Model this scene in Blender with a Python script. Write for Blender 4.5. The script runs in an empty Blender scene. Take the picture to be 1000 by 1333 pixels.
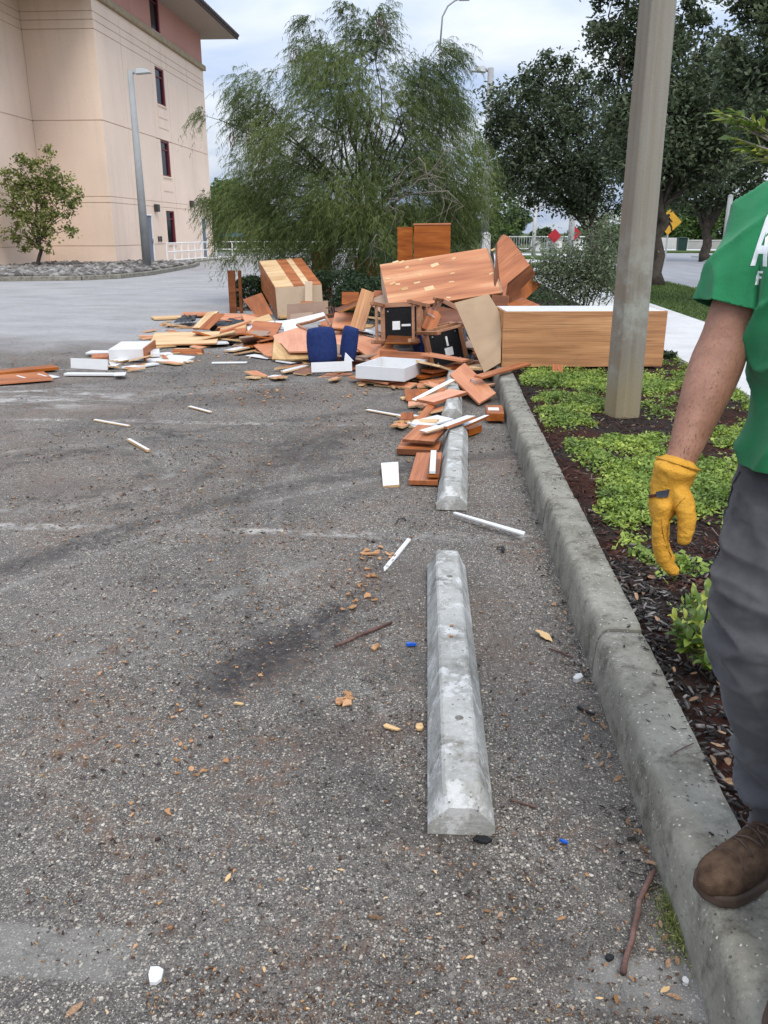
import bpy, bmesh, math, random
import numpy as np
from mathutils import Vector, Matrix, Euler, Quaternion
from mathutils.bvhtree import BVHTree
from mathutils import noise as mnoise

random.seed(7)
RNG = np.random.default_rng(11)
scene = bpy.context.scene
COL = scene.collection

# ------------------------------------------------------------------ camera
CAM_H = 1.4
FPX = 1080.0                       # focal length in photo pixels (photo 1000 x 1333)
PITCH = math.atan((666.5 - 302) / FPX)
YAW = math.radians(3.8)
cam_data = bpy.data.cameras.new('camera')
cam = bpy.data.objects.new('camera', cam_data)
COL.objects.link(cam)
cam.location = (0, 0, CAM_H)
cam.rotation_euler = (math.pi / 2 - PITCH, 0, YAW)
cam_data.sensor_fit = 'VERTICAL'
cam_data.sensor_height = 36.0
cam_data.lens = 36.0 * FPX / 1333.0
cam_data.clip_start = 0.05
cam_data.clip_end = 3000
scene.camera = cam

# ------------------------------------------------------------------ sky and sun
SUN_EL, SUN_AZ = math.radians(52), math.radians(158)   # azimuth clockwise from +Y
world = bpy.data.worlds.new('World')
scene.world = world
world.use_nodes = True
wn = world.node_tree
wn.nodes.clear()
w_out = wn.nodes.new('ShaderNodeOutputWorld')
w_bg = wn.nodes.new('ShaderNodeBackground')
w_sky = wn.nodes.new('ShaderNodeTexSky')
w_sky.sky_type = 'NISHITA'
w_sky.sun_disc = False
w_sky.sun_elevation = SUN_EL
w_sky.sun_rotation = SUN_AZ
w_sky.air_density = 1.0
w_sky.dust_density = 2.0
w_tc = wn.nodes.new('ShaderNodeTexCoord')
w_sep = wn.nodes.new('ShaderNodeSeparateXYZ')
wn.links.new(w_tc.outputs['Generated'], w_sep.inputs[0])
w_add = wn.nodes.new('ShaderNodeMath'); w_add.operation = 'ADD'; w_add.inputs[1].default_value = 0.22
w_abs = wn.nodes.new('ShaderNodeMath'); w_abs.operation = 'ABSOLUTE'
wn.links.new(w_sep.outputs['Z'], w_abs.inputs[0])
wn.links.new(w_abs.outputs[0], w_add.inputs[0])
w_div = wn.nodes.new('ShaderNodeVectorMath'); w_div.operation = 'DIVIDE'
w_comb = wn.nodes.new('ShaderNodeCombineXYZ')
for k in range(3):
    wn.links.new(w_add.outputs[0], w_comb.inputs[k])
wn.links.new(w_tc.outputs['Generated'], w_div.inputs[0])
wn.links.new(w_comb.outputs[0], w_div.inputs[1])
w_n = wn.nodes.new('ShaderNodeTexNoise')
w_n.inputs['Scale'].default_value = 2.1
w_n.inputs['Detail'].default_value = 7
w_n.inputs['Roughness'].default_value = 0.5
w_n.inputs['Distortion'].default_value = 0.35
wn.links.new(w_div.outputs[0], w_n.inputs['Vector'])
w_r = wn.nodes.new('ShaderNodeValToRGB')
w_r.color_ramp.elements[0].position = 0.34
w_r.color_ramp.elements[0].color = (5.2, 6.6, 9.4, 1)
w_r.color_ramp.elements[1].position = 0.66
w_r.color_ramp.elements[1].color = (9.6, 10.1, 10.8, 1)
e_ = w_r.color_ramp.elements.new(0.5)
e_.color = (7.2, 8.1, 9.8, 1)
wn.links.new(w_n.outputs['Fac'], w_r.inputs[0])
w_mix = wn.nodes.new('ShaderNodeMix'); w_mix.data_type = 'RGBA'
w_mix.inputs[0].default_value = 0.88
wn.links.new(w_sky.outputs[0], w_mix.inputs[6])
wn.links.new(w_r.outputs[0], w_mix.inputs[7])
# overcast sky: brightens steadily from the horizon to the zenith
w_gr = wn.nodes.new('ShaderNodeMath'); w_gr.operation = 'MULTIPLY_ADD'; w_gr.inputs[1].default_value = 0.95; w_gr.inputs[2].default_value = 0.52
wn.links.new(w_abs.outputs[0], w_gr.inputs[0])
w_mul = wn.nodes.new('ShaderNodeVectorMath'); w_mul.operation = 'SCALE'
wn.links.new(w_mix.outputs[2], w_mul.inputs[0]); wn.links.new(w_gr.outputs[0], w_mul.inputs['Scale'])
wn.links.new(w_mul.outputs[0], w_bg.inputs['Color'])
w_bg.inputs['Strength'].default_value = 0.085
wn.links.new(w_bg.outputs[0], w_out.inputs[0])

sun_data = bpy.data.lights.new('sun', 'SUN')
sun = bpy.data.objects.new('sun', sun_data)
COL.objects.link(sun)
sun_data.energy = 1.25
sun_data.angle = math.radians(30)
sun_data.color = (1.0, 0.95, 0.88)
sd = Vector((math.sin(SUN_AZ) * math.cos(SUN_EL), math.cos(SUN_AZ) * math.cos(SUN_EL), math.sin(SUN_EL)))
sun.rotation_euler = (-sd).to_track_quat('-Z', 'Y').to_euler()

scene.view_settings.view_transform = 'Standard'
scene.view_settings.look = 'None'
scene.view_settings.exposure = 0.92
scene.view_settings.gamma = 1
scene.view_settings.use_curve_mapping = False
scene.render.engine = 'CYCLES'
scene.cycles.max_bounces = 6
scene.cycles.transparent_max_bounces = 8

# ------------------------------------------------------------------ photo pixel -> place in the world
def _ray(px, py):
    x = (px - 500) / FPX; y = -(py - 666.5) / FPX
    c, s = math.cos(PITCH), math.sin(PITCH)
    X, Y, Z = x, c + y * s, -s + y * c
    cy, sy = math.cos(YAW), math.sin(YAW)
    return Vector((X * cy - Y * sy, X * sy + Y * cy, Z))
def G(px, py, z=0.0):
    r = _ray(px, py); t = (z - CAM_H) / r.z
    return r * t + Vector((0, 0, CAM_H))
def AT(px, py, Y):
    r = _ray(px, py); t = Y / r.y
    return r * t + Vector((0, 0, CAM_H))
def pxm(Y):                       # metres per photo pixel at that distance (far things)
    return Y * math.cos(PITCH) / FPX

# ------------------------------------------------------------------ object helpers
def link(o, parent=None):
    COL.objects.link(o)
    if parent is not None:
        o.parent = parent
    return o
def tag(o, label=None, cat=None, group=None, kind=None):
    if label: o['label'] = label
    if cat: o['category'] = cat
    if group: o['group'] = group
    if kind: o['kind'] = kind
    return o
def empty(name, loc=(0, 0, 0), rot=None, parent=None, label=None, cat=None, group=None, kind=None):
    o = bpy.data.objects.new(name, None)
    o.empty_display_size = 0.1
    link(o, parent)
    if isinstance(rot, Matrix):
        o.matrix_local = Matrix.Translation(loc) @ rot.to_4x4()
    else:
        o.location = loc
        if rot is not None: o.rotation_euler = rot
    return tag(o, label, cat, group, kind)
def mesh_np(name, V, F, smooth=False):
    """V (n,3) array, F (m,k) int array of same-size faces"""
    me = bpy.data.meshes.new(name)
    V = np.asarray(V, dtype=np.float32); F = np.asarray(F, dtype=np.int32)
    m, k = F.shape
    me.vertices.add(len(V)); me.vertices.foreach_set('co', V.ravel())
    me.loops.add(m * k); me.loops.foreach_set('vertex_index', F.ravel())
    me.polygons.add(m)
    me.polygons.foreach_set('loop_start', np.arange(0, m * k, k, dtype=np.int32))
    me.polygons.foreach_set('loop_total', np.full(m, k, dtype=np.int32))
    if smooth: me.polygons.foreach_set('use_smooth', np.ones(m, dtype=bool))
    me.update(calc_edges=True)
    return me
def set_attr(me, name, arr):
    a = me.attributes.new(name, 'FLOAT', 'POINT')
    a.data.foreach_set('value', np.asarray(arr, dtype=np.float32))
class MB:
    def __init__(self): self.v = []; self.f = []; self.mi = []
    def add(self, vs, fs, mi=0):
        n = len(self.v); self.v += [tuple(p) for p in vs]
        for f in fs:
            self.f.append(tuple(i + n for i in f)); self.mi.append(mi)
        return self
    def box(self, c, s, rot=None, mi=0, taper=1.0):
        hx, hy, hz = s[0] / 2, s[1] / 2, s[2] / 2
        vs = []
        for z in (-1, 1):
            k = taper if z > 0 else 1.0
            for x, y in ((-1, -1), (1, -1), (1, 1), (-1, 1)):
                vs.append(Vector((x * hx * k, y * hy * k, z * hz)))
        if rot is not None:
            R = rot if isinstance(rot, Matrix) else Euler(rot).to_matrix()
            vs = [R @ p for p in vs]
        vs = [p + Vector(c) for p in vs]
        return self.add(vs, [(0, 3, 2, 1), (4, 5, 6, 7), (0, 1, 5, 4), (1, 2, 6, 5), (2, 3, 7, 6), (3, 0, 4, 7)], mi)
    def box2(self, a, b, mi=0):
        a, b = Vector(a), Vector(b)
        return self.box((a + b) / 2, [abs(b[i] - a[i]) for i in range(3)], None, mi)
    def tube(self, pts, rad, n=8, mi=0, caps=True, squash=1.0):
        pts = [Vector(p) for p in pts]
        if not hasattr(rad, '__len__'): rad = [rad] * len(pts)
        rings = []; ref = None
        for i, p in enumerate(pts):
            t = (pts[min(i + 1, len(pts) - 1)] - pts[max(i - 1, 0)]).normalized()
            if ref is None:
                ref = Vector((0, 0, 1)) if abs(t.z) < 0.9 else Vector((1, 0, 0))
            a = ref - t * ref.dot(t)
            if a.length < 1e-5: a = t.orthogonal()
            a.normalize(); ref = a; b = t.cross(a)
            rings.append([p + (a * math.cos(2 * math.pi * k / n) + b * math.sin(2 * math.pi * k / n) * squash) * rad[i] for k in range(n)])
        vs = [q for r in rings for q in r]; fs = []
        for i in range(len(pts) - 1):
            for k in range(n):
                k2 = (k + 1) % n
                fs.append((i * n + k, i * n + k2, (i + 1) * n + k2, (i + 1) * n + k))
        if caps:
            fs.append(tuple(range(n - 1, -1, -1))); fs.append(tuple((len(pts) - 1) * n + k for k in range(n)))
        return self.add(vs, fs, mi)
    def prism(self, poly, z0, z1, mi=0):
        n = len(poly)
        vs = [(p[0], p[1], z0) for p in poly] + [(p[0], p[1], z1) for p in poly]
        fs = [tuple(range(n - 1, -1, -1)), tuple(range(n, 2 * n))]
        fs += [(i, (i + 1) % n, n + (i + 1) % n, n + i) for i in range(n)]
        return self.add(vs, fs, mi)
    def mesh(self, name, smooth=False):
        me = bpy.data.meshes.new(name)
        me.from_pydata(self.v, [], self.f)
        me.polygons.foreach_set('material_index', self.mi)
        if smooth: me.polygons.foreach_set('use_smooth', [True] * len(self.f))
        me.update()
        return me
    def build(self, name, mats, parent=None, label=None, cat=None, group=None, kind=None, smooth=False, bevel=0, loc=None):
        return obj(name, self.mesh(name, smooth), mats, parent, label, cat, group, kind, bevel, loc)
def obj(name, me, mats, parent=None, label=None, cat=None, group=None, kind=None, bevel=0, loc=None):
    if not isinstance(mats, (list, tuple)): mats = [mats]
    if len(me.materials) == 0:
        for m in mats: me.materials.append(m)
    o = bpy.data.objects.new(name, me)
    link(o, parent)
    if loc is not None: o.location = loc
    if bevel:
        b = o.modifiers.new('bevel', 'BEVEL'); b.width = bevel; b.segments = 2; b.limit_method = 'ANGLE'; b.angle_limit = 0.6
    return tag(o, label, cat, group, kind)
def baked(o, mods):
    """apply modifiers [(type, dict)] and give the resulting mesh"""
    for t, kw in mods:
        m = o.modifiers.new(t, t)
        for k, v in kw.items(): setattr(m, k, v)
    bpy.context.view_layer.update()
    dg = bpy.context.evaluated_depsgraph_get()
    me = bpy.data.meshes.new_from_object(o.evaluated_get(dg))
    return me
def remeshed(mb, voxel, smooth_it=6, smooth_f=0.5):
    me = mb.mesh('tmp'); o = bpy.data.objects.new('tmp', me); COL.objects.link(o)
    r = baked(o, [('REMESH', dict(mode='VOXEL', voxel_size=voxel, use_smooth_shade=True)), ('SMOOTH', dict(factor=smooth_f, iterations=smooth_it))])
    bpy.data.objects.remove(o); bpy.data.meshes.remove(me)
    r.polygons.foreach_set('use_smooth', [True] * len(r.polygons))
    return r
def dup(root, M=None, label=None, group=None):
    c = root.copy(); COL.objects.link(c)
    if M is not None: c.matrix_world = M
    if label: c['label'] = label
    if group: c['group'] = group
    for ch in list(root.children):
        d = ch.copy(); COL.objects.link(d); d.parent = c; d.matrix_parent_inverse = ch.matrix_parent_inverse.copy()
        for g in list(ch.children):
            e = g.copy(); COL.objects.link(e); e.parent = d; e.matrix_parent_inverse = g.matrix_parent_inverse.copy()
    return c

# ------------------------------------------------------------------ materials
def srgb(r, g, b):
    f = lambda c: ((c / 255 + 0.055) / 1.055) ** 2.4 if c > 10 else c / 255 / 12.92
    return (f(r), f(g), f(b), 1)
class NT:
    def __init__(self, name, rough=0.8, spec=0.5, metal=0.0):
        self.m = bpy.data.materials.new(name); self.m.use_nodes = True
        self.t = self.m.node_tree
        self.b = self.t.nodes['Principled BSDF']
        self.b.inputs['Roughness'].default_value = rough
        self.b.inputs['Specular IOR Level'].default_value = spec
        self.b.inputs['Metallic'].default_value = metal
    def n(self, typ, **kw):
        nd = self.t.nodes.new(typ)
        for k, v in kw.items():
            if k.startswith('i_'):
                key = k[2:].replace('_', ' ')
                self.set(nd.inputs[int(key)] if key.isdigit() else nd.inputs[key], v)
            else: setattr(nd, k, v)
        return nd
    def set(self, inp, v):
        if isinstance(v, bpy.types.NodeSocket): self.t.links.new(v, inp)
        else: inp.default_value = v
    def coord(self, kind='Object'): return self.n('ShaderNodeTexCoord').outputs[kind]
    def map(self, vec, scale=(1, 1, 1), loc=(0, 0, 0), rot=(0, 0, 0)):
        return self.n('ShaderNodeMapping', i_Vector=vec, i_Scale=scale, i_Location=loc, i_Rotation=rot).outputs[0]
    def noise(self, vec, scale=5, detail=4, rough=0.55, dist=0.0):
        return self.n('ShaderNodeTexNoise', i_Vector=vec, i_Scale=scale, i_Detail=detail, i_Roughness=rough, i_Distortion=dist).outputs['Fac']
    def ramp(self, fac, stops, interp='LINEAR'):
        nd = self.n('ShaderNodeValToRGB', i_Fac=fac); cr = nd.color_ramp; cr.interpolation = interp
        cr.elements[0].position, cr.elements[0].color = stops[0][0], self.c4(stops[0][1])
        cr.elements[1].position, cr.elements[1].color = stops[-1][0], self.c4(stops[-1][1])
        for p, c in stops[1:-1]:
            e = cr.elements.new(p); e.color = self.c4(c)
        return nd.outputs['Color']
    def c4(self, c):
        if not hasattr(c, '__len__'): return (c, c, c, 1)
        return tuple(c) if len(c) == 4 else (*c, 1)
    def mix(self, fac, a, b, mode='MIX'):
        nd = self.n('ShaderNodeMix', data_type='RGBA', blend_type=mode)
        self.set(nd.inputs[0], fac)
        self.set(nd.inputs[6], a if isinstance(a, bpy.types.NodeSocket) else self.c4(a))
        self.set(nd.inputs[7], b if isinstance(b, bpy.types.NodeSocket) else self.c4(b))
        return nd.outputs[2]
    def math(self, op, a, b=0.0, c=0.0, clamp=False):
        nd = self.n('ShaderNodeMath', operation=op, use_clamp=clamp)
        self.set(nd.inputs[0], a); self.set(nd.inputs[1], b)
        if op in ('MULTIPLY_ADD', 'SMOOTH_MIN', 'COMPARE'): self.set(nd.inputs[2], c)
        return nd.outputs[0]
    def sstep(self, x, lo, hi):
        nd = self.n('ShaderNodeMapRange', interpolation_type='SMOOTHSTEP')
        self.set(nd.inputs['Value'], x); nd.inputs['From Min'].default_value = lo; nd.inputs['From Max'].default_value = hi
        return nd.outputs[0]
    def color(self, v): self.set(self.b.inputs['Base Color'], v if isinstance(v, bpy.types.NodeSocket) else self.c4(v)); return self
    def bump(self, h, dist=0.005, strength=1.0):
        nd = self.n('ShaderNodeBump', i_Height=h, i_Distance=dist, i_Strength=strength)
        self.set(self.b.inputs['Normal'], nd.outputs[0]); return self
    def rough(self, v): self.set(self.b.inputs['Roughness'], v); return self
    def rand(self): return self.n('ShaderNodeObjectInfo').outputs['Random']
    def attr(self, name): return self.n('ShaderNodeAttribute', attribute_name=name).outputs['Fac']
def flat(name, col, rough=0.7, spec=0.4, metal=0, var=0.12, scale=8, bump=0.0):
    t = NT(name, rough, spec, metal); co = t.coord()
    f = t.noise(co, scale, 5)
    a = [c * (1 - var) for c in col[:3]]; b = [min(1, c * (1 + var)) for c in col[:3]]
    t.color(t.ramp(f, [(0.3, a), (0.7, b)]))
    if bump: t.bump(t.noise(co, scale * 12, 3), bump)
    return t.m
M = {}
def wood(name, c1, c2, c3, gx=1.6, gy=34, rough=0.42, vary=0.25, streak=0.5, spec=0.5):
    t = NT(name, rough, spec)
    r = t.rand()
    off = t.n('ShaderNodeCombineXYZ', i_X=t.math('MULTIPLY', r, 37.0), i_Y=t.math('MULTIPLY', r, 91.0), i_Z=t.math('MULTIPLY', r, 13.0)).outputs[0]
    v = t.n('ShaderNodeVectorMath', operation='ADD', i_0=t.coord(), i_1=off).outputs[0]
    broad = t.noise(t.map(v, (gx, gy * 0.28, 6)), 1.0, 3, 0.5, 0.6)
    fine = t.noise(t.map(v, (gx * 1.5, gy * 3, 30)), 1.0, 3, 0.6)
    col = t.ramp(broad, [(0.28, c1), (0.5, c2), (0.74, c3)])
    col = t.mix(t.math('MULTIPLY', t.sstep(fine, 0.45, 0.75), streak), col, [c * 0.55 for c in c1[:3]])
    hv = t.n('ShaderNodeHueSaturation', i_Color=col, i_Value=t.math('MULTIPLY_ADD', r, vary, 1 - vary * 0.5), i_Saturation=t.math('MULTIPLY_ADD', r, -0.16, 1.06))
    dirt = t.noise(v, 7.0, 5, 0.65)
    col = t.mix(t.math('MULTIPLY', t.sstep(dirt, 0.56, 0.8), 0.35), hv.outputs[0], (0.16, 0.12, 0.09))
    t.color(col)
    t.rough(t.math('MULTIPLY_ADD', dirt, 0.3, rough - 0.12))
    t.bump(fine, 0.0006)
    return t.m
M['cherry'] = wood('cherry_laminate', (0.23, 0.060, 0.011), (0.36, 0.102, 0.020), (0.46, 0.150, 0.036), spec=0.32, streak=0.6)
M['cherry_pale'] = wood('sky_sheen_cherry_laminate', (0.46, 0.165, 0.075), (0.55, 0.225, 0.108), (0.63, 0.285, 0.145), rough=0.48, streak=0.3, spec=0.4)  # cherry with the sky's reflection put into its colour, paler and pinker
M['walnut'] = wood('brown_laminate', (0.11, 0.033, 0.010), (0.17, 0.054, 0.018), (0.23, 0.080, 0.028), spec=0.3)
M['oak'] = wood('oak_laminate', (0.27, 0.105, 0.028), (0.42, 0.182, 0.055), (0.53, 0.26, 0.09), gx=1.1, gy=44, streak=0.8, spec=0.35)
M['pine'] = wood('pale_raw_wood', (0.42, 0.24, 0.10), (0.56, 0.36, 0.17), (0.66, 0.46, 0.25), gx=1.3, gy=26, rough=0.7, spec=0.3)
M['tabletop'] = wood('reddish_wood_veneer', (0.29, 0.088, 0.026), (0.45, 0.165, 0.055), (0.60, 0.31, 0.14), gx=0.8, gy=26, rough=0.42, streak=0.45, spec=0.35)
M['ply'] = wood('tan_hardboard', (0.40, 0.27, 0.16), (0.47, 0.33, 0.20), (0.53, 0.385, 0.245), gx=3, gy=5, rough=0.6, streak=0.12)
M['backboard'] = wood('beige_backboard', (0.43, 0.32, 0.215), (0.48, 0.365, 0.25), (0.52, 0.40, 0.285), gx=2, gy=3, rough=0.75, streak=0.08)
M['core'] = flat('particleboard_edge', (0.52, 0.36, 0.2), 0.9, 0.2, var=0.25, scale=160, bump=0.001)
M['greyboard'] = wood('grey_brown_board', (0.24, 0.15, 0.10), (0.30, 0.20, 0.14), (0.36, 0.25, 0.18), gx=2, gy=6, rough=0.7, streak=0.15)
M['chairwood'] = wood('chair_wood', (0.24, 0.10, 0.045), (0.33, 0.15, 0.072), (0.40, 0.20, 0.10), gx=4, gy=40, rough=0.45)
def white_mat():
    t = NT('white_melamine', 0.38, 0.5); r = t.rand()
    v = t.n('ShaderNodeVectorMath', operation='ADD', i_0=t.coord(), i_1=r).outputs[0]
    d = t.noise(v, 5.0, 6, 0.7); s = t.noise(t.map(v, (2, 30, 9)), 1.5, 4)
    c = t.ramp(d, [(0.3, (0.66, 0.66, 0.655)), (0.62, (0.61, 0.61, 0.60)), (0.82, (0.44, 0.415, 0.375))])
    c = t.mix(t.math('MULTIPLY', t.sstep(s, 0.62, 0.75), 0.3), c, (0.4, 0.36, 0.3))
    t.color(c); return t.m
M['white'] = white_mat()
M['whitepaint'] = flat('white_railing_paint', (0.80, 0.80, 0.79), 0.45, var=0.04)
M['navy'] = flat('navy_upholstery', (0.012, 0.026, 0.105), 0.85, 0.25, var=0.25, scale=30, bump=0.0015)
M['blackcloth'] = flat('black_dust_cloth', (0.012, 0.012, 0.013), 0.9, 0.2, var=0.3, scale=40, bump=0.001)
M['blackbag'] = flat('black_plastic_sheet', (0.015, 0.016, 0.018), 0.35, 0.5, var=0.3, scale=14, bump=0.004)
M['paper'] = flat('paper_label', (0.75, 0.75, 0.72), 0.8, 0.2, var=0.05, scale=20)
M['steel'] = flat('dull_steel', (0.45, 0.45, 0.44), 0.4, 0.5, 0.8, var=0.1)
M['darkmetal'] = flat('dark_bronze_metal', (0.05, 0.045, 0.04), 0.5, 0.5, 0.3)
M['galv'] = flat('grey_painted_steel', (0.34, 0.35, 0.35), 0.5, 0.4, 0.2, var=0.08)
M['black'] = flat('black_ink', (0.012, 0.012, 0.012), 0.7, 0.3)
M['blue'] = flat('blue_plastic', (0.01, 0.10, 0.5), 0.35, 0.5, var=0.25, scale=60)
M['bluetarp'] = flat('blue_canopy', (0.03, 0.15, 0.33), 0.5, 0.4)
M['red'] = flat('red_sign_face', (0.40, 0.02, 0.03), 0.5, 0.4)
M['yellow'] = flat('yellow_sign_face', (0.52, 0.28, 0.02), 0.5, 0.4)
M['greenscreen'] = flat('dark_green_screen', (0.012, 0.05, 0.045), 0.8, 0.3)
M['greenbin'] = flat('dark_green_bin', (0.01, 0.035, 0.03), 0.5, 0.4)
M['door'] = flat('grey_blue_door', (0.15, 0.155, 0.19), 0.5, 0.4, var=0.05)
M['maroon'] = flat('maroon_window_frame', (0.16, 0.02, 0.03), 0.5, 0.4, var=0.05)
def glass_mat():
    t = NT('dark_window_glass', 0.12, 0.12); t.color((0.010, 0.011, 0.014)); return t.m
M['glass'] = glass_mat()
M['soffit'] = flat('brown_soffit', (0.36, 0.29, 0.24), 0.8, 0.2, var=0.06)
M['rooftile'] = flat('dark_roof_tile', (0.06, 0.045, 0.04), 0.8, 0.3, var=0.3, scale=6)
M['ledge'] = flat('ochre_stone_ledge', (0.36, 0.28, 0.185), 0.85, 0.2, var=0.2, scale=5)
def stucco(name, col):
    t = NT(name, 0.92, 0.15); co = t.coord()
    a = t.noise(co, 0.35, 5, 0.6); st = t.noise(t.map(co, (2.2, 2.2, 0.10)), 1.0, 5, 0.6)
    c = t.ramp(a, [(0.3, [x * 0.93 for x in col]), (0.7, [min(1, x * 1.05) for x in col])])
    sp = t.noise(co, 14, 4, 0.7)
    c = t.mix(t.math('MULTIPLY', t.sstep(st, 0.50, 0.75), 0.17), c, [x * 0.6 for x in col])
    c = t.mix(t.math('MULTIPLY', t.sstep(sp, 0.5, 0.7), 0.14), c, [x * 0.62 for x in col])
    t.color(c); t.bump(t.noise(co, 60, 3), 0.004); return t.m
M['peach'] = stucco('peach_stucco', (0.84, 0.655, 0.515))
M['pink'] = stucco('pink_stucco', (0.56, 0.285, 0.235))
M['groove'] = stucco('peach_stucco_joint', (0.66, 0.49, 0.38))

def asphalt_mat():
    t = NT('worn_asphalt', 0.85, 0.35); co = t.coord()
    sx = t.n('ShaderNodeSeparateXYZ', i_Vector=co); X, Y = sx.outputs['X'], sx.outputs['Y']
    base = t.noise(co, 0.9, 8, 0.62, 0.4)
    col = t.ramp(base, [(0.25, (0.110, 0.100, 0.088)), (0.5, (0.165, 0.152, 0.136)), (0.75, (0.215, 0.199, 0.180))])
    fine = t.noise(co, 240, 4, 0.75)
    big = t.noise(co, 0.35, 6, 0.62, 0.6)
    col = t.mix(t.math('MULTIPLY', t.sstep(big, 0.38, 0.62), 0.42), col, (0.062, 0.056, 0.050))
    mid = t.noise(co, 5.5, 7, 0.72)
    col = t.mix(t.math('MULTIPLY', t.sstep(mid, 0.5, 0.68), 0.5), col, (0.055, 0.050, 0.045))
    col = t.mix(t.sstep(fine, 0.38, 0.60), t.mix(0.85, col, (0.012, 0.011, 0.010)), col)
    # exposed stones
    def stones(scale, keep, c1, c2, col, rad=0.42):
        v1 = t.n('ShaderNodeTexVoronoi', i_Vector=t.n('ShaderNodeVectorMath', operation='MULTIPLY_ADD', i_0=t.n('ShaderNodeTexNoise', i_Vector=co, i_Scale=scale * 1.1, i_Detail=2.0).outputs['Color'], i_1=(0.9 / scale,) * 3, i_2=co).outputs[0], i_Scale=scale, i_Randomness=1.0)
        w = t.noise(co, scale * 2.2, 2)
        d = t.math('MULTIPLY_ADD', w, 0.35, v1.outputs['Distance'])
        sep = t.n('ShaderNodeSeparateColor', i_Color=v1.outputs['Color'])
        m = t.math('MULTIPLY', t.math('LESS_THAN', sep.outputs[0], keep), t.math('SUBTRACT', 1.0, t.sstep(d, rad - 0.06, rad + 0.06)))
        cc = t.mix(sep.outputs[1], c1, c2)
        return t.mix(m, col, cc), m
    dens = t.sstep(t.noise(co, 1.7, 4, 0.6), 0.3, 0.66)
    keep1 = t.math('MULTIPLY_ADD', dens, 0.26, 0.06)
    col, m1 = stones(85, keep1, (0.15, 0.132, 0.11), (0.52, 0.475, 0.40), col, 0.56)
    col, m2 = stones(150, t.math('MULTIPLY_ADD', dens, 0.40, 0.10), (0.13, 0.115, 0.095), (0.50, 0.46, 0.39), col, 0.56)
    col, m3 = stones(260, t.math('MULTIPLY_ADD', dens, 0.30, 0.15), (0.12, 0.115, 0.105), (0.44, 0.42, 0.38), col, 0.55)
    gr1 = t.noise(co, 34, 4, 0.7); gr2 = t.noise(co, 13, 5, 0.75)
    col = t.mix(t.math('MULTIPLY', t.sstep(gr1, 0.54, 0.68), 0.55), col, (0.040, 0.036, 0.032))
    col = t.mix(t.math('MULTIPLY', t.sstep(gr1, 0.44, 0.30), 0.40), col, (0.27, 0.25, 0.22))
    col = t.mix(t.math('MULTIPLY', t.sstep(gr2, 0.56, 0.70), 0.40), col, (0.050, 0.045, 0.040))
    # brown dirt, leaf crumbs
    d1 = t.noise(co, 1.6, 7, 0.68, 0.8); d2 = t.noise(co, 26, 5, 0.7)
    dm = t.math('MULTIPLY', t.sstep(d1, 0.46, 0.66), t.sstep(d2, 0.44, 0.62))
    col = t.mix(t.math('MULTIPLY', dm, 0.5), col, (0.165, 0.085, 0.046))
    rust = t.math('MULTIPLY', t.sstep(t.noise(co, 0.55, 4, 0.6), 0.50, 0.70), t.math('MULTIPLY_ADD', d2, 0.5, 0.12))
    col = t.mix(rust, col, (0.125, 0.085, 0.062))
    # oil streak
    def spot(cx, cy, ang, lx, ly, amt, c, col, scale=5.0):
        mv = t.map(co, (1, 1, 1), (0, 0, 0)); p = t.n('ShaderNodeVectorMath', operation='SUBTRACT', i_0=mv, i_1=(cx, cy, 0)).outputs[0]
        p = t.n('ShaderNodeVectorRotate', rotation_type='Z_AXIS', i_Vector=p, i_Angle=-ang).outputs[0]
        p = t.map(p, (1 / lx, 1 / ly, 0))
        ln = t.n('ShaderNodeVectorMath', operation='LENGTH', i_0=p).outputs['Value']
        wob = t.noise(co, scale, 6, 0.65)
        f = t.math('SUBTRACT', 1.0, t.sstep(t.math('MULTIPLY_ADD', t.math('SUBTRACT', wob, 0.5), 1.9, ln), 0.25, 1.0))
        f = t.math('MULTIPLY', f, t.math('MULTIPLY_ADD', t.sstep(t.noise(co, 48, 5, 0.75), 0.34, 0.56), 0.7, 0.3))
        return t.mix(t.math('MULTIPLY', f, amt), col, c)
    col = spot(-0.52, 2.66, math.radians(62), 0.66, 0.15, 0.92, (0.020, 0.017, 0.018), col, 13)
    col = spot(-0.56, 2.5, math.radians(40), 0.45, 0.30, 0.45, (0.035, 0.031, 0.030), col, 16)
    col = spot(-0.20, 2.10, 0.3, 0.26, 0.17, 0.5, (0.055, 0.032, 0.024), col, 9)
    col = spot(-0.85, 5.55, 1.35, 0.9, 0.36, 0.75, (0.040, 0.034, 0.030), col, 6)
    col = spot(-1.6, 7.2, 0.2, 1.4, 0.5, 0.35, (0.05, 0.045, 0.042), col, 6)
    # faded stall lines (paint worn almost away)
    wear = t.noise(co, 14, 6, 0.7)
    wy = t.math('MULTIPLY_ADD', t.math('SUBTRACT', t.noise(co, 2.5, 3), 0.5), 0.07, Y)
    for yc, amt in ((3.80, 0.80), (6.24, 0.60), (8.68, 0.4)):
        ln = t.math('SUBTRACT', 1.0, t.sstep(t.math('ABSOLUTE', t.math('SUBTRACT', wy, yc)), 0.022, 0.072))
        m = t.math('MULTIPLY', ln, t.math('MULTIPLY', t.sstep(wear, 0.42, 0.62), t.math('MULTIPLY_ADD', t.sstep(t.noise(co, 1.4, 4), 0.40, 0.62), 0.8, 0.2)))
        m = t.math('MULTIPLY', m, t.math('LESS_THAN', X, 0.47))
        col = t.mix(t.math('MULTIPLY', m, amt), col, (0.42, 0.41, 0.39))
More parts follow.
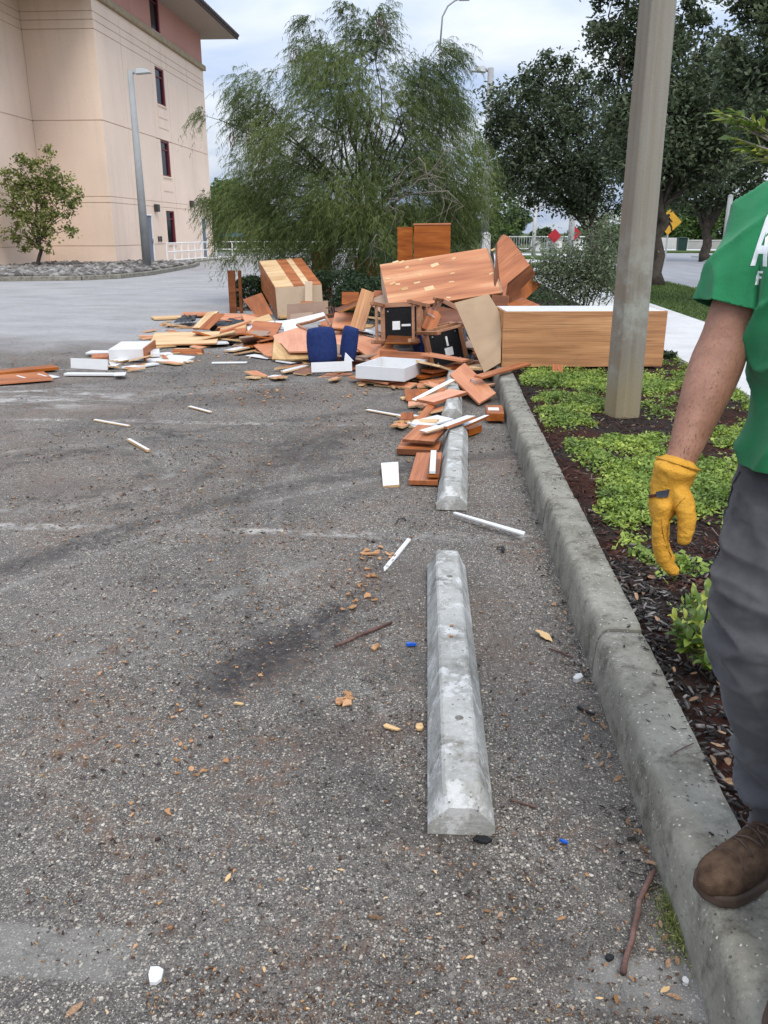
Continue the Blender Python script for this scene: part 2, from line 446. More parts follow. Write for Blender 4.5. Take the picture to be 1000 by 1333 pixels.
    # pale worn patch of the nearest line
    pm = t.math('MULTIPLY', t.math('SUBTRACT', 1.0, t.sstep(t.math('ABSOLUTE', t.math('SUBTRACT', wy, 1.285)), 0.055, 0.075)),
                t.math('SUBTRACT', 1.0, t.sstep(t.math('MULTIPLY_ADD', wear, 0.25, X), -0.55, -0.40)))
    col = t.mix(t.math('MULTIPLY', pm, 0.5), col, t.mix(wear, (0.10, 0.10, 0.095), (0.34, 0.335, 0.31)))
    pm2 = t.math('MULTIPLY', t.math('SUBTRACT', 1.0, t.sstep(t.math('ABSOLUTE', t.math('SUBTRACT', wy, 1.28)), 0.05, 0.08)),
                 t.sstep(t.math('MULTIPLY_ADD', wear, 0.3, X), 0.40, 0.52))
    col = t.mix(t.math('MULTIPLY', pm2, 0.55), col, t.mix(wear, (0.12, 0.12, 0.115), (0.36, 0.355, 0.34)))
    # hairline cracks
    cv = t.n('ShaderNodeTexVoronoi', feature='DISTANCE_TO_EDGE', i_Vector=t.n('ShaderNodeVectorMath', operation='ADD', i_0=co, i_1=t.n('ShaderNodeTexNoise', i_Vector=co, i_Scale=3.0, i_Detail=4.0).outputs['Color']).outputs[0], i_Scale=0.62)
    ck = t.math('MULTIPLY', t.math('SUBTRACT', 1.0, t.sstep(cv.outputs['Distance'], 0.0012, 0.006)), t.sstep(t.noise(co, 0.8, 3), 0.50, 0.6))
    col = t.mix(t.math('MULTIPLY', ck, 0.8), col, (0.02, 0.018, 0.017))
    # tyre scuffs: curved bands across the lot and straight ones beside the stops
    def ring(cx, cy, r, w, amt, c, col, lo=0.42, hi=0.6):
        p = t.n('ShaderNodeVectorMath', operation='SUBTRACT', i_0=co, i_1=(cx, cy, 0)).outputs[0]
        ln = t.n('ShaderNodeVectorMath', operation='LENGTH', i_0=p).outputs['Value']
        ln = t.math('MULTIPLY_ADD', t.math('SUBTRACT', t.noise(co, 1.2, 3), 0.5), 0.12, ln)
        f = t.math('SUBTRACT', 1.0, t.sstep(t.math('ABSOLUTE', t.math('SUBTRACT', ln, r)), w * 0.35, w))
        f = t.math('MULTIPLY', f, t.sstep(t.noise(co, 9, 5, 0.7), lo, hi))
        return t.mix(t.math('MULTIPLY', f, amt), col, c)
    dk, pl = (0.035, 0.032, 0.03), (0.27, 0.265, 0.255)
    col = ring(-2.35, 4.75, 0.55, 0.10, 0.55, dk, col); col = ring(-2.35, 4.75, 0.72, 0.05, 0.45, pl, col); col = ring(-2.5, 4.9, 1.1, 0.09, 0.45, dk, col); col = ring(-1.2, 6.9, 1.3, 0.12, 0.45, dk, col)
    col = ring(2.2, 1.2, 4.55, 0.13, 0.55, dk, col, .36, .52); col = ring(2.2, 1.2, 4.38, 0.035, 0.35, pl, col); col = ring(1.4, 2.2, 4.9, 0.10, 0.45, dk, col, .4, .55); col = ring(4.2, 4.9, 5.3, 0.09, 0.35, dk, col, .4, .55); col = ring(4.2, 4.9, 5.1, 0.03, 0.18, pl, col)
    col = ring(2.4, 0.4, 4.2, 0.06, 0.25, pl, col)
    col = ring(-6.0, 14.5, 3.2, 0.18, 0.35, dk, col); col = ring(-7.0, 16.0, 5.6, 0.14, 0.35, dk, col); col = ring(-4.0, 20.0, 4.0, 0.16, 0.35, dk, col)
    col = ring(-9.0, 22.0, 6.5, 0.2, 0.3, dk, col); col = ring(-3.0, 13.0, 4.4, 0.22, 0.35, dk, col)
    col = ring(-4.6, 12.0, 5.0, 0.25, 0.4, pl, col)
    # white dusty smear
    smn = t.noise(t.map(co, (0.9, 2.0, 1), (0, 0, 0), (0, 0, 0.15)), 1.9, 8, 0.75)
    p = t.map(co, (1 / 1.5, 1 / 0.75, 0), (3.9 / 1.5, -7.15 / 0.75, 0))
    fm = t.math('SUBTRACT', 1.0, t.sstep(t.n('ShaderNodeVectorMath', operation='LENGTH', i_0=p).outputs['Value'], 0.5, 1.1))
    col = t.mix(t.math('MULTIPLY', t.math('MULTIPLY', fm, t.sstep(smn, 0.47, 0.62)), 0.7), col, (0.42, 0.41, 0.40))
    # the far end of the lot turns to a paler, cooler grey
    yy = t.math('MULTIPLY_ADD', t.math('SUBTRACT', t.noise(co, 0.5, 6, 0.7), 0.5), 5.0, Y)
    far = t.sstep(yy, 9.3, 12.2)
    fl = t.noise(t.map(co, (0.6, 1.0, 1)), 1.3, 8, 0.7)
    fcol = t.ramp(fl, [(0.28, (0.215, 0.217, 0.224)), (0.5, (0.31, 0.312, 0.32)), (0.75, (0.38, 0.383, 0.39))])
    fcol = t.mix(t.sstep(fine, 0.32, 0.5), t.mix(0.5, fcol, (0.08, 0.08, 0.08)), fcol)
    fk = t.math('SUBTRACT', 1.0, t.sstep(t.noise(t.map(co, (0.8, 1.3, 1)), 2.6, 7, 0.78), 0.30, 0.42))
    fcol = t.mix(t.math('MULTIPLY', fk, 0.6), fcol, (0.06, 0.058, 0.056))
    fcol = t.mix(t.math('MULTIPLY', t.sstep(gr2, 0.53, 0.68), 0.45), fcol, (0.12, 0.118, 0.115))
    fcol = t.mix(t.math('MULTIPLY', t.sstep(gr1, 0.52, 0.68), 0.40), fcol, (0.11, 0.108, 0.105))
    col = t.mix(t.math('MULTIPLY', far, 0.9), col, fcol)
    col = t.mix(1.0, col, (1.06, 1.02, 0.97), 'MULTIPLY')
    t.color(col)
    hgt = t.math('ADD', t.math('MULTIPLY', fine, 0.6), t.math('ADD', t.math('MULTIPLY', m1, 0.4), t.math('MULTIPLY', m2, 0.25)))
    t.bump(hgt, 0.004, 0.9)
    return t.m
M['asphalt'] = asphalt_mat()
def concrete(name, a, b, stain=(0.06, 0.058, 0.05), amt=0.6, sc=3.0, white=0.0, shell=0.0):
    t = NT(name, 0.9, 0.25); co = t.coord('Object')
    n1 = t.noise(co, sc, 8, 0.66, 0.3); n2 = t.noise(co, 70, 4, 0.7)
    c = t.ramp(n1, [(0.28, a), (0.72, b)])
    c = t.mix(t.math('MULTIPLY', t.sstep(n2, 0.52, 0.7), 0.35), c, [x * 0.6 for x in a])
    c = t.mix(t.math('MULTIPLY', t.sstep(n2, 0.42, 0.30), 0.5), c, [min(1, x * 1.35) for x in b])
    st = t.math('MULTIPLY', t.sstep(t.noise(co, sc * 1.7, 8, 0.74, 0.15), 0.46, 0.72), amt)
    c = t.mix(st, c, stain)
    if white:
        w = t.math('MULTIPLY', t.sstep(t.noise(t.map(co, (1, 1, 1), (5, 3, 1)), sc * 2.2, 7, 0.72), 0.52, 0.62), white)
        c = t.mix(w, c, (0.60, 0.595, 0.57))
    if shell:
        sv = t.n('ShaderNodeTexVoronoi', i_Vector=co, i_Scale=95.0); ss = t.n('ShaderNodeSeparateColor', i_Color=sv.outputs['Color'])
        sm_ = t.math('MULTIPLY', t.math('LESS_THAN', ss.outputs[0], shell), t.math('SUBTRACT', 1.0, t.sstep(t.math('MULTIPLY_ADD', t.noise(co, 210, 2), 0.35, sv.outputs['Distance']), 0.40, 0.52)))
        c = t.mix(sm_, c, t.mix(ss.outputs[1], (0.12, 0.11, 0.09), (0.55, 0.52, 0.45)))
    pores = t.n('ShaderNodeTexVoronoi', i_Vector=co, i_Scale=55.0)
    pm = t.math('MULTIPLY', t.math('SUBTRACT', 1.0, t.sstep(pores.outputs['Distance'], 0.10, 0.22)), t.sstep(t.noise(co, 9, 2), 0.5, 0.6))
    c = t.mix(t.math('MULTIPLY', pm, 0.7), c, [x * 0.35 for x in a])
    t.color(c)
    t.bump(t.math('SUBTRACT', t.math('ADD', n2, t.math('MULTIPLY', n1, 1.5)), pm), 0.004, 0.8)
    return t.m
M['kerb'] = concrete('weathered_kerb_concrete', (0.150, 0.138, 0.108), (0.305, 0.285, 0.232), stain=(0.058, 0.050, 0.034), amt=0.9, sc=5, shell=0.16)
M['stop'] = concrete('cast_concrete_stop', (0.24, 0.235, 0.21), (0.42, 0.41, 0.375), stain=(0.105, 0.092, 0.068), amt=0.85, sc=4.5, white=0.6, shell=0.12)
M['pavement'] = concrete('pale_pavement_concrete', (0.45, 0.44, 0.42), (0.56, 0.55, 0.53), stain=(0.3, 0.29, 0.27), amt=0.35, sc=1.2)
def polecon():
    t = NT('streaked_pole_concrete', 0.85, 0.3); co = t.coord()
    st = t.noise(t.map(co, (11, 11, 0.35)), 1.0, 7, 0.7); n = t.noise(co, 3.0, 6, 0.65); k = t.noise(co, 90, 4, 0.7)
    c = t.ramp(st, [(0.3, (0.185, 0.155, 0.115)), (0.5, (0.235, 0.21, 0.168)), (0.72, (0.275, 0.26, 0.225))])
    sx = t.n('ShaderNodeSeparateXYZ', i_Vector=co)
    c = t.mix(t.math('MULTIPLY', t.sstep(t.math('MULTIPLY_ADD', n, 0.08, sx.outputs['X']), -0.045, -0.075), 0.45), c, (0.23, 0.155, 0.10))
    lime = t.math('MULTIPLY', t.sstep(n, 0.46, 0.62), t.math('SUBTRACT', 1.0, t.sstep(t.math('ABSOLUTE', t.math('SUBTRACT', sx.outputs['Z'], 0.75)), 0.1, 0.75)))
    c = t.mix(t.math('MULTIPLY', lime, 0.55), c, (0.40, 0.42, 0.36))
    c = t.mix(t.math('MULTIPLY', t.sstep(t.math('MULTIPLY_ADD', n, 0.5, sx.outputs['Z']), 0.75, 0.35), 0.5), c, (0.30, 0.23, 0.10))
    c = t.mix(t.math('MULTIPLY', t.sstep(k, 0.5, 0.7), 0.3), c, (0.13, 0.11, 0.085))
    t.color(c); t.bump(k, 0.002); return t.m
M['polecon'] = polecon()
M['farpole'] = concrete('grey_pole_concrete', (0.27, 0.275, 0.27), (0.36, 0.36, 0.35), amt=0.2, sc=1)
M['barrier'] = concrete('barrier_concrete', (0.30, 0.29, 0.27), (0.42, 0.41, 0.39), amt=0.3, sc=1)
def soil():
    t = NT('dark_mulch_soil', 0.95, 0.15); co = t.coord()
    n = t.noise(co, 9, 8, 0.75); k = t.noise(co, 60, 5, 0.7); z = t.noise(co, 1.3, 3)
    red = t.ramp(n, [(0.3, (0.022, 0.009, 0.006)), (0.7, (0.085, 0.030, 0.018))])
    blk = t.ramp(n, [(0.3, (0.014, 0.010, 0.008)), (0.7, (0.055, 0.042, 0.034))])
    c = t.mix(t.sstep(z, 0.42, 0.56), blk, red)
    c = t.mix(t.math('MULTIPLY', t.sstep(k, 0.58, 0.75), 0.5), c, (0.16, 0.09, 0.055))
    t.color(c); t.bump(t.math('ADD', n, k), 0.03); return t.m
M['soil'] = soil()
def chips(name, stops):
    t = NT(name, 0.85, 0.25)
    c = t.ramp(t.attr('tint'), stops)
    n = t.noise(t.coord(), 60, 4, 0.7)
    t.color(t.mix(t.sstep(n, 0.35, 0.7), t.mix(0.5, c, (0.01, 0.008, 0.006)), c)); t.bump(n, 0.002); return t.m
M['mulch'] = chips('shredded_mulch', [(0, (0.014, 0.009, 0.007)), (0.3, (0.055, 0.020, 0.012)), (0.65, (0.115, 0.038, 0.020)), (0.8, (0.06, 0.045, 0.035)), (0.93, (0.16, 0.135, 0.115)), (1, (0.38, 0.30, 0.22))])
M['darkmulch'] = chips('dark_bark_chips', [(0, (0.010, 0.009, 0.008)), (0.5, (0.035, 0.028, 0.024)), (0.75, (0.075, 0.064, 0.056)), (0.9, (0.17, 0.155, 0.14)), (1, (0.30, 0.27, 0.24))])
M['crumb'] = chips('wood_crumbs', [(0, (0.03, 0.022, 0.016)), (0.4, (0.11, 0.055, 0.03)), (0.7, (0.26, 0.125, 0.055)), (0.9, (0.42, 0.27, 0.13)), (1, (0.55, 0.46, 0.36))])
M['chip'] = wood('torn_wood_chip', (0.22, 0.095, 0.038), (0.38, 0.19, 0.08), (0.52, 0.32, 0.15), gx=20, gy=90, rough=0.85, vary=0.6, spec=0.2)
M['deadleaf'] = wood('dry_leaf', (0.12, 0.06, 0.03), (0.23, 0.115, 0.05), (0.42, 0.27, 0.11), gx=20, gy=40, rough=0.6, vary=0.8)
M['tanleaf'] = flat('tan_leaf', (0.55, 0.36, 0.17), 0.6, 0.3, var=0.2, scale=40)
M['stick'] = wood('brown_bark_stick', (0.05, 0.022, 0.016), (0.10, 0.045, 0.032), (0.16, 0.08, 0.06), gx=20, gy=60, rough=0.8)
M['pebble'] = chips('asphalt_pebble', [(0, (0.06, 0.055, 0.05)), (0.45, (0.16, 0.145, 0.125)), (0.8, (0.34, 0.31, 0.265)), (1, (0.58, 0.54, 0.47))])
M['rock'] = chips('bed_rock', [(0, (0.10, 0.09, 0.08)), (0.5, (0.22, 0.20, 0.18)), (1, (0.42, 0.40, 0.37))])
def leaf(name, stops, trans=0.35, rough=0.5):
    t = NT(name, rough, 0.35)
    c = t.ramp(t.attr('tint'), stops)
    t.color(c)
    tr = t.n('ShaderNodeBsdfTranslucent', i_Color=c)
    mx = t.n('ShaderNodeMixShader'); t.set(mx.inputs[0], trans)
    t.t.links.new(t.b.outputs[0], mx.inputs[1]); t.t.links.new(tr.outputs[0], mx.inputs[2])
    t.t.links.new(mx.outputs[0], t.t.nodes['Material Output'].inputs[0])
    return t.m
M['oakleaf'] = leaf('oak_leaf', [(0, (0.038, 0.054, 0.026)), (0.6, (0.078, 0.104, 0.050)), (1, (0.150, 0.180, 0.095))])
M['needle'] = leaf('feathery_needle', [(0, (0.056, 0.082, 0.022)), (0.55, (0.110, 0.148, 0.040)), (1, (0.20, 0.235, 0.075))], 0.4)
M['brightleaf'] = leaf('bright_green_leaf', [(0, (0.04, 0.075, 0.02)), (0.6, (0.085, 0.145, 0.035)), (1, (0.16, 0.22, 0.06))])
M['oliveleaf'] = leaf('olive_leaf', [(0, (0.10, 0.13, 0.03)), (0.6, (0.20, 0.23, 0.06)), (1, (0.33, 0.33, 0.11))])
M['silverleaf'] = leaf('grey_green_leaf', [(0, (0.075, 0.098, 0.05)), (0.6, (0.15, 0.185, 0.10)), (1, (0.27, 0.30, 0.19))])
M['hedgeleaf'] = leaf('dark_hedge_leaf', [(0, (0.012, 0.024, 0.010)), (0.6, (0.028, 0.05, 0.018)), (1, (0.06, 0.095, 0.032))])
M['cover'] = leaf('ground_cover_leaf', [(0, (0.075, 0.125, 0.022)), (0.5, (0.20, 0.29, 0.048)), (1, (0.42, 0.50, 0.095))], 0.3)
M['limeleaf'] = leaf('yellow_green_leaf', [(0, (0.05, 0.10, 0.018)), (0.5, (0.13, 0.20, 0.03)), (1, (0.36, 0.38, 0.06))], 0.35, 0.35)
M['grass'] = leaf('lawn_blade', [(0, (0.05, 0.085, 0.018)), (0.6, (0.085, 0.14, 0.03)), (1, (0.15, 0.20, 0.055))], 0.3)
M['farwood'] = leaf('far_wood_leaf', [(0, (0.055, 0.085, 0.038)), (0.6, (0.10, 0.145, 0.062)), (1, (0.155, 0.205, 0.09))])
M['bark'] = flat('grey_bark', (0.075, 0.062, 0.05), 0.95, 0.15, var=0.4, scale=9, bump=0.02)
M['palebark'] = flat('pale_twig_bark', (0.22, 0.19, 0.15), 0.9, 0.2, var=0.3, scale=9, bump=0.01)
def lawn_mat():
    t = NT('lawn_turf', 0.95, 0.1); co = t.coord()
    n = t.noise(co, 2.2, 6, 0.65); k = t.noise(co, 40, 4, 0.8)
    c = t.ramp(n, [(0.3, (0.045, 0.075, 0.018)), (0.7, (0.085, 0.125, 0.032))])
    c = t.mix(t.math('MULTIPLY', t.sstep(k, 0.5, 0.7), 0.5), c, (0.035, 0.04, 0.015))
    t.color(c); t.bump(k, 0.03); return t.m
M['lawn'] = lawn_mat()
def ground_mat():
    t = NT('rough_grass_ground', 0.95, 0.1); co = t.coord()
    n = t.noise(co, 0.3, 8, 0.7)
    t.color(t.ramp(n, [(0.3, (0.05, 0.07, 0.025)), (0.7, (0.10, 0.12, 0.05))])); return t.m
M['ground'] = ground_mat()
def road_mat():
    t = NT('grey_road_asphalt', 0.8, 0.4); co = t.coord()
    n = t.noise(t.map(co, (2.0, 0.25, 1)), 1.0, 7, 0.65); k = t.noise(co, 60, 3, 0.7)
    c = t.ramp(n, [(0.28, (0.19, 0.19, 0.195)), (0.72, (0.27, 0.27, 0.275))])
    c = t.mix(t.math('MULTIPLY', t.sstep(k, 0.55, 0.7), 0.3), c, (0.1, 0.1, 0.1))
    t.color(c); t.bump(k, 0.004); return t.m
M['road'] = road_mat()
# clothing and skin
def cloth(name, a, b, rough=0.85, weave=900, bumpd=0.0006, sc=9, spec=0.2, crease=0.0):
    t = NT(name, rough, spec); co = t.coord()
    n = t.noise(co, sc, 5, 0.6); w = t.noise(co, weave, 2, 0.5)
    c = t.ramp(n, [(0.3, a), (0.7, b)])
    c = t.mix(t.math('MULTIPLY', t.sstep(w, 0.5, 0.7), 0.25), c, [x * 0.6 for x in a])
    if crease:
        rg = t.math('ABSOLUTE', t.math('SUBTRACT', t.noise(t.map(co, (1, 1, 1.9), (0, 0, 0), (0.3, 0.35, 0)), 6, 2, 0.5, 0.4), 0.5))
        h_ = t.math('ADD', t.math('MULTIPLY', t.sstep(rg, 0.16, 0.0), crease), t.math('MULTIPLY', w, 0.3))
    else: h_ = t.math('ADD', w, t.math('MULTIPLY', t.noise(co, 22, 4), 3.0))
    t.color(c); t.bump(h_, bumpd * 2)
    t.b.inputs['Sheen Weight'].default_value = 0.15
    return t.m
M['shirt'] = cloth('green_jersey', (0.016, 0.175, 0.066), (0.028, 0.240, 0.094))
M['trousers'] = cloth('charcoal_trousers', (0.046, 0.046, 0.050), (0.084, 0.084, 0.088), sc=16, bumpd=0.0012, crease=1.0)
def skin_mat():
    t = NT('tanned_skin', 0.55, 0.4); co = t.coord()
    n = t.noise(co, 14, 6, 0.6); k = t.noise(co, 160, 4, 0.7)
    c = t.ramp(n, [(0.3, (0.225, 0.103, 0.063)), (0.7, (0.36, 0.182, 0.118))])
    c = t.mix(t.math('MULTIPLY', t.sstep(k, 0.55, 0.72), 0.35), c, (0.20, 0.09, 0.055))
    t.color(c); t.bump(t.math('ADD', k, n), 0.0015)
    t.b.inputs['Subsurface Weight'].default_value = 0.08
    t.b.inputs['Subsurface Radius'].default_value = (0.01, 0.004, 0.002)
    return t.m
M['skin'] = skin_mat()
def glove_mat():
    t = NT('yellow_leather', 0.72, 0.25); co = t.coord()
    n = t.noise(co, 18, 6, 0.6); k = t.noise(co, 120, 5, 0.7)
    c = t.ramp(n, [(0.3, (0.50, 0.235, 0.022)), (0.7, (0.64, 0.33, 0.038))])
    c = t.mix(t.math('MULTIPLY', t.sstep(k, 0.56, 0.75), 0.3), c, (0.28, 0.12, 0.015))
    c = t.mix(t.math('MULTIPLY', t.sstep(t.noise(co, 40, 6, 0.75), 0.52, 0.7), 0.35), c, (0.36, 0.17, 0.03)); t.color(c); t.bump(t.math('ADD', k, t.math('MULTIPLY', t.noise(co, 55, 5, 0.7), 4)), 0.0014); return t.m
M['glove'] = glove_mat()
M['shoe'] = flat('brown_suede', (0.088, 0.054, 0.034), 0.9, 0.12, var=0.55, scale=34, bump=0.003)
M['sole'] = flat('brown_rubber_sole', (0.075, 0.048, 0.034), 0.7, 0.3, var=0.25, scale=30)
M['hair'] = flat('brown_hair', (0.035, 0.022, 0.014), 0.6, 0.4, var=0.4, scale=60, bump=0.003)
M['eye'] = flat('eye_white', (0.7, 0.68, 0.65), 0.2, 0.5, var=0.02)
M['iris'] = flat('brown_iris', (0.05, 0.025, 0.012), 0.2, 0.5)
M['lip'] = flat('lip_skin', (0.33, 0.13, 0.10), 0.5, 0.4)
M['print'] = flat('white_shirt_print', (0.78, 0.79, 0.78), 0.7, 0.3, var=0.04)
M['seam'] = flat('glove_seam', (0.30, 0.13, 0.015), 0.8, 0.2)
M['tagcloth'] = flat('grey_glove_tag', (0.045, 0.05, 0.065), 0.7, 0.3)
M['strap'] = flat('dark_glove_strap', (0.06, 0.015, 0.012), 0.6, 0.3)
# ================================================================== THE SETTING
KX = 0.53                                    # kerb face
def sheet(name, poly, z, mat, parent=None, kind='structure', thick=0.0):
    mb = MB()
    if thick: mb.prism(poly, z - thick, z)
    else: mb.add([(p[0], p[1], z) for p in poly], [tuple(range(len(poly)))])
    return mb.build(name, mat, parent, kind=kind)
sheet('ground', [(-900, -900), (900, -900), (900, 900), (-900, 900)], -0.03, M['ground'])
# parking lot: fine grid near the camera so the surface is not a perfect plane
def lot():
    xs = np.concatenate([np.linspace(-70, -6, 12)[:-1], np.linspace(-6, KX + 0.02, 110)])
    ys = np.concatenate([np.linspace(-8, 0.6, 8)[:-1], np.linspace(0.6, 10, 150)[:-1], np.linspace(10, 62, 40)])
    XX, YY = np.meshgrid(xs, ys)
    z = 0.004 * np.sin(XX * 1.9 + 0.7) * np.sin(YY * 1.3) + 0.003 * np.sin(XX * 4.1 + YY * 2.7)
    z = np.where(YY > 12, 0, z); z = z * np.clip((KX - XX) / 0.3, 0, 1) - 0.004
    V = np.stack([XX.ravel(), YY.ravel(), z.ravel()], 1)
    nx = len(xs); ny = len(ys)
    i = (np.arange(ny - 1)[:, None] * nx + np.arange(nx - 1)[None, :]).ravel()
    F = np.stack([i, i + 1, i + nx + 1, i + nx], 1)
    return obj('parking_lot', mesh_np('parking_lot', V, F, True), M['asphalt'], kind='structure')
lot()
# kerb, cast in lengths with open joints
kerb = empty('kerb', (0, 0, 0), kind='structure')
prof = [(0.525, -0.15), (0.528, 0.0), (0.532, 0.05), (0.537, 0.105), (0.5425, 0.128), (0.551, 0.142), (0.564, 0.1495), (0.580, 0.1515), (0.62, 0.152), (0.685, 0.151), (0.688, 0.08), (0.688, -0.15)]
def kerb_len(y0, y1, seed):
    n = max(2, int((y1 - y0) / 0.035)); r = random.Random(seed)
    dz = r.uniform(-0.004, 0.004); dx = r.uniform(-0.004, 0.004)
    V = []; F = []
    P = []
    for a, b in zip(prof[:-1], prof[1:]):
        m = 3 if math.dist(a, b) > 0.03 else 1
        for k in range(m): P.append((a[0] + (b[0] - a[0]) * k / m, a[1] + (b[1] - a[1]) * k / m))
    P.append(prof[-1]); k = len(P)
    for i in range(n + 1):
        y = y0 + (y1 - y0) * i / n
        e = min(y - y0, y1 - y); e = max(0, 1 - e / 0.02) * 0.006
        for (x, z) in P:
            q = mnoise.noise(Vector((x * 14 + seed * 3, y * 9, z * 14))) * 0.0016 + mnoise.noise(Vector((x * 40, y * 40, z * 40))) * 0.0012
            V.append((x + dx + q + (e if x < 0.6 else 0), y, z + dz + q - (e if z > 0.1 else 0)))
    for i in range(n):
        for j in range(k - 1):
            F.append((i * k + j, i * k + j + 1, (i + 1) * k + j + 1, (i + 1) * k + j))
    F.append(tuple(range(k))); F.append(tuple(n * k + j for j in range(k - 1, -1, -1)))
    me = bpy.data.meshes.new('kerb_length'); me.from_pydata(V, [], F); me.update()
    bm = bmesh.new(); bm.from_mesh(me); bmesh.ops.recalc_face_normals(bm, faces=bm.faces); bm.to_mesh(me); bm.free()
    me.polygons.foreach_set('use_smooth', [len(p.vertices) == 4 for p in me.polygons])
    return obj('kerb_length', me, M['kerb'], kerb)
ky = [-1.2, 0.2, 2.53, 3.98, 5.43, 6.88, 8.35, 9.85, 11.4, 13.2, 15.2, 17.5, 20, 23, 26.5, 30.5]
for i in range(len(ky) - 1): kerb_len(ky[i] + 0.004, ky[i + 1] - 0.004, i)
# planting bed
def bed():
    xs = np.linspace(0.686, 2.5, 46); ys = np.concatenate([np.linspace(-1.2, 9, 150)[:-1], np.linspace(9, 30.5, 60)])
    XX, YY = np.meshgrid(xs, ys)
    z = 0.125 + np.array([mnoise.noise(Vector((x * 1.7, y * 1.7, 2))) * 0.025 + mnoise.noise(Vector((x * 7, y * 7, 5))) * 0.010 for x, y in zip(XX.ravel(), YY.ravel())]).reshape(XX.shape)
    edge = np.minimum(XX - 0.686, 2.5 - XX); z -= 0.02 * np.clip(1 - edge / 0.08, 0, 1)
    nx, ny = len(xs), len(ys)
    i = (np.arange(ny - 1)[:, None] * nx + np.arange(nx - 1)[None, :]).ravel()
    return obj('planting_bed', mesh_np('planting_bed', np.stack([XX.ravel(), YY.ravel(), z.ravel()], 1), np.stack([i, i + 1, i + nx + 1, i + nx], 1), True), M['soil'], kind='structure')
bed()
def bedz(x, y): return 0.125 + mnoise.noise(Vector((x * 1.7, y * 1.7, 2))) * 0.025 + mnoise.noise(Vector((x * 7, y * 7, 5))) * 0.010
# pavement beside the bed: slabs with open joints
pave = empty('sidewalk', (0, 0, 0), kind='structure')
MB().box2((2.5, -3, 0.0), (3.88, 31, 0.135)).build('sidewalk_base', M['pavement'], pave)
y = -3.0
while y < 30.5:
    MB().box2((2.505, y + 0.006, 0.13), (3.875, y + 1.5 - 0.006, 0.152)).build('paving_slab', M['pavement'], pave, bevel=0.004); y += 1.5
sheet('lawn_verge', [(3.88, -3), (6.0, -3), (6.0, 31), (3.88, 31)], 0.135, M['lawn'], thick=0.12)
MB().box2((6.0, -3, -0.05), (6.16, 31, 0.13)).build('road_kerb', M['pavement'], kind='structure', bevel=0.02)
sheet('road', [(6.16, -40), (14.6, -40), (14.6, 52), (60, 52), (60, 62), (-2, 62), (-2, 31), (6.16, 31)], 0.0, M['road'])
# driveway crossing beyond the bed, with small grass islands
sheet('driveway', [(0.4, 31), (6.2, 31), (7.4, 46), (8.6, 58), (0.4, 58)], 0.012, M['pavement'])
def island(px, rx, ry, Y, seed):
    c = AT(px[0], px[1], Y); r = random.Random(seed)
    poly = [(c.x + rx * math.cos(a) * r.uniform(.9, 1.1), Y + ry * math.sin(a)) for a in [k * math.pi / 10 for k in range(20)]]
    return sheet('grass_island', poly, 0.12, M['lawn'], thick=0.115)
island((690, 333), 1.7, 2.2, 49, 1); island((708, 345), 1.2, 1.6, 37, 2)
# across the road
MB().box2((14.6, -10, -0.05), (14.75, 52, 0.12)).build('road_kerb', M['pavement'], kind='structure', bevel=0.02)
sheet('lawn_verge', [(14.75, -10), (40, -10), (40, 52), (14.75, 52)], 0.11, M['lawn'], thick=0.1)
sheet('road_shoulder', [(12.6, 62), (60, 62), (60, 66), (12.6, 66)], 0.10, M['lawn'], thick=0.09)
sheet('far_sidewalk', [(10, 66), (60, 66), (60, 70), (10, 70)], 0.11, M['pavement'], thick=0.1)
# gravel bed against the building with its own kerb
kp = [(-24, 24.2), (-13.2, 25.0), (-11.0, 25.7), (-10.2, 26.8), (-9.95, 29), (-10.1, 31.5), (-10.35, 35.5), (-10.9, 38.2)]
bk = empty('bed_kerb', (0, 0, 0), kind='structure')
for a, b in zip(kp[:-1], kp[1:]):
    a3, b3 = Vector((*a, 0.06)), Vector((*b, 0.06)); d = b3 - a3
    MB().box((0, 0, 0), (d.length - 0.01, 0.16, 0.14)).build('kerb_length', M['kerb'], bk, bevel=0.02).matrix_world = Matrix.Translation((a3 + b3) / 2) @ Matrix.Rotation(math.atan2(d.y, d.x), 4, 'Z')
sheet('gravel_bed', kp + [(-13.6, 38.2), (-13.9, 36.5), (-24, 36.5)], 0.07, M['soil'], thick=0.06)

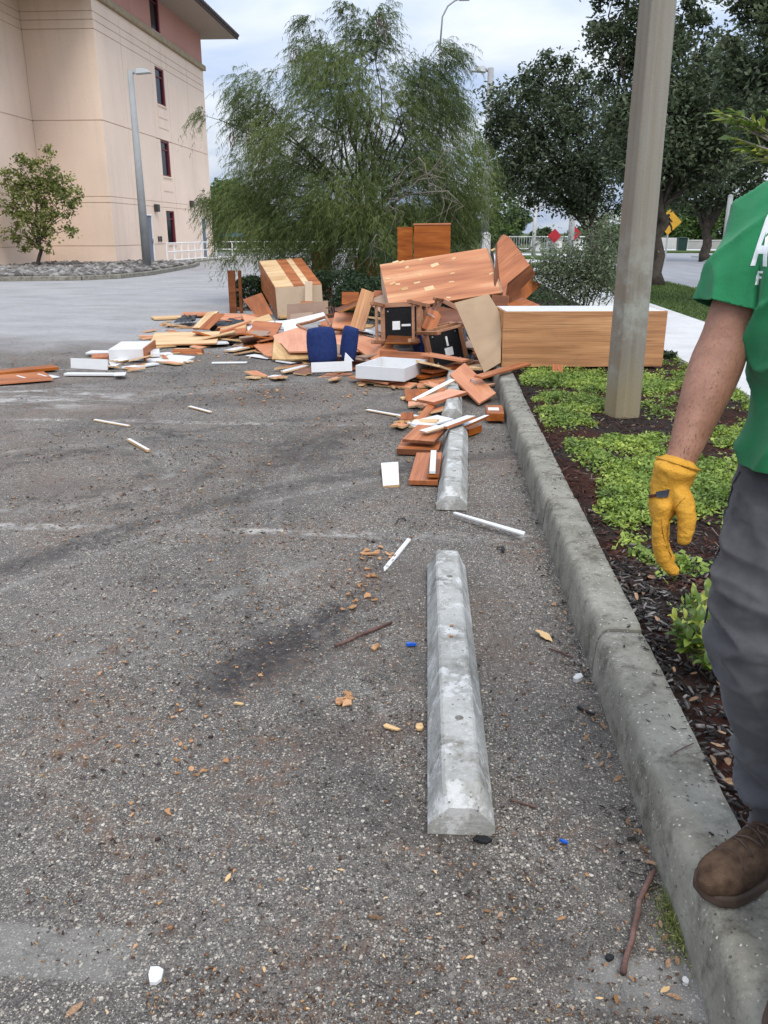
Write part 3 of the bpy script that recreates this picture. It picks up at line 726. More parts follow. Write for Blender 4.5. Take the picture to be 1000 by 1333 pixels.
# ------------------------------------------------------------------ loose ground stuff
def chip_cloud(name, mat, pts, size, aspect=(2, 5), flat_=0.35, tilt=0.5, parent=None, seed=1):
    r = np.random.default_rng(seed); n = len(pts)
    L = size * r.uniform(0.5, 1.5, n); W = L / r.uniform(*aspect, n); H = np.minimum(W, L) * r.uniform(0.2, flat_ + 0.2, n)
    yaw = r.uniform(0, 2 * np.pi, n); tl = r.normal(0, tilt, n); rl = r.normal(0, tilt, n)
    base = np.array([(-1, -1, -1), (1, -.7, -1), (1, .8, -1), (-1, 1, -1), (-.9, -.8, 1), (.8, -.6, 1), (.9, .5, 1), (-.8, .9, 1)]) * 0.5
    P = base[None] * np.stack([L, W, H], 1)[:, None, :]
    ct, st_ = np.cos(tl), np.sin(tl); x = P[..., 0] * ct[:, None] - P[..., 2] * st_[:, None]; z = P[..., 0] * st_[:, None] + P[..., 2] * ct[:, None]; y = P[..., 1]
    cr, sr = np.cos(rl), np.sin(rl); y, z = y * cr[:, None] - z * sr[:, None], y * sr[:, None] + z * cr[:, None]
    cy, sy = np.cos(yaw), np.sin(yaw); x, y = x * cy[:, None] - y * sy[:, None], x * sy[:, None] + y * cy[:, None]
    V = np.stack([x, y, z], 2) + np.asarray(pts)[:, None, :]
    f = np.array([(0, 3, 2, 1), (4, 5, 6, 7), (0, 1, 5, 4), (1, 2, 6, 5), (2, 3, 7, 6), (3, 0, 4, 7)])
    F = (f[None] + (np.arange(n) * 8)[:, None, None]).reshape(-1, 4)
    me = mesh_np(name, V.reshape(-1, 3), F); set_attr(me, 'tint', np.repeat(r.random(n), 8))
    return obj(name, me, mat, parent, kind='stuff')
def leaf_quads(C, L, W, rng, up=0.6, droop=None):
    """rhombic leaves: centres C, length L, width W (arrays) -> V, F"""
    n = len(C)
    d = rng.normal(size=(n, 3)); d[:, 2] *= 1 - up * 0.6
    if droop is not None: d[:, 2] -= droop
    d /= np.linalg.norm(d, axis=1, keepdims=True) + 1e-9
    nrm = rng.normal(size=(n, 3)); nrm[:, 2] += up * 3
    s = np.cross(d, nrm); s /= np.linalg.norm(s, axis=1, keepdims=True) + 1e-9
    V = np.empty((n, 4, 3)); L = np.broadcast_to(L, (n,))[:, None]; W = np.broadcast_to(W, (n,))[:, None]
    V[:, 0] = C - d * L * 0.5; V[:, 1] = C + s * W * 0.5 - d * L * 0.05; V[:, 2] = C + d * L * 0.5; V[:, 3] = C - s * W * 0.5 - d * L * 0.05
    return V.reshape(-1, 3), np.arange(n * 4).reshape(n, 4)
def foliage(name, mat, C, L, W, rng, up=0.6, droop=None, parent=None, kind=None, tint=None, **kw):
    V, F = leaf_quads(C, L, W, rng, up, droop)
    me = mesh_np(name, V, F)
    set_attr(me, 'tint', np.repeat(rng.random(len(C)) if tint is None else np.clip(tint, 0, 1), 4))
    return obj(name, me, mat, parent, kind=kind, **kw)
def nz(x, y, s, o=0): return mnoise.noise(Vector((x * s + o, y * s - o, o * 1.7)))
# mulch: red-brown shreds further up the bed, dark bark near the viewer
pts = []; dk = []
while len(pts) < 11000:
    y = 2.9 + 6.5 * random.random() ** 1.5; x = random.uniform(0.69, 2.5)
    pts.append((x, y, bedz(x, y) + random.uniform(-0.004, 0.016)))
while len(dk) < 9500:
    y = random.uniform(0.9, 3.4); x = 0.69 + 1.7 * random.random() ** 1.3
    if y > 2.9 and nz(x, y, 3) > (3.4 - y): continue
    dk.append((x, y, bedz(x, y) + random.uniform(-0.004, 0.02)))
chip_cloud('shredded_mulch', M['mulch'], pts, 0.034, (3, 8), 0.2, 0.35, seed=3)
chip_cloud('bark_chips', M['darkmulch'], dk, 0.027, (2, 6), 0.12, 0.3, seed=4)
# chips that have slid onto the kerb top and into the gutter
gp = []
for i in range(260):
    y = random.uniform(1.3, 7.5); x = 0.688 - abs(random.gauss(0, 0.010)) - (0.10 * random.random() ** 4); gp.append((x, y, 0.154))
for i in range(900):
    y = 1.2 + 7.5 * random.random() ** 1.6; x = KX - 0.01 - abs(random.gauss(0, 0.045)); 
    if nz(x, y, 2.2, 4) < -0.05: continue
    gp.append((x, y, 0.004))
chip_cloud('gutter_litter', M['darkmulch'], gp, 0.013, (1.8, 5), 0.15, 0.06, seed=5)
# ground cover: low creeping leaves in patches
cc = []; ct = []
def cover_mask(x, y): return nz(x, y, 1.15, 3) * 0.9 + nz(x, y, 3.1, 8) * 0.75
tries = 0
while len(cc) < 68000 and tries < 400000:
    tries += 1
    y = 2.6 + 6.65 * random.random() ** 1.3; x = random.uniform(0.72, 2.5)
    m = cover_mask(x, y) + nz(x, y, 9, 2) * 0.35 + min(0.0, (y - 3.15) * 0.6) + 0.01
    m += random.gauss(0, 0.13)
    if x < 0.86: m -= (0.86 - x) * 4.5
    if m < 0.0: continue
    h = min(0.055, 0.012 + m * 0.12)
    cc.append((x, y, bedz(x, y) + h * random.random() ** 0.6)); ct.append(0.5 + nz(x, y, 5, 1) * 0.5 + random.gauss(0, 0.18))
cc = np.array(cc)
foliage('ground_cover', M['cover'], cc, 0.010 + 0.034 * RNG.random(len(cc)) ** 1.6, 0.008 + 0.018 * RNG.random(len(cc)) ** 1.6, RNG, up=0.7, kind='stuff', tint=np.array(ct))
# rougher green at the far end of the bed
cc = []
while len(cc) < 26000:
    y = 9.0 + 20 * random.random() ** 1.7; x = random.uniform(0.7, 2.5)
    if nz(x, y, 1.3, 6) < -0.25: continue
    cc.append((x, y, bedz(x, y) + random.uniform(0, 0.07)))
foliage('bed_greenery', M['hedgeleaf'], np.array(cc), RNG.uniform(0.04, 0.09, len(cc)), RNG.uniform(0.015, 0.03, len(cc)), RNG, up=0.3, kind='stuff', tint=RNG.uniform(0.3, 1.2, len(cc)))
# lawn blades on the verge in view
n = 60000
C = np.stack([RNG.uniform(3.9, 5.98, n), 10 + 20 * RNG.random(n) ** 1.5, 0.135 + RNG.uniform(0.0, 0.03, n)], 1)
foliage('lawn_grass', M['grass'], C, RNG.uniform(0.05, 0.10, n), RNG.uniform(0.008, 0.016, n), RNG, up=-1.2, kind='stuff')
# rocks in the gravel bed
ico = bmesh.new(); bmesh.ops.create_icosphere(ico, subdivisions=1, radius=1.0)
iv = np.array([v.co[:] for v in ico.verts]); ifc = np.array([[v.index for v in f.verts] for f in ico.faces]); ico.free()
def rocks(name, pts, smin, smax, mat, seed):
    r = np.random.default_rng(seed); n = len(pts)
    V = iv[None] * r.uniform(0.7, 1.25, (n, len(iv), 1)) * (r.uniform(smin, smax, (n, 1, 1)) * np.stack([r.uniform(.8, 1.3, n), r.uniform(.8, 1.3, n), r.uniform(.5, .8, n)], 1)[:, None, :]) + np.asarray(pts)[:, None, :]
    F = (ifc[None] + (np.arange(n) * len(iv))[:, None, None]).reshape(-1, 3)
    me = mesh_np(name, V.reshape(-1, 3), F); set_attr(me, 'tint', np.repeat(r.random(n), len(iv)))
    return obj(name, me, mat, kind='stuff')
def inpoly(x, y, P):
    c = False; j = len(P) - 1
    for i in range(len(P)):
        if (P[i][1] > y) != (P[j][1] > y) and x < (P[j][0] - P[i][0]) * (y - P[i][1]) / (P[j][1] - P[i][1]) + P[i][0]: c = not c
        j = i
    return c
pb = []
for k in range(15000):
    y = 1.1 + 3.4 * random.random() ** 1.7; hw = 0.55 * y + 0.1
    x = random.uniform(-hw, KX - 0.01)
    if nz(x, y, 1.6, 2) < -0.22: continue
    pb.append((x, y, -0.0035 + random.uniform(-0.0008, 0.0012) + 0.004 * math.sin(x * 1.9 + 0.7) * math.sin(y * 1.3) * min(1, max(0, (KX - x) / .3))))
rocks('asphalt_pebbles', pb, 0.0016, 0.0046, M['pebble'], 8)
gpoly = kp + [(-13.6, 38.2), (-13.9, 36.5), (-24, 36.5)]
rp = []
while len(rp) < 3600:
    x, y = random.uniform(-19, -9.9), random.uniform(24.5, 38)
    if inpoly(x - 0.12, y, gpoly) and inpoly(x + 0.22, y - 0.15, gpoly): rp.append((x, y, 0.09 + random.uniform(0, 0.07)))
rocks('bed_rocks', rp, 0.07, 0.16, M['rock'], 5)
# ================================================================== BUILDING
bld = empty('building', (-13.9, 36.3, 0), label='four storey peach stucco building with pink top floor and overhanging roof', cat='building')
def bpart(mb, name, mat, bevel=0, parent=None, label=None, smooth=False):
    o = mb.build(name, mat, parent or bld, label=label, bevel=bevel, smooth=smooth)
    if (parent or bld) is bld: o.location = -bld.location
    return o
BX, BY0, BY1 = -13.9, 36.3, 52.4            # side wall plane and its ends
IX, FY = -16.85, 36.3                       # inner corner, front wall plane
WY = 30.2                                   # projecting wing front
ZL, ZTOP = 10.16, 11.98                     # ledge, eave
# structural core, set back 5 cm behind the stucco panels (shows in the joints)
core = MB(); core.box2((-30, 36.42, -0.1), (BX - 0.17, BY1 - 0.06, ZL)); core.box2((-30, WY + 0.12, -0.1), (IX - 0.12, 36.42, ZL))
bpart(core, 'wall_core', M['groove'])
rows = [(-0.1, 0.82), (0.85, 2.56), (2.585, 2.80), (2.825, 5.70), (5.74, 9.00), (9.035, 9.32), (9.355, 9.62), (9.655, 10.14)]
wins = [(43.60, 44.95, 0.82, 2.42), (43.60, 44.95, 4.05, 5.69), (43.60, 44.95, 7.30, 8.96)]
doors = [(40.42, 41.35, 0.0, 2.2), (49.95, 50.95, 0.0, 2.2)]
cols = [36.3, 39.2, 43.05, 45.45, 49.0, 52.4]
T = 0.06
def panel_y(y0, y1, z0, z1):                # one stucco panel on the side wall, cut round openings
    cuts = [(a, b, c, d) for (a, b, c, d) in wins + doors if a < y1 and b > y0 and c < z1 - 0.02 and d > z0 + 0.02]
    mb = MB(); segs = [(y0, y1)]
    if not cuts: mb.box2((BX - T, y0, z0), (BX, y1, z1))
    else:
        c = cuts[0]
        if c[0] > y0: mb.box2((BX - T, y0, z0), (BX, c[0], z1))
        if c[1] < y1: mb.box2((BX - T, c[1], z0), (BX, y1, z1))
        if c[2] > z0 + 0.02: mb.box2((BX - T, c[0], z0), (BX, c[1], c[2]))
        if c[3] < z1 - 0.02: mb.box2((BX - T, c[0], c[3]), (BX, c[1], z1))
    bpart(mb, 'wall_panel', M['peach'])
for i, (z0, z1) in enumerate(rows):
    for a, b in zip(cols[:-1], cols[1:]): panel_y(a + (0.012 if a > 37 else 0), b - (0.012 if b < 52 else 0), z0, z1)
    bpart(MB().box2((IX + 0.012, FY, z0), (BX - T - 0.002, FY + T, z1)), 'wall_panel', M['peach'])
    bpart(MB().box2((IX - T, WY + 0.012, z0), (IX, FY + T, z1)), 'wall_panel', M['peach'])
    bpart(MB().box2((-29, WY, z0), (IX - T - 0.002, WY + T, z1)), 'wall_panel', M['peach'])
# shallow backing behind the open joints
for (za, zb) in zip([q[1] for q in rows[:-1]], [q[0] for q in rows[1:]]):
    for a, b in ((36.3 + T, 43.05), (43.05, 45.45), (45.45, 52.38)):
        if a == 43.05 and ((za + zb) / 2 < 1 or 5.6 < za < 5.8): continue
        if a == 36.3 + T and za < 2.2: segs_ = [(a, 40.40), (41.37, b)]
        elif a == 45.45 and za < 2.2: segs_ = [(a, 49.93), (50.97, b)]
        else: segs_ = [(a, b)]
        for p_, q_ in segs_: bpart(MB().box2((BX - .10, p_, za + .001), (BX - .022, q_, zb - .001)), 'joint_filler', M['groove'])
    bpart(MB().box2((IX + .02, FY + .022, za + .001), (BX - .09, FY + .1, zb - .001)), 'joint_filler', M['groove'])
    bpart(MB().box2((IX - .1, WY + .09, za + .001), (IX - .022, FY + .05, zb - .001)), 'joint_filler', M['groove'])
    bpart(MB().box2((-29, WY + .022, za + .001), (IX - .09, WY + .1, zb - .001)), 'joint_filler', M['groove'])
# raised plaster surround lines by the window stack
for z0, z1 in ((3.35, 3.72), (6.25, 6.6), (6.72, 7.05)):
    bpart(MB().box2((BX, 43.55, z0), (BX + 0.025, 45.0, z1)), 'plaster_panel', M['peach'])
bpart(MB().box2((IX - T, WY - 0.06, ZL), (BX + 0.14, FY - 0.14, ZL + 0.02)), 'ledge_cap', M['ledge'])
# stone ledge and pink storey
bpart(MB().box2((BX - 0.1, FY - 0.14, ZL), (BX + 0.16, BY1 + 0.12, ZL + 0.26)), 'ledge', M['ledge'], 0.02)
bpart(MB().box2((-30, FY - 0.14, ZL), (BX - 0.1, FY + 0.1, ZL + 0.26)), 'ledge', M['ledge'], 0.02)
pk = MB(); ya, yb = 43.60, 44.95
pk.box2((BX - 0.3, FY, ZL + 0.26), (BX - 0.02, ya, ZTOP + 0.6)); pk.box2((BX - 0.3, yb, ZL + 0.26), (BX - 0.02, BY1, ZTOP + 0.6))
pk.box2((BX - 0.3, ya, ZL + 0.26), (BX - 0.02, yb, 10.55)); pk.box2((BX - 0.3, ya, 12.2), (BX - 0.02, yb, ZTOP + 0.6))
pk.box2((-30, FY, ZL + 0.26), (BX - 0.31, FY + 0.28, ZTOP + 0.6))
bpart(pk, 'top_storey_wall', M['pink'])
# roof with deep eaves
rf = MB()
rf.add([(-34, FY - 2.4, 12.08), (BX + 1.8, FY - 2.4, 12.08), (BX + 1.8, BY1 + 1.2, 12.08), (-34, BY1 + 1.2, 12.08),
        (-34, FY + 6, 15.4), (BX - 5.5, FY + 6, 15.4), (BX - 5.5, BY1 - 6, 15.4), (-34, BY1 - 6, 15.4)],
       [(0, 1, 5, 4), (1, 2, 6, 5), (2, 3, 7, 6), (4, 5, 6, 7), (3, 0, 4, 7)])
roof = bpart(rf, 'roof', M['rooftile'])
bpart(MB().box2((-34, FY - 2.38, ZTOP), (BX + 1.78, BY1 + 1.18, ZTOP + 0.09)), 'soffit', M['soffit'])
bpart(MB().box2((BX + 1.78, FY - 2.44, ZTOP - 0.02), (BX + 1.86, BY1 + 1.26, ZTOP + 0.14)), 'fascia', M['rooftile'])
yy = FY - 2.3
while yy < BY1 + 1.15:
    bpart(MB().tube([(BX + 1.94, yy, 12.12), (BX + 0.4, yy, 12.86)], 0.09, 6), 'roof_tile', M['rooftile']); yy += 0.30
for (a, b, c, d) in wins + [(43.60, 44.95, 10.5, 12.2)]:
    f = MB(); x = BX - 0.03
    f.box2((x - 0.10, a, c), (x, a + 0.07, d)); f.box2((x - 0.10, b - 0.16, c), (x + 0.02, b, d))
    f.box2((x - 0.10, a + 0.07, d - 0.07), (x, b - 0.16, d)); f.box2((x - 0.10, a + 0.07, c), (x, b - 0.16, c + 0.07))
    f.box2((x - 0.09, a + 0.07, c + (d - c) * 0.74), (x - 0.02, b - 0.16, c + (d - c) * 0.74 + 0.05))
    w = bpart(f, 'window', M['maroon'])
    bpart(MB().box2((x - 0.095, a + 0.07, c + 0.07), (x - 0.07, b - 0.16, d - 0.07)), 'pane', M['glass'], parent=w)
    bpart(MB().box2((BX, a - 0.02, c - 0.07), (BX + 0.05, b + 0.02, c - 0.002)), 'sill', M['peach'], parent=w)
for (a, b, c, d) in doors:
    f = MB(); f.box2((BX - 0.08, a, c), (BX - 0.03, b, d)); dd = bpart(f, 'door', M['door'])
    fr = MB(); fr.box2((BX - 0.06, a - 0.0, c), (BX + 0.02, a + 0.06, d)); fr.box2((BX - 0.06, b - 0.06, c), (BX + 0.02, b, d)); fr.box2((BX - 0.06, a + 0.06, d - 0.06), (BX + 0.02, b - 0.06, d))
    bpart(fr, 'door_frame', M['whitepaint'], parent=dd)
    bpart(MB().box2((BX - 0.03, b - 0.2, 0.95), (BX + 0.03, b - 0.1, 1.1)), 'handle', M['steel'], parent=dd)
for y, z in ((41.95, 2.50), (48.0, 2.86)):
    bpart(MB().box2((BX, y - 0.16, z - 0.17), (BX + 0.2, y + 0.16, z + 0.17)), 'wall_light', M['darkmetal'], 0.02)
for y in (42.0, 42.35): bpart(MB().box2((BX, y, 0.95), (BX + 0.06, y + 0.14, 1.2)), 'junction_box', M['darkmetal'])
# window on the projecting wing at the left edge of the view
w = bpart(MB().box2((-18.95, WY - 0.03, 0.9), (-17.95, WY + 0.03, 2.3)), 'window', M['maroon'])
bpart(MB().box2((-18.87, WY - 0.045, 0.98), (-18.03, WY - 0.03, 2.22)), 'pane', M['glass'], parent=w)

# ---- ramp slab and white railing
MB().box2((-13.3, 38.6, -0.02), (-11.9, 45.6, 0.07)).build('ramp_slab', M['kerb'], kind='structure', bevel=0.02)
MB().box2((-13.3, 45.62, -0.02), (-4.2, 47.4, 0.07)).build('ramp_slab', M['pavement'], kind='structure', bevel=0.02)
def railing(a, b, n, label, grp):
    a, b = Vector(a), Vector(b); d = b - a
    r = empty('railing', a, label=label, cat='railing')
    for k in range(n + 1):
        p = d * k / n
        MB().box((p.x, p.y, 0.43), (0.055, 0.055, 0.90)).build('post', M['whitepaint'], r)
    u = d.normalized()
    for z in (0.86, 0.48, 0.10):
        MB().tube([Vector((0, 0, z)) + u * 0.028, d + Vector((0, 0, z)) - u * 0.028], 0.026, 6).build('rail', M['whitepaint'], r)
railing((-12.6, 39.2, 0.05), (-12.1, 44.3, 0.05), 6, 'white metal railing running along the building wall past the left door', 'r')
railing((-12.0, 45.7, 0.05), (-4.4, 46.6, 0.05), 9, 'white metal railing running from the far door out behind the feathery tree', 'r')

# ================================================================== POLES, SIGNS, BARRIERS
def shoebox_lamp(base, h, r0, arm, label, armdir=1, mat='galv', square=False):
    t = empty('street_lamp', base, label=label, cat='street lamp')
    mb = MB().tube([(0, 0, -0.05), (0, 0, h)], [r0, r0 * 0.62], 4 if square else 12); mb.build('pole', M[mat], t, smooth=not square)
    MB().tube([(0, 0, h - 0.12), (armdir * arm * 0.35, 0, h - 0.02)], 0.05, 8).build('arm', M[mat], t, smooth=True)
    hd = MB(); x0, x1 = armdir * arm * 0.25, armdir * arm
    s = 1 if armdir > 0 else -1
    hd.add([(x0, -0.16, h - 0.14), (x1, -0.14, h - 0.10), (x1, 0.14, h - 0.10), (x0, 0.16, h - 0.14), (x0 + s * 0.06, -0.10, h + 0.06), (x1 - s * 0.2, -0.09, h + 0.04), (x1 - s * 0.2, 0.09, h + 0.04), (x0 + s * 0.06, 0.10, h + 0.06)],
           [(0, 3, 2, 1), (4, 5, 6, 7), (0, 1, 5, 4), (1, 2, 6, 5), (2, 3, 7, 6), (3, 0, 4, 7)])
    hd.build('lamp_head', M['galv'], t, bevel=0.02)
    MB().box((0, 0, 0.03), (r0 * 3, r0 * 3, 0.10)).build('base_plate', M[mat], t, bevel=0.01)
    return t
shoebox_lamp((-11.3, 32.6, 0.0), 6.9, 0.17, 0.78, 'tapered grey lamp post in front of the peach building', 1, 'farpole')
shoebox_lamp((1.45, 30.0, 0.0), 6.4, 0.15, 0.62, 'grey lamp post rising between the feathery tree and the dark oak', -1, 'farpole')
# near concrete pole: square with broad chamfers
pole = empty('concrete_pole', (1.352, 6.14, 0.10), (0, math.radians(-0.35), math.radians(24)), label='thick square concrete lamp pole standing in the ground cover by the kerb', cat='pole')
c_, h_ = 0.038, 0.107
sec = [(-h_ + c_, -h_), (h_ - c_, -h_), (h_, -h_ + c_), (h_, h_ - c_), (h_ - c_, h_), (-h_ + c_, h_), (-h_, h_ - c_), (-h_, -h_ + c_)]
pv = []; pf = []; NZ = 60
for i in range(NZ + 1):
    z = -0.1 + 7.6 * i / NZ; k = 1 - 0.035 * max(z, 0) if z < 4 else 0.86 - 0.01 * (z - 4)
    for x, y in sec: pv.append((x * k, y * k, z))
for i in range(NZ):
    for j in range(8): pf.append((i * 8 + j, i * 8 + (j + 1) % 8, (i + 1) * 8 + (j + 1) % 8, (i + 1) * 8 + j))
pf.append(tuple(range(7, -1, -1))); pf.append(tuple(NZ * 8 + j for j in range(8)))
mb = MB(); mb.add(pv, pf); mb.build('shaft', M['polecon'], pole, bevel=0.006)
MB().tube([(0, 0, 7.3), (-0.5, 0.2, 7.5)], 0.05, 8).build('arm', M['galv'], pole)
MB().box((-0.75, 0.3, 7.52), (0.6, 0.3, 0.16)).build('lamp_head', M['galv'], pole, bevel=0.03)
# curved thin lamp arm above the feathery tree
t = empty('street_lamp', (AT(575, 320, 40).x, 40, 0), label='thin curved arm lamp peeking above the top of the feathery tree', cat='street lamp')
p0 = AT(575, 320, 40); top = [AT(573, 60, 40), AT(576, 22, 40), AT(583, 8, 40), AT(592, 1, 40), AT(600, -2, 40)]
b0 = Vector((p0.x, 40, 0))
MB().tube([Vector((0, 0, -0.05)), top[0] - b0], [0.10, 0.06], 8).build('pole', M['farpole'], t, smooth=True)
MB().tube([q - b0 for q in top], 0.035, 6).build('arm', M['farpole'], t, smooth=True)
q = top[-1] - b0; MB().box((q.x + 0.15, 0, q.z - 0.02), (0.45, 0.2, 0.12)).build('lamp_head', M['galv'], t, bevel=0.03)
# slim posts in the distance
def slim(px, ybot, ytop, Y, w, mat, label, cat='post'):
    b = AT(px, ybot, Y); a = AT(px, ytop, Y)
    o = empty('slim_post', (b.x, Y, 0), label=label, cat=cat)
    MB().tube([(0, 0, -0.05), (0, 0, a.z)], [w, w * 0.8], 8).build('pole', M[mat], o, smooth=True)
    MB().tube([(0, 0, a.z), (0, 0, a.z + 0.06)], [w * 0.9, w * 0.3], 8).build('cap', M[mat], o)
    return o
slim(694, 333, 255, 49, 0.11, 'pavement', 'pale slim post on the grass island left of the red signs')
slim(741, 345, 262, 38, 0.15, 'farpole', 'dark grey post just left of the forked oak trunk')
slim(633, 322, 305, 24, 0.14, 'pavement', 'short pale post behind the tilted wardrobe')
slim(942, 330, 255, 40, 0.14, 'farpole', 'grey post in front of the far right oak')
def diamond_sign(px, py, Y, r, mat, label, zpost=0.0):
    c = AT(px, py, Y); o = empty('road_sign', (c.x, Y, zpost), label=label, cat='sign')
    h = c.z - zpost
    MB().box((0, 0.03, (h - r * 0.2) / 2), (0.07, 0.05, h - r * 0.2 + 0.05)).build('post', M['galv'], o)
    f = MB(); f.add([(0, -0.015, h - r), (r, -0.015, h), (0, -0.015, h + r), (-r, -0.015, h), (0, 0.0, h - r), (r, 0.0, h), (0, 0.0, h + r), (-r, 0.0, h)],
                    [(0, 1, 2, 3), (7, 6, 5, 4), (0, 4, 5, 1), (1, 5, 6, 2), (2, 6, 7, 3), (3, 7, 4, 0)])
    fc = f.build('sign_face', M[mat], o)
    return o, fc, h
diamond_sign(722, 307, 66, 0.52, 'red', 'red diamond sign left of the dark grey post')
diamond_sign(748, 304, 66, 0.52, 'red', 'red diamond sign right of the dark grey post')
sg, sf, h = diamond_sign(871, 289, 40, 0.55, 'yellow', 'yellow diamond pedestrian crossing sign with black walking figure', 0.1)
wk = MB()
wk.tube([(-0.06, -0.022, h + 0.27), (-0.06, -0.03, h + 0.27)], 0.075, 10)
def limb(a, b, w): wk.box(((a[0] + b[0]) / 2, -0.022, h + (a[1] + b[1]) / 2), (w, 0.008, math.dist(a, b)), (0, math.atan2(b[0] - a[0], b[1] - a[1]), 0))
limb((-0.05, 0.18), (0.0, -0.08), 0.14); limb((0.0, -0.06), (-0.16, -0.36), 0.075); limb((0.02, -0.06), (0.13, -0.2), 0.075); limb((0.13, -0.2), (0.15, -0.38), 0.065)
limb((-0.07, 0.16), (-0.2, -0.02), 0.055); limb((-0.01, 0.15), (0.14, 0.0), 0.055)
wk.build('walking_figure', M['black'], sf)
# far fence, white blocks, barrier, bin
fa, fb = AT(656, 316, 70), AT(772, 316, 70)
fn = empty('metal_fence', (fa.x, 70, 0), label='pale metal fence of thin bars across the end of the road', cat='fence')
L = fb.x - fa.x
for z in (0.15, 1.05): MB().box((L / 2, 0, z), (L, 0.05, 0.06)).build('rail', M['whitepaint'], fn)
for k in range(36): MB().box((L * k / 35, 0, 0.55), (0.05, 0.045, 1.12)).build('bar', M['galv'], fn)
for px, lab in ((697, 'low white block by the dark hedge at the road end'), (721, 'low white block under the left red sign'), (748, 'low white block under the right red sign')):
    c = AT(px, 320, 66.8); o = empty('white_block', (c.x, 66.8, 0.0), label=lab, cat='block')
    MB().box((0, 0, 0.42), (1.15 if px > 700 else 0.7, 0.5, 0.86)).build('block', M['whitepaint'], o, bevel=0.02)
    MB().box((0, 0, 0.88), (1.3 if px > 700 else 0.8, 0.6, 0.06)).build('cap', M['pavement'], o)
b0, b1 = AT(860, 318, 72), AT(1010, 318, 72)
br = empty('barrier_wall', (b0.x, 72, 0), label='low pale concrete wall beyond the road under the oaks', cat='wall')
MB().box2((0, 0, -0.05), (2.2, 0.4, 0.95)).build('end_block', M['pavement'], br, bevel=0.03)
MB().box2((2.2, 0.1, -0.05), (b1.x - b0.x, 0.35, 0.72)).build('wall', M['barrier'], br)
for k in range(6): MB().box2((2.2 + k * 1.4, 0.06, 0.72), (2.2 + k * 1.4 + 1.38, 0.39, 0.80)).build('coping', M['pavement'], br)
c = AT(887, 325, 66.2); bn = empty('waste_bin', (c.x, 66.2, 0.1), label='dark green bin standing before the pale wall across the road', cat='bin')
MB().box((0, 0, 0.42), (0.62, 0.6, 0.84), taper=1.08).build('body', M['greenbin'], bn, bevel=0.03)
MB().box((0, -0.02, 0.88), (0.72, 0.7, 0.08)).build('lid', M['greenbin'], bn, bevel=0.03)
# blue canopy seen over the railing
c = AT(300, 306, 62); cp = empty('blue_canopy', (c.x, 62, 0), label='blue flat canopy on posts seen over the white railing', cat='canopy')
MB().box((0, 0, c.z), (1.35, 2.0, 0.26)).build('canopy_top', M['bluetarp'], cp, bevel=0.05)
for sx in (-0.6, 0.6):
    for sy in (-0.9, 0.9): MB().box((sx, sy, c.z / 2 - 0.08), (0.06, 0.06, c.z - 0.1)).build('post', M['galv'], cp)
# dark green screen fence standing behind the feathery tree
a, b = AT(468, 310, 25), AT(516, 310, 25)
gs = empty('screen_fence', (a.x, 25, 0), label='dark green mesh screen fence glimpsed behind the feathery tree', cat='fence')
zt = AT(490, 296, 25).z
MB().box(((b.x - a.x) / 2, 0, zt / 2), (b.x - a.x, 0.02, zt)).build('screen', M['greenscreen'], gs)
for k in range(3): MB().tube([((b.x - a.x) * k / 2, 0.04, -0.05), ((b.x - a.x) * k / 2, 0.04, zt + 0.05)], 0.03, 6).build('post', M['galv'], gs)
# ================================================================== TREES AND SHRUBS
def limbs(trunk_base, fork, lobes, r0, rng, per_lobe=3, gnarl=0.06):
    """one mesh of trunk and limbs: trunk to the fork point, a limb to each crown lobe, twigs inside it"""
    mb = MB(); tb, fk = Vector(trunk_base), Vector(fork)
    def path(a, b, n, sag=0.0):
        P = []
        for i in range(n + 1):
            t = i / n; p = a.lerp(b, t); L = (b - a).length
            w = math.sin(math.pi * t) * L * gnarl
            p += Vector((rng.normal() * w * .6, rng.normal() * w * .6, rng.normal() * w * .4 + sag * L * math.sin(math.pi * t)))
            P.append(p)
        return P
    P = path(tb, fk, 6); mb.tube(P, [r0 * (1.35 if i == 0 else 1.0 - 0.35 * i / 6) for i in range(7)], 9)
    for (c, r) in lobes:
        c = Vector(c); d = (c - fk).length; s = fk.lerp(tb, min(0.35, 0.1 + rng.random() * 0.25))
        q = path(s, c, 6, 0.08); rr = r0 * 0.5 * min(1, 0.4 + r / 2)
        mb.tube(q, [rr * (1 - 0.8 * i / 6) for i in range(7)], 6)
        for k in range(per_lobe):
            st = q[rng.integers(3, 7)]; dv = Vector(rng.normal(size=3)); dv.normalize(); dv.z = abs(dv.z) * 0.6
            mb.tube(path(st, st + dv * r * 0.85, 4, 0.05), [rr * 0.3 * (1 - 0.8 * i / 4) for i in range(5)], 4, caps=False)
    return mb
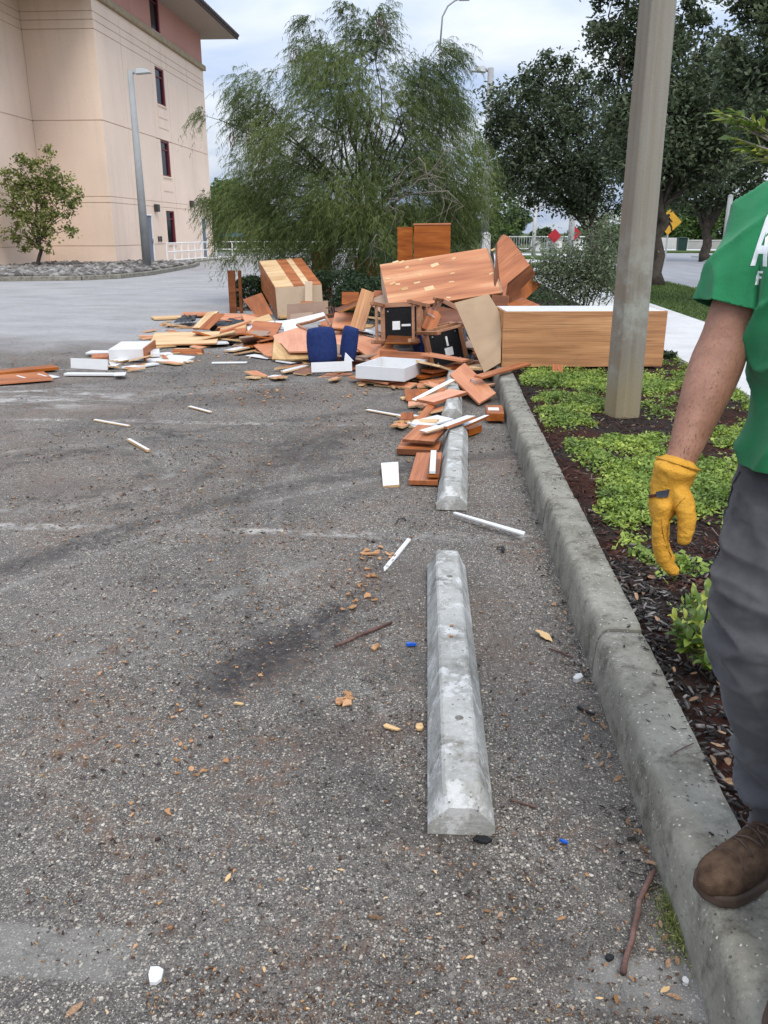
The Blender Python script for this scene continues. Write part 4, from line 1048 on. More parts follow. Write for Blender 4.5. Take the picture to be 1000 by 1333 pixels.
def lobe_points(lobes, n, rng, shell=0.55, hole=0.35, spread=0.22, per=45):
    """clumps of leaves over and through the lobes; clumps that fall in noise holes are dropped"""
    vol = np.array([r ** 2.2 for _, r in lobes]); vol /= vol.sum()
    out = []; tint = []; ncl = int(n / per)
    for (c, r), f in zip(lobes, vol):
        m = max(3, int(ncl * f)); d = rng.normal(size=(m, 3)); d /= np.linalg.norm(d, axis=1, keepdims=True)
        rad = r * (shell + (1.08 - shell) * rng.random(m) ** 0.6)
        P = np.array(c)[None] + d * rad[:, None] * np.array([1, 1, 0.9])
        for p in P:
            if mnoise.noise(Vector(p) * (1.1 / max(0.5, r * 0.6))) < -hole + 0.2 * rng.random(): continue
            k = int(per * rng.uniform(0.5, 1.5)); s = spread * rng.uniform(0.6, 1.4) * min(1.3, max(0.45, r))
            out.append(p[None] + rng.normal(size=(k, 3)) * s * np.array([1, 1, .75])); tint.append(np.clip(0.5 + rng.normal() * 0.22 + rng.normal(size=k) * 0.15, 0, 1))
    return np.concatenate(out), np.concatenate(tint)
def px_lobes(lst, Y, seed, dy=0.6):
    r = random.Random(seed); k = pxm(Y)
    return [(tuple(AT(px, py, Y + r.uniform(-dy, dy) * rp * k)), rp * k) for px, py, rp in lst]
def tree(name, label, base, fork, lobes, r0, nleaf, lmat, L, W, seed, bark='bark', group=None, hole=0.35, shell=0.5, up=0.4, cat='tree', spread=0.22, per=45, per_lobe=3):
    rng = np.random.default_rng(seed)
    t = empty(name, base, label=label, cat=cat, group=group)
    tr = limbs(base, fork, lobes, r0, rng, per_lobe).build('trunk', M[bark], t, smooth=True); tr.location = -Vector(base)
    P, ti = lobe_points(lobes, nleaf, rng, shell, hole, spread, per)
    n = len(P)
    cr = foliage('crown', M[lmat], P, rng.uniform(L * 0.7, L * 1.3, n), rng.uniform(W * 0.7, W * 1.3, n), rng, up=up, parent=t, tint=ti)
    cr.location = -Vector(base)
    return t
# forked dark oak
Y = 26.0
b = AT(772, 335, Y); b.z = 0.1
tree('oak_tree', 'dark green oak with a forked trunk behind the grey-green shrub', b, AT(772, 288, Y),
     px_lobes([(665, 140, 30), (668, 190, 36), (712, 150, 52), (728, 212, 56), (690, 228, 38), (768, 180, 52), (785, 232, 36), (718, 108, 30), (742, 246, 34), (765, 262, 22), (690, 108, 18), (700, 255, 20), (650, 165, 16), (725, 82, 9), (800, 265, 18), (700, 92, 9), (742, 78, 7), (668, 118, 9), (655, 128, 7), (712, 74, 5), (760, 95, 12), (642, 185, 9), (770, 120, 14)], Y, 1),
     0.20, 42000, 'oakleaf', 0.13, 0.06, 21, hole=0.26)
Y = 21.8
b = AT(853, 371, Y); b.z = 0.12
tree('oak_tree', 'tall dark oak standing on the verge right behind the concrete pole', b, AT(858, 250, Y),
     px_lobes([(800, 70, 34), (818, 120, 40), (850, 160, 62), (882, 95, 44), (900, 195, 52), (862, 232, 40), (925, 140, 52), (792, 22, 26), (815, -10, 30), (850, 40, 40), (885, 30, 26), (905, 50, 20), (830, 200, 40), (935, 210, 30), (900, -10, 14), (815, 165, 26), (905, 22, 8), (918, 45, 8), (868, 60, 18), (930, 85, 12), (942, 105, 10), (915, 72, 12)], Y, 2),
     0.20, 54000, 'oakleaf', 0.13, 0.06, 22, hole=0.22)
Y = 44.0
b = AT(920, 327, Y); b.z = 0.1
tree('oak_tree', 'broad dark oak across the road with a bare straight trunk', b, AT(921, 285, Y),
     px_lobes([(920, 225, 40), (885, 215, 40), (950, 215, 45), (905, 165, 45), (955, 155, 50), (985, 200, 40), (930, 110, 40), (980, 120, 40), (880, 250, 22), (960, 250, 26), (965, 75, 30), (915, 255, 24)], Y, 3),
     0.26, 42000, 'oakleaf', 0.20, 0.10, 23, hole=0.30)
# nearer tree whose branches hang in from the right
Y = 15.0
b = Vector((9.2, 15.0, 0.0)); b = Vector((5.2 + 2.4, Y, 0.0))
tree('oak_tree', 'oak at the right edge with loose branch tips against the sky', Vector((AT(1060, 400, Y).x, Y, 0.1)), AT(1050, 200, Y),
     px_lobes([(985, 25, 34), (1000, 75, 36), (972, 95, 26), (1020, 130, 50), (975, 150, 26), (995, 185, 28), (945, 60, 12), (950, 100, 14), (1060, 60, 60), (1080, 140, 60), (1040, -20, 50), (985, -20, 30)], Y, 4),
     0.22, 30000, 'oakleaf', 0.11, 0.05, 24, hole=0.18)
# branch with big yellow-green leaves: a young tree standing just outside the view
Yb = 5.2
tb = Vector((AT(1090, 600, Yb).x, Yb, 0.1))
rng = np.random.default_rng(31)
yt = empty('young_tree', tb, label='young tree with narrow yellow-green leaves reaching in above the man\'s shoulder', cat='tree')
tips = [AT(*q, Yb) for q in ((950, 158), (962, 148), (975, 160), (958, 180), (972, 195), (990, 165), (996, 195), (985, 205), (945, 150), (1010, 150), (1030, 190), (1040, 130), (1060, 170), (1070, 100), (1100, 150), (1120, 120))]
mb = MB(); tp = AT(1085, 260, Yb)
mb.tube([tb, tb.lerp(tp, 0.5) + Vector((0.04, 0, 0)), tp], [0.045, 0.035, 0.025], 8)
LC, LD = [], []
for q in tips:
    mid = tp.lerp(q, 0.55) + Vector((0, 0, 0.06)); mb.tube([tp, mid, q], [0.014, 0.008, 0.003], 5)
    d = (q - mid).normalized()
    for k in range(13):
        LC.append(mid.lerp(q, 0.45 + 0.6 * k / 12)); a = k * 2.4
        LD.append((d * 0.9 + Vector((math.cos(a), math.sin(a), math.sin(a * 1.3) - 0.1)) * 0.75).normalized())
o = mb.build('trunk', M['palebark'], yt, smooth=True); o.location = -tb
LC = np.array(LC); LD = np.array(LD); nl = len(LC)
Ln = rng.uniform(0.07, 0.12, nl)[:, None]; Wn = rng.uniform(0.02, 0.032, nl)[:, None]
s = np.cross(LD, rng.normal(size=(nl, 3)) + np.array([0, 0, 2.0])); s /= np.linalg.norm(s, axis=1, keepdims=True)
V = np.stack([LC, LC + LD * Ln * .5 + s * Wn * .5, LC + LD * Ln - np.array([0, 0, .012]), LC + LD * Ln * .5 - s * Wn * .5], 1).reshape(-1, 3)
me = mesh_np('crown', V, np.arange(nl * 4).reshape(nl, 4)); set_attr(me, 'tint', np.repeat(rng.random(nl), 4))
o = obj('crown', me, M['limeleaf'], yt); o.location = -tb
# small airy tree in front of the building
Y = 32.3
b = AT(52, 351, Y); b.z = 0.08
tree('small_tree', 'small airy olive-green tree in the rock bed before the peach wall', b, AT(50, 305, Y),
     px_lobes([(42, 222, 20), (22, 235, 18), (65, 215, 12), (68, 238, 20), (48, 258, 28), (85, 252, 20), (20, 268, 20), (50, 292, 26), (82, 285, 15), (18, 305, 14), (95, 262, 10), (62, 196, 7), (60, 318, 12), (92, 300, 9), (8, 225, 9), (35, 318, 10), (28, 205, 8), (105, 250, 6)], Y, 5),
     0.08, 10500, 'oliveleaf', 0.14, 0.07, 25, hole=0.2, shell=0.25, per=18, spread=0.20, per_lobe=6)
# light trees beyond, between the feathery tree and the oak
Y = 34.0
tree('bright_tree', 'loose bright green tree behind the far lamp post', Vector((AT(640, 330, Y).x, Y, 0)), AT(640, 285, Y),
     px_lobes([(640, 225, 22), (622, 250, 24), (655, 262, 20), (632, 285, 24), (660, 290, 16), (645, 300, 18), (612, 290, 20), (630, 195, 14), (655, 235, 14)], Y, 6), 0.10, 11000, 'brightleaf', 0.15, 0.08, 26, hole=0.15, per=25)
Y = 31.0
tree('bright_tree', 'narrow bright green young tree beside the forked oak trunk', Vector((AT(787, 345, Y).x, Y, 0.1)), AT(787, 320, Y),
     px_lobes([(787, 287, 8), (780, 300, 12), (795, 302, 12), (786, 315, 14), (800, 322, 11), (776, 325, 11), (788, 335, 12)], Y, 7), 0.05, 6000, 'brightleaf', 0.10, 0.05, 27, hole=0.4, per=25)
# grey-green shrub in the bed
Y = 11.0
b = AT(752, 425, Y); b.z = 0.12
rng = np.random.default_rng(41)
sh = empty('shrub', b, label='loose grey-green shrub with several thin stems behind the oak cabinet', cat='shrub')
lob = px_lobes([(700, 350, 11), (722, 340, 14), (750, 334, 15), (782, 325, 15), (738, 355, 16), (768, 352, 18), (795, 345, 12), (748, 374, 14), (720, 368, 10), (785, 372, 14), (772, 305, 8), (796, 300, 9), (745, 392, 8), (712, 358, 8), (805, 375, 8), (788, 285, 6)], Y, 8)
mb = MB()
for (c, r) in lob:
    c = Vector(c); m = b.lerp(c, 0.5) + Vector((rng.normal() * .05, rng.normal() * .05, 0.02))
    mb.tube([b + Vector((rng.normal() * .05, rng.normal() * .05, -0.03)), m, c], [0.014, 0.009, 0.003], 5)
    for k in range(5):
        dv = Vector(rng.normal(size=3)).normalized() * r; mb.tube([m.lerp(c, 0.6 + .3 * rng.random()), c + dv * 0.8], [0.005, 0.002], 4, caps=False)
o = mb.build('stem', M['palebark'], sh, smooth=True); o.location = -b
P, ti = lobe_points(lob, 9500, rng, 0.1, 0.6, 0.26, 14); n = len(P)
o = foliage('leaves', M['silverleaf'], P, rng.uniform(0.035, 0.06, n), rng.uniform(0.016, 0.027, n), rng, up=0.4, parent=sh, tint=ti); o.location = -b

# ------------------------------------------------------------------ the feathery drooping tree
def feathery():
    Y = 17.0; rng = np.random.default_rng(51)
    b = AT(475, 385, Y); b.z = -0.02
    lob = px_lobes([(330, 128, 40), (302, 140, 26), (285, 155, 12), (345, 165, 40), (375, 185, 45), (395, 110, 38), (410, 60, 26), (432, 72, 34), (470, 45, 30), (492, 50, 26), (440, 120, 55), (480, 110, 50), (530, 110, 40), (560, 95, 26),
                    (590, 75, 20), (575, 60, 12), (560, 140, 45), (588, 138, 30), (500, 180, 70), (440, 190, 70), (390, 240, 60), (340, 215, 38), (330, 265, 48), (298, 272, 28), (282, 262, 12), (265, 150, 9), (268, 258, 8), (290, 315, 8), (300, 292, 14), (350, 300, 45),
                    (420, 275, 70), (500, 260, 80), (570, 210, 60), (605, 200, 34), (600, 255, 45), (560, 290, 55), (335, 318, 20), (303, 335, 9), (380, 325, 38), (450, 325, 45), (520, 315, 50), (590, 305, 34), (400, 30, 12), (500, 18, 12), (452, 18, 14), (370, 95, 16)], Y, 9, dy=1.0)
    t = empty('feathery_tree', b, label='feathery drooping green tree rising behind the furniture heap', cat='tree')
    fork = AT(480, 260, Y)
    mb = limbs(b, fork, lob, 0.085, rng, 2, 0.08)
    o = mb.build('trunk', M['bark'], t, smooth=True); o.location = -b
    # bare pale twigs drooping on the right side
    mb = MB()
    for (x0, y0, x1, y1) in ((520, 260, 570, 230), (560, 225, 600, 190), (505, 275, 530, 215), (560, 250, 605, 270), (500, 310, 480, 322), (545, 205, 560, 245)):
        p, q = AT(x0, y0, Y - 1.5), AT(x1, y1, Y - 1.7); m = (p + q) / 2 + Vector((0, 0, 0.14))
        mb.tube([fork.lerp(p, 0.3), p, m, q], [0.02, 0.014, 0.011, 0.004], 5)
        for k in range(5):
            s_ = p.lerp(q, rng.random()); mb.tube([s_, s_ + Vector((rng.normal() * .2, rng.normal() * .1, -.1)), s_ + Vector((rng.normal() * .3, rng.normal() * .15, -.45))], [0.007, 0.005, 0.002], 4, caps=False)
    o = mb.build('bare_twigs', M['palebark'], t, smooth=True); o.location = -b
    # branchlets: drooping stems with fine needles
    vol = np.array([r ** 2.1 for _, r in lob]); vol /= vol.sum()
    S = []; D = []; TT = []
    NS = 15500
    for (c, r), f in zip(lob, vol):
        m = int(NS * f) + 14; c = np.array(c)
        d = rng.normal(size=(m, 3)); d /= np.linalg.norm(d, axis=1, keepdims=True)
        p = c + d * (r * (0.25 + 0.8 * rng.random(m) ** 0.7))[:, None] * np.array([1, 1, .85])
        keep = np.array([mnoise.noise(Vector(q) * 1.25) > -0.22 for q in p]); p = p[keep]; d = d[keep]
        out = p - np.array(fork); out[:, 2] *= 0.25; out /= np.linalg.norm(out, axis=1, keepdims=True) + 1e-6
        S.append(p); D.append(out * 0.8 + rng.normal(size=p.shape) * 0.45)
        TT.append(np.clip(0.5 + np.array([mnoise.noise(Vector(q) * 0.9 + Vector((9, 3, 1))) for q in p]) * 0.7 + rng.normal(size=len(p)) * 0.12, 0, 1))
    S = np.concatenate(S); D = np.concatenate(D); TT = np.concatenate(TT); n = len(S)
    D /= np.linalg.norm(D, axis=1, keepdims=True)
    L = rng.uniform(0.22, 0.60, n)[:, None]
    g = np.array([0, 0, -1.0])
    def curve(u): return S + D * L * 0.85 * u + g * L * (u ** 1.8) * 0.62
    Vs, Fs, Ts = [], [], []; off = 0
    NK = 15
    for k in range(NK):
        u = (k + rng.random((n, 1))) / NK; p = curve(u)
        tan = D * 0.75 + g * 1.5 * u ** 0.8; tan /= np.linalg.norm(tan, axis=1, keepdims=True)
        w = rng.normal(size=(n, 3)); w -= tan * (w * tan).sum(1, keepdims=True); w /= np.linalg.norm(w, axis=1, keepdims=True)
        nd = tan * 0.8 + w * 0.75 + g * 0.45; nd /= np.linalg.norm(nd, axis=1, keepdims=True)
        ln = rng.uniform(0.06, 0.13, (n, 1)); s_ = np.cross(nd, rng.normal(size=(n, 3))); s_ /= np.linalg.norm(s_, axis=1, keepdims=True)
        wd = 0.0055
        Vs.append(np.stack([p - s_ * wd, p + s_ * wd, p + nd * ln], 1).reshape(-1, 3)); Ts.append(np.repeat(TT + rng.normal(size=n) * 0.08, 3))
    V = np.concatenate(Vs); F = np.arange(len(V)).reshape(-1, 3)
    me = mesh_np('crown', V, F); set_attr(me, 'tint', np.clip(np.concatenate(Ts), 0, 1))
    o = obj('crown', me, M['needle'], t); o.location = -b
    # hanging brown seed tufts at the tips
    mb = MB()
    for (x, y) in ((495, 20), (497, 28), (300, 175), (320, 172), (385, 62), (345, 195)):
        for k in range(5):
            p = AT(x + rng.normal() * 3, y + rng.normal() * 3, Y - 0.3); mb.tube([p, p + Vector((rng.normal() * .02, 0, -.12)), p + Vector((rng.normal() * .03, 0, -.26))], [0.004, 0.008, 0.003], 4)
    o = mb.build('seed_tufts', M['stick'], t, kind='stuff'); o.location = -b
feathery()

# ------------------------------------------------------------------ clipped hedges near the heap
def hedge(label, c, rx, ry, h, n, seed):
    rng = np.random.default_rng(seed); t = empty('hedge', c, label=label, cat='hedge')
    d = rng.normal(size=(n, 3)); d[:, 2] = np.abs(d[:, 2]); d /= np.linalg.norm(d, axis=1, keepdims=True)
    d = np.sign(d) * np.abs(d) ** 0.7
    k = 0.72 + 0.28 * rng.random(n) ** 0.5
    k *= 1 + 0.10 * np.array([mnoise.noise(Vector(q) * 4 + Vector((seed, 0, 0))) for q in d])
    P = d * np.array([rx, ry, h]) * k[:, None]
    foliage('leaves', M['hedgeleaf'], P, rng.uniform(0.035, 0.07, n), rng.uniform(0.02, 0.035, n), rng, up=0.5, parent=t)
    mb = MB()
    for i in range(14):
        a = rng.random() * 6.28; mb.tube([(0.06 * math.cos(a), 0.06 * math.sin(a), 0), (rx * .7 * math.cos(a), ry * .7 * math.sin(a), h * .75)], [0.02, 0.006], 4)
    mb.build('stem', M['bark'], t)
    return t
def hp(px, py, Y): c = AT(px, py, Y); return Vector((c.x, Y, 0))
hedge('dark clipped hedge right of the striped wood crate', hp(440, 380, 15.2), 0.75, 0.8, 0.78, 9000, 61)
hedge('dark rounded hedge left of the tilted wardrobe', hp(480, 380, 14.2), 0.62, 0.7, 0.70, 9000, 62)
hedge('dark hedge squeezed between the wooden frame and the striped crate', hp(327, 385, 16.2), 0.33, 0.5, 0.62, 5000, 63)
hedge('dark hedge at the road end by the pale post', hp(683, 320, 66), 2.6, 0.9, 1.25, 5000, 64)
# ------------------------------------------------------------------ woods and trees far behind
def wood_mass(name, spots, n, seed, mat, L):
    rng = np.random.default_rng(seed); P, ti = lobe_points(spots, n, rng, 0.55, 0.9, 0.30, 40); m = len(P)
    return foliage(name, M[mat], P, rng.uniform(L * .7, L * 1.3, m), rng.uniform(L * .4, L * .7, m), rng, up=0.3, kind='stuff', tint=ti)
rng = np.random.default_rng(71); sp = []
for k in range(64):
    px = rng.uniform(600, 1060); Y = rng.uniform(105, 150); rp = rng.uniform(6, 11)
    sp.append((tuple(AT(px, 313 - rng.uniform(0, 6), Y)), rp * pxm(Y)))
for k in range(40):
    px = rng.uniform(160, 600); Y = rng.uniform(95, 130); rp = rng.uniform(14, 24); sp.append((tuple(AT(px, 300 - rng.uniform(-8, 14), Y)), rp * pxm(Y)))
wood_mass('far_woods', sp, 60000, 72, 'farwood', 0.9)
def back_tree(label, px, py, rp, Y, mat, seed, n=9000, L=0.3):
    r = random.Random(seed); lst = [(px, py, rp)] + [(px + r.uniform(-1, 1) * rp, py + r.uniform(-.5, .9) * rp, rp * r.uniform(.5, .75)) for _ in range(6)]
    base = Vector((AT(px, 320, Y).x, Y, 0.0))
    tree('back_tree', label, base, AT(px, py + rp * 1.1, Y), px_lobes(lst, Y, seed), 0.2, n, mat, L, L * .5, seed, group='trees behind')
back_tree('round dark tree rising above the far woods left of the red signs', 674, 285, 13, 100, 'farwood', 81, 6000, 0.5)
back_tree('dense green tree behind the right end of the peach building', 296, 255, 20, 70, 'brightleaf', 82, 14000, 0.34)
back_tree('green tree beside the building end, right of the dense one', 325, 272, 22, 76, 'farwood', 83, 12000, 0.34)
back_tree('low green tree over the blue canopy', 300, 288, 18, 78, 'farwood', 84, 10000, 0.34)
back_tree('bright green tree behind the pale wall, nearest the crossing sign', 880, 283, 20, 84, 'brightleaf', 85, 12000, 0.36)
back_tree('bright green tree behind the pale wall, beside the far oak trunk', 908, 293, 18, 80, 'brightleaf', 86, 10000, 0.36)
back_tree('bright green tree behind the pale wall, right of the far oak trunk', 948, 285, 24, 86, 'brightleaf', 87, 12000, 0.36)
# plant with yellow-green leaves at the kerb, by the man's knee
c = G(908, 862, 0.13); pl = empty('leafy_plant', (c.x, c.y, bedz(c.x, c.y)), label='small leafy plant with yellow-green leaves growing in dark bark beside the man\'s knee', cat='plant')
r = random.Random(91); mb = MB(); lm = []
for v in range(3):
    L, Wd = 0.046, (0.0235, 0.027, 0.022)[v]; vs = []; n = 7
    for i in range(n):
        t = i / (n - 1); w = Wd * math.sin(math.pi * min(1, 0.06 + t * 0.94)) ** 0.8 * 0.5 * (1 - 0.25 * t); z = 0.008 * math.sin(t * 2.4) - 0.008 * t * t
        vs += [(-w, L * t, z + w * 0.4), (0, L * t, z), (w, L * t, z + w * 0.4)]
    fs = []
    for i in range(n - 1):
        for j in range(2): a = i * 3 + j; fs.append((a, a + 1, a + 4, a + 3))
    me = bpy.data.meshes.new('leaf'); me.from_pydata(vs, [], fs); me.polygons.foreach_set('use_smooth', [True] * len(fs)); me.update()
    set_attr(me, 'tint', np.full(len(vs), (0.25, 0.6, 0.95)[v])); me.materials.append(M['limeleaf']); lm.append(me)
for k in range(34):
    a = r.uniform(0, 6.28); rad = r.uniform(0.02, 0.15); h = r.uniform(0.06, 0.17)
    tip = Vector((rad * math.cos(a) * 0.75, rad * math.sin(a) * 1.35, h)); b0 = Vector((tip.x * .3, tip.y * .3, -0.01))
    mb.tube([b0, b0.lerp(tip, .6) + Vector((0, 0, .02)), tip], [0.0028, 0.002, 0.0012], 5)
    for q in range(8):
        t = 1 - q * 0.075; p = b0.lerp(tip, t); yaw = q * 2.3 + r.uniform(-.4, .4); pitch = r.uniform(0.0, 0.7) if q else 1.0
        lf = bpy.data.objects.new('leaf', lm[(2 if h > 0.11 and r.random() < .45 else r.choice([0, 0, 1]))]); link(lf, pl); lf.location = p
        lf.rotation_euler = (pitch, r.uniform(-.3, .3), yaw); s = r.uniform(.7, 1.25); lf.scale = (s, s, s)
mb.build('stem', M['palebark'], pl)
# ================================================================== THE HEAP OF BROKEN FURNITURE
def P3(p):
    if isinstance(p, Vector): return p
    return G(p[0], p[1], p[3]) if p[2] == 'z' else AT(p[0], p[1], p[3])
def frame(A, B, D, ortho=True):
    """rectangle from three corners: (matrix, width, height); local z points to the side seen by the viewer"""
    A, B, D = P3(A), P3(B), P3(D)
    e1 = B - A; d = D - A
    if d.length > e1.length:                      # trust the longer edge, square the shorter one to it
        v = d.normalized(); u = (e1 - v * e1.dot(v)); w = u.length; u.normalize(); h = d.length
    else:
        u = e1.normalized(); v = d - u * d.dot(u); h = v.length; v.normalize(); w = e1.length
    c = A + (e1 + d) * 0.5
    n = u.cross(v)
    frame.flip = False
    if n.dot(Vector((0, 0, CAM_H)) - c) < 0: n = -n; u = -u; frame.flip = True
    M_ = Matrix((u, v, n)).transposed().to_4x4(); M_.translation = c
    return M_, w, h
BOARDS = []
def board_mesh(w, h, t, outline=None, nm='board'):
    poly = outline or [(0, 0), (1, 0), (1, 1), (0, 1)]
    pts = [((u - .5) * w, (v - .5) * h) for u, v in poly]; n = len(pts)
    vs = [(x, y, 0) for x, y in pts] + [(x, y, -t) for x, y in pts]
    me = bpy.data.meshes.new(nm)
    fs = [tuple(range(n)), tuple(range(2 * n - 1, n - 1, -1))] + [(i, n + i, n + (i + 1) % n, (i + 1) % n) for i in range(n)]
    me.from_pydata(vs, [], fs); me.polygons.foreach_set('material_index', [0, 2] + [1] * n); me.update()
    return me
def board(name, label, A, B, D, mat, t=0.02, edge=None, back=None, outline=None, cat='board', group=None, parent=None, flip=False):
    M_, w, h = frame(A, B, D)
    if outline and frame.flip: outline = [(1 - u_, v_) for u_, v_ in reversed(outline)]
    if h > w * 1.15:                              # grain runs along local x: use the longer edge
        M_ = M_ @ Matrix.Rotation(math.pi / 2, 4, 'Z')
        if outline: outline = [(v_, 1 - u_) for u_, v_ in outline]
        w, h = h, w
    me = board_mesh(w, h, t, outline, name)
    for m in (mat, edge or mat, back or mat): me.materials.append(M[m])
    o = bpy.data.objects.new(name, me); link(o)
    o.matrix_world = M_
    b = o.modifiers.new('bevel', 'BEVEL'); b.width = 0.0015; b.segments = 1; b.limit_method = 'ANGLE'
    BOARDS.append((label, round(w, 2), round(h, 2), [round(c, 2) for c in M_.translation]))
    if parent is None: tag(o, label, cat, group or 'broken boards and panels in the heap')
    else:
        o.parent = parent; o.matrix_parent_inverse = parent.matrix_world.inverted()
    return o
def pboard(name, label, plane, px, mat, t=0.02, edge=None, back=None, cat='board', group=None, grain=0):
    """irregular board: three (px, py, distance) points fix its plane, the outline is where the sight lines meet that plane"""
    a, b, c = [AT(*q) for q in plane]; n = (b - a).cross(c - a).normalized(); o0 = Vector((0, 0, CAM_H))
    if n.dot(o0 - a) < 0: n = -n
    pts = []
    for x, y in px:
        r_ = _ray(x, y); pts.append(o0 + r_ * ((a - o0).dot(n) / r_.dot(n)))
    u = (pts[(grain + 1) % len(pts)] - pts[grain]).normalized(); v = n.cross(u); m = sum(pts, Vector()) / len(pts)
    M_ = Matrix((u, v, n)).transposed().to_4x4(); M_.translation = m
    uv = [((p - m).dot(u), (p - m).dot(v)) for p in pts]
    ar = sum(uv[i][0] * uv[(i + 1) % len(uv)][1] - uv[(i + 1) % len(uv)][0] * uv[i][1] for i in range(len(uv)))
    if ar < 0: uv.reverse()
    me = board_mesh(1, 1, t, [(x + .5, y + .5) for x, y in uv], name)
    for mm in (mat, edge or mat, back or mat): me.materials.append(M[mm])
    o = bpy.data.objects.new(name, me); link(o); o.matrix_world = M_
    bv_ = o.modifiers.new('bevel', 'BEVEL'); bv_.width = 0.0015; bv_.segments = 1; bv_.limit_method = 'ANGLE'
    ex = [max(q[k] for q in uv) - min(q[k] for q in uv) for k in (0, 1)]
    BOARDS.append((label, round(ex[0], 2), round(ex[1], 2), [round(q, 2) for q in m]))
    return tag(o, label, cat, group or 'broken boards and panels in the heap')
def vec(px, py, z): return (px, py, 'z', z)
def dep(px, py, Y): return (px, py, 'Y', Y)
def sub(o, mb, name, mat, label=None):            # small part in a board's local space
    c = mb.build(name, M[mat], o, label=label); return c
def handle(o, x=0, y=0, ang=0, L=0.10):
    c, s = math.cos(ang), math.sin(ang); q = lambda a, z: (x + a * c, y + a * s, z)
    sub(o, MB().tube([q(-L / 2, 0.0), q(-L / 2, 0.022), q(-L / 4, 0.028), q(L / 4, 0.028), q(L / 2, 0.022), q(L / 2, 0.0)], 0.0055, 6), 'handle', 'steel')
def jag(r, n=7, amp=0.12, side='r'):
    """outline with a torn right edge"""
    pts = [(0, 0), (1 - r.random() * amp, 0)]
    for i in range(1, n): pts.append((1 - r.random() * amp, i / n))
    return pts + [(1 - r.random() * amp, 1), (0, 1)]
rj = random.Random(5)

# ---- wardrobe lying tilted on the heap
Mw, ww, hw = frame(dep(499, 405, 9.75), dep(644, 382, 9.95), dep(503, 343, 10.35))
wr = empty('wardrobe', label='large wood-faced wardrobe lying tilted on top of the heap with pale torn patches', cat='wardrobe'); wr.matrix_world = Mw
def lp(mb, name, mat, parent, label=None, bevel=0.0015): return mb.build(name, M[mat], parent, label=label, bevel=bevel)
dpt = 0.46
lp(MB().box((0, 0, -0.012), (ww, hw, 0.024)), 'side_panel', 'tabletop', wr)
lp(MB().box((0, 0, -dpt), (ww, hw, 0.02)), 'side_panel', 'cherry', wr)
lp(MB().box((0, hw / 2 - 0.011, -dpt / 2), (ww - 0.002, 0.02, dpt - 0.036)), 'end_panel', 'cherry', wr)
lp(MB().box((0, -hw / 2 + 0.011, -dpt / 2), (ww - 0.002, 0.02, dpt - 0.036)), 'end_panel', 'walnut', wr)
lp(MB().box((-ww / 2 + 0.006, 0, -dpt / 2), (0.008, hw - 0.044, dpt - 0.036)), 'back_panel', 'backboard', wr)
lp(MB().box((0.15, 0, -dpt / 2), (0.018, hw - 0.044, dpt - 0.036)), 'shelf', 'cherry', wr)
lp(MB().box((ww / 2 + 0.010, 0.0, -0.075), (0.018, hw, 0.15)), 'face_strip', 'greyboard', wr)
def to_local(Mx, p): return Mx.inverted() @ P3(p)
for (px, py, w_, h_) in ((515, 341, .05, .018), (523, 341, .045, .022), (530, 348, .03, .02), (548, 338, .035, .022), (566, 345, .065, .035), (591, 336.5, .035, .022), (547, 358, .03, .018), (589, 356, .035, .018), (642, 325, .04, .018), (640, 356, .04, .018), (511, 369, .05, .022), (518, 370, .035, .015), (543, 368, .05, .018), (588, 367, .04, .015), (559, 375.5, .075, .045), (527, 376, .05, .03), (584, 387.5, .03, .016), (505, 363, .03, .014)):
    r0 = _ray(px, py); p0 = Vector((0, 0, CAM_H)); nn = Mw.to_3x3().col[2]; tt = (Mw.translation - p0).dot(nn) / r0.dot(nn); q = Mw.inverted() @ (p0 + r0 * tt)
    pl_ = MB(); k = rj.uniform(-.3, .5); pl_.box((q.x, q.y, 0.001), (w_ * 1.5, h_ * 1.5, 0.003), (0, 0, k)); lp(pl_, 'torn_patch', 'pine', wr, bevel=0)
sp_ = pboard('end_frame', 'x', [(648, 317, 10.36), (644, 384, 9.97), (660, 394, 10.12)], [(647.5, 317), (654, 306), (661, 345), (660.5, 394), (644, 384)], 'walnut', grain=4)
for q in ('label', 'category', 'group'): del sp_[q]
bpy.context.view_layer.update(); mw_ = sp_.matrix_world.copy(); sp_.parent = wr; sp_.matrix_parent_inverse = wr.matrix_world.inverted(); sp_.matrix_world = mw_
# open doors and drawers spilling from its right end
pboard('loose_board', 'large cherry door standing on its corner at the right end of the tilted wardrobe', [(662, 370, 10.2), (690, 345, 10.5), (656, 306, 10.45)], [(648, 316), (656, 305), (664, 309), (690, 345), (661, 369), (657, 392), (646, 392)], 'cherry', cat='cabinet door', grain=3)
pboard('panel', 'dark brown panel put in for the shade of the gap under the standing cherry door', [(661, 370, 10.25), (694, 348, 10.55), (662, 396, 10.25)], [(660, 370), (691, 344), (697, 357), (662, 394)], 'walnut')  # dark piece added where the wardrobe interior lies in shade
pboard('loose_board', 'cherry door hanging out low behind the standing cherry door', [(662, 393, 10.4), (703, 371, 11.0), (692, 357, 11.0)], [(660, 394), (660, 386), (692, 356), (704, 371), (685, 389), (668, 397)], 'cherry', cat='cabinet door')
pboard('panel', 'cherry panel lying with a pale corner just above the oak cabinet', [(662, 398, 9.9), (702, 397, 9.9), (680, 388, 10.4)], [(661, 395), (680, 387), (703, 397), (694, 400), (664, 402)], 'cherry', edge='cherry_pale')
board('panel', 'dark brown panel below the lower right corner of the tilted wardrobe', dep(640, 402, 9.55), dep(662, 403, 9.5), dep(639, 384, 9.6), 'walnut', edge='oak')
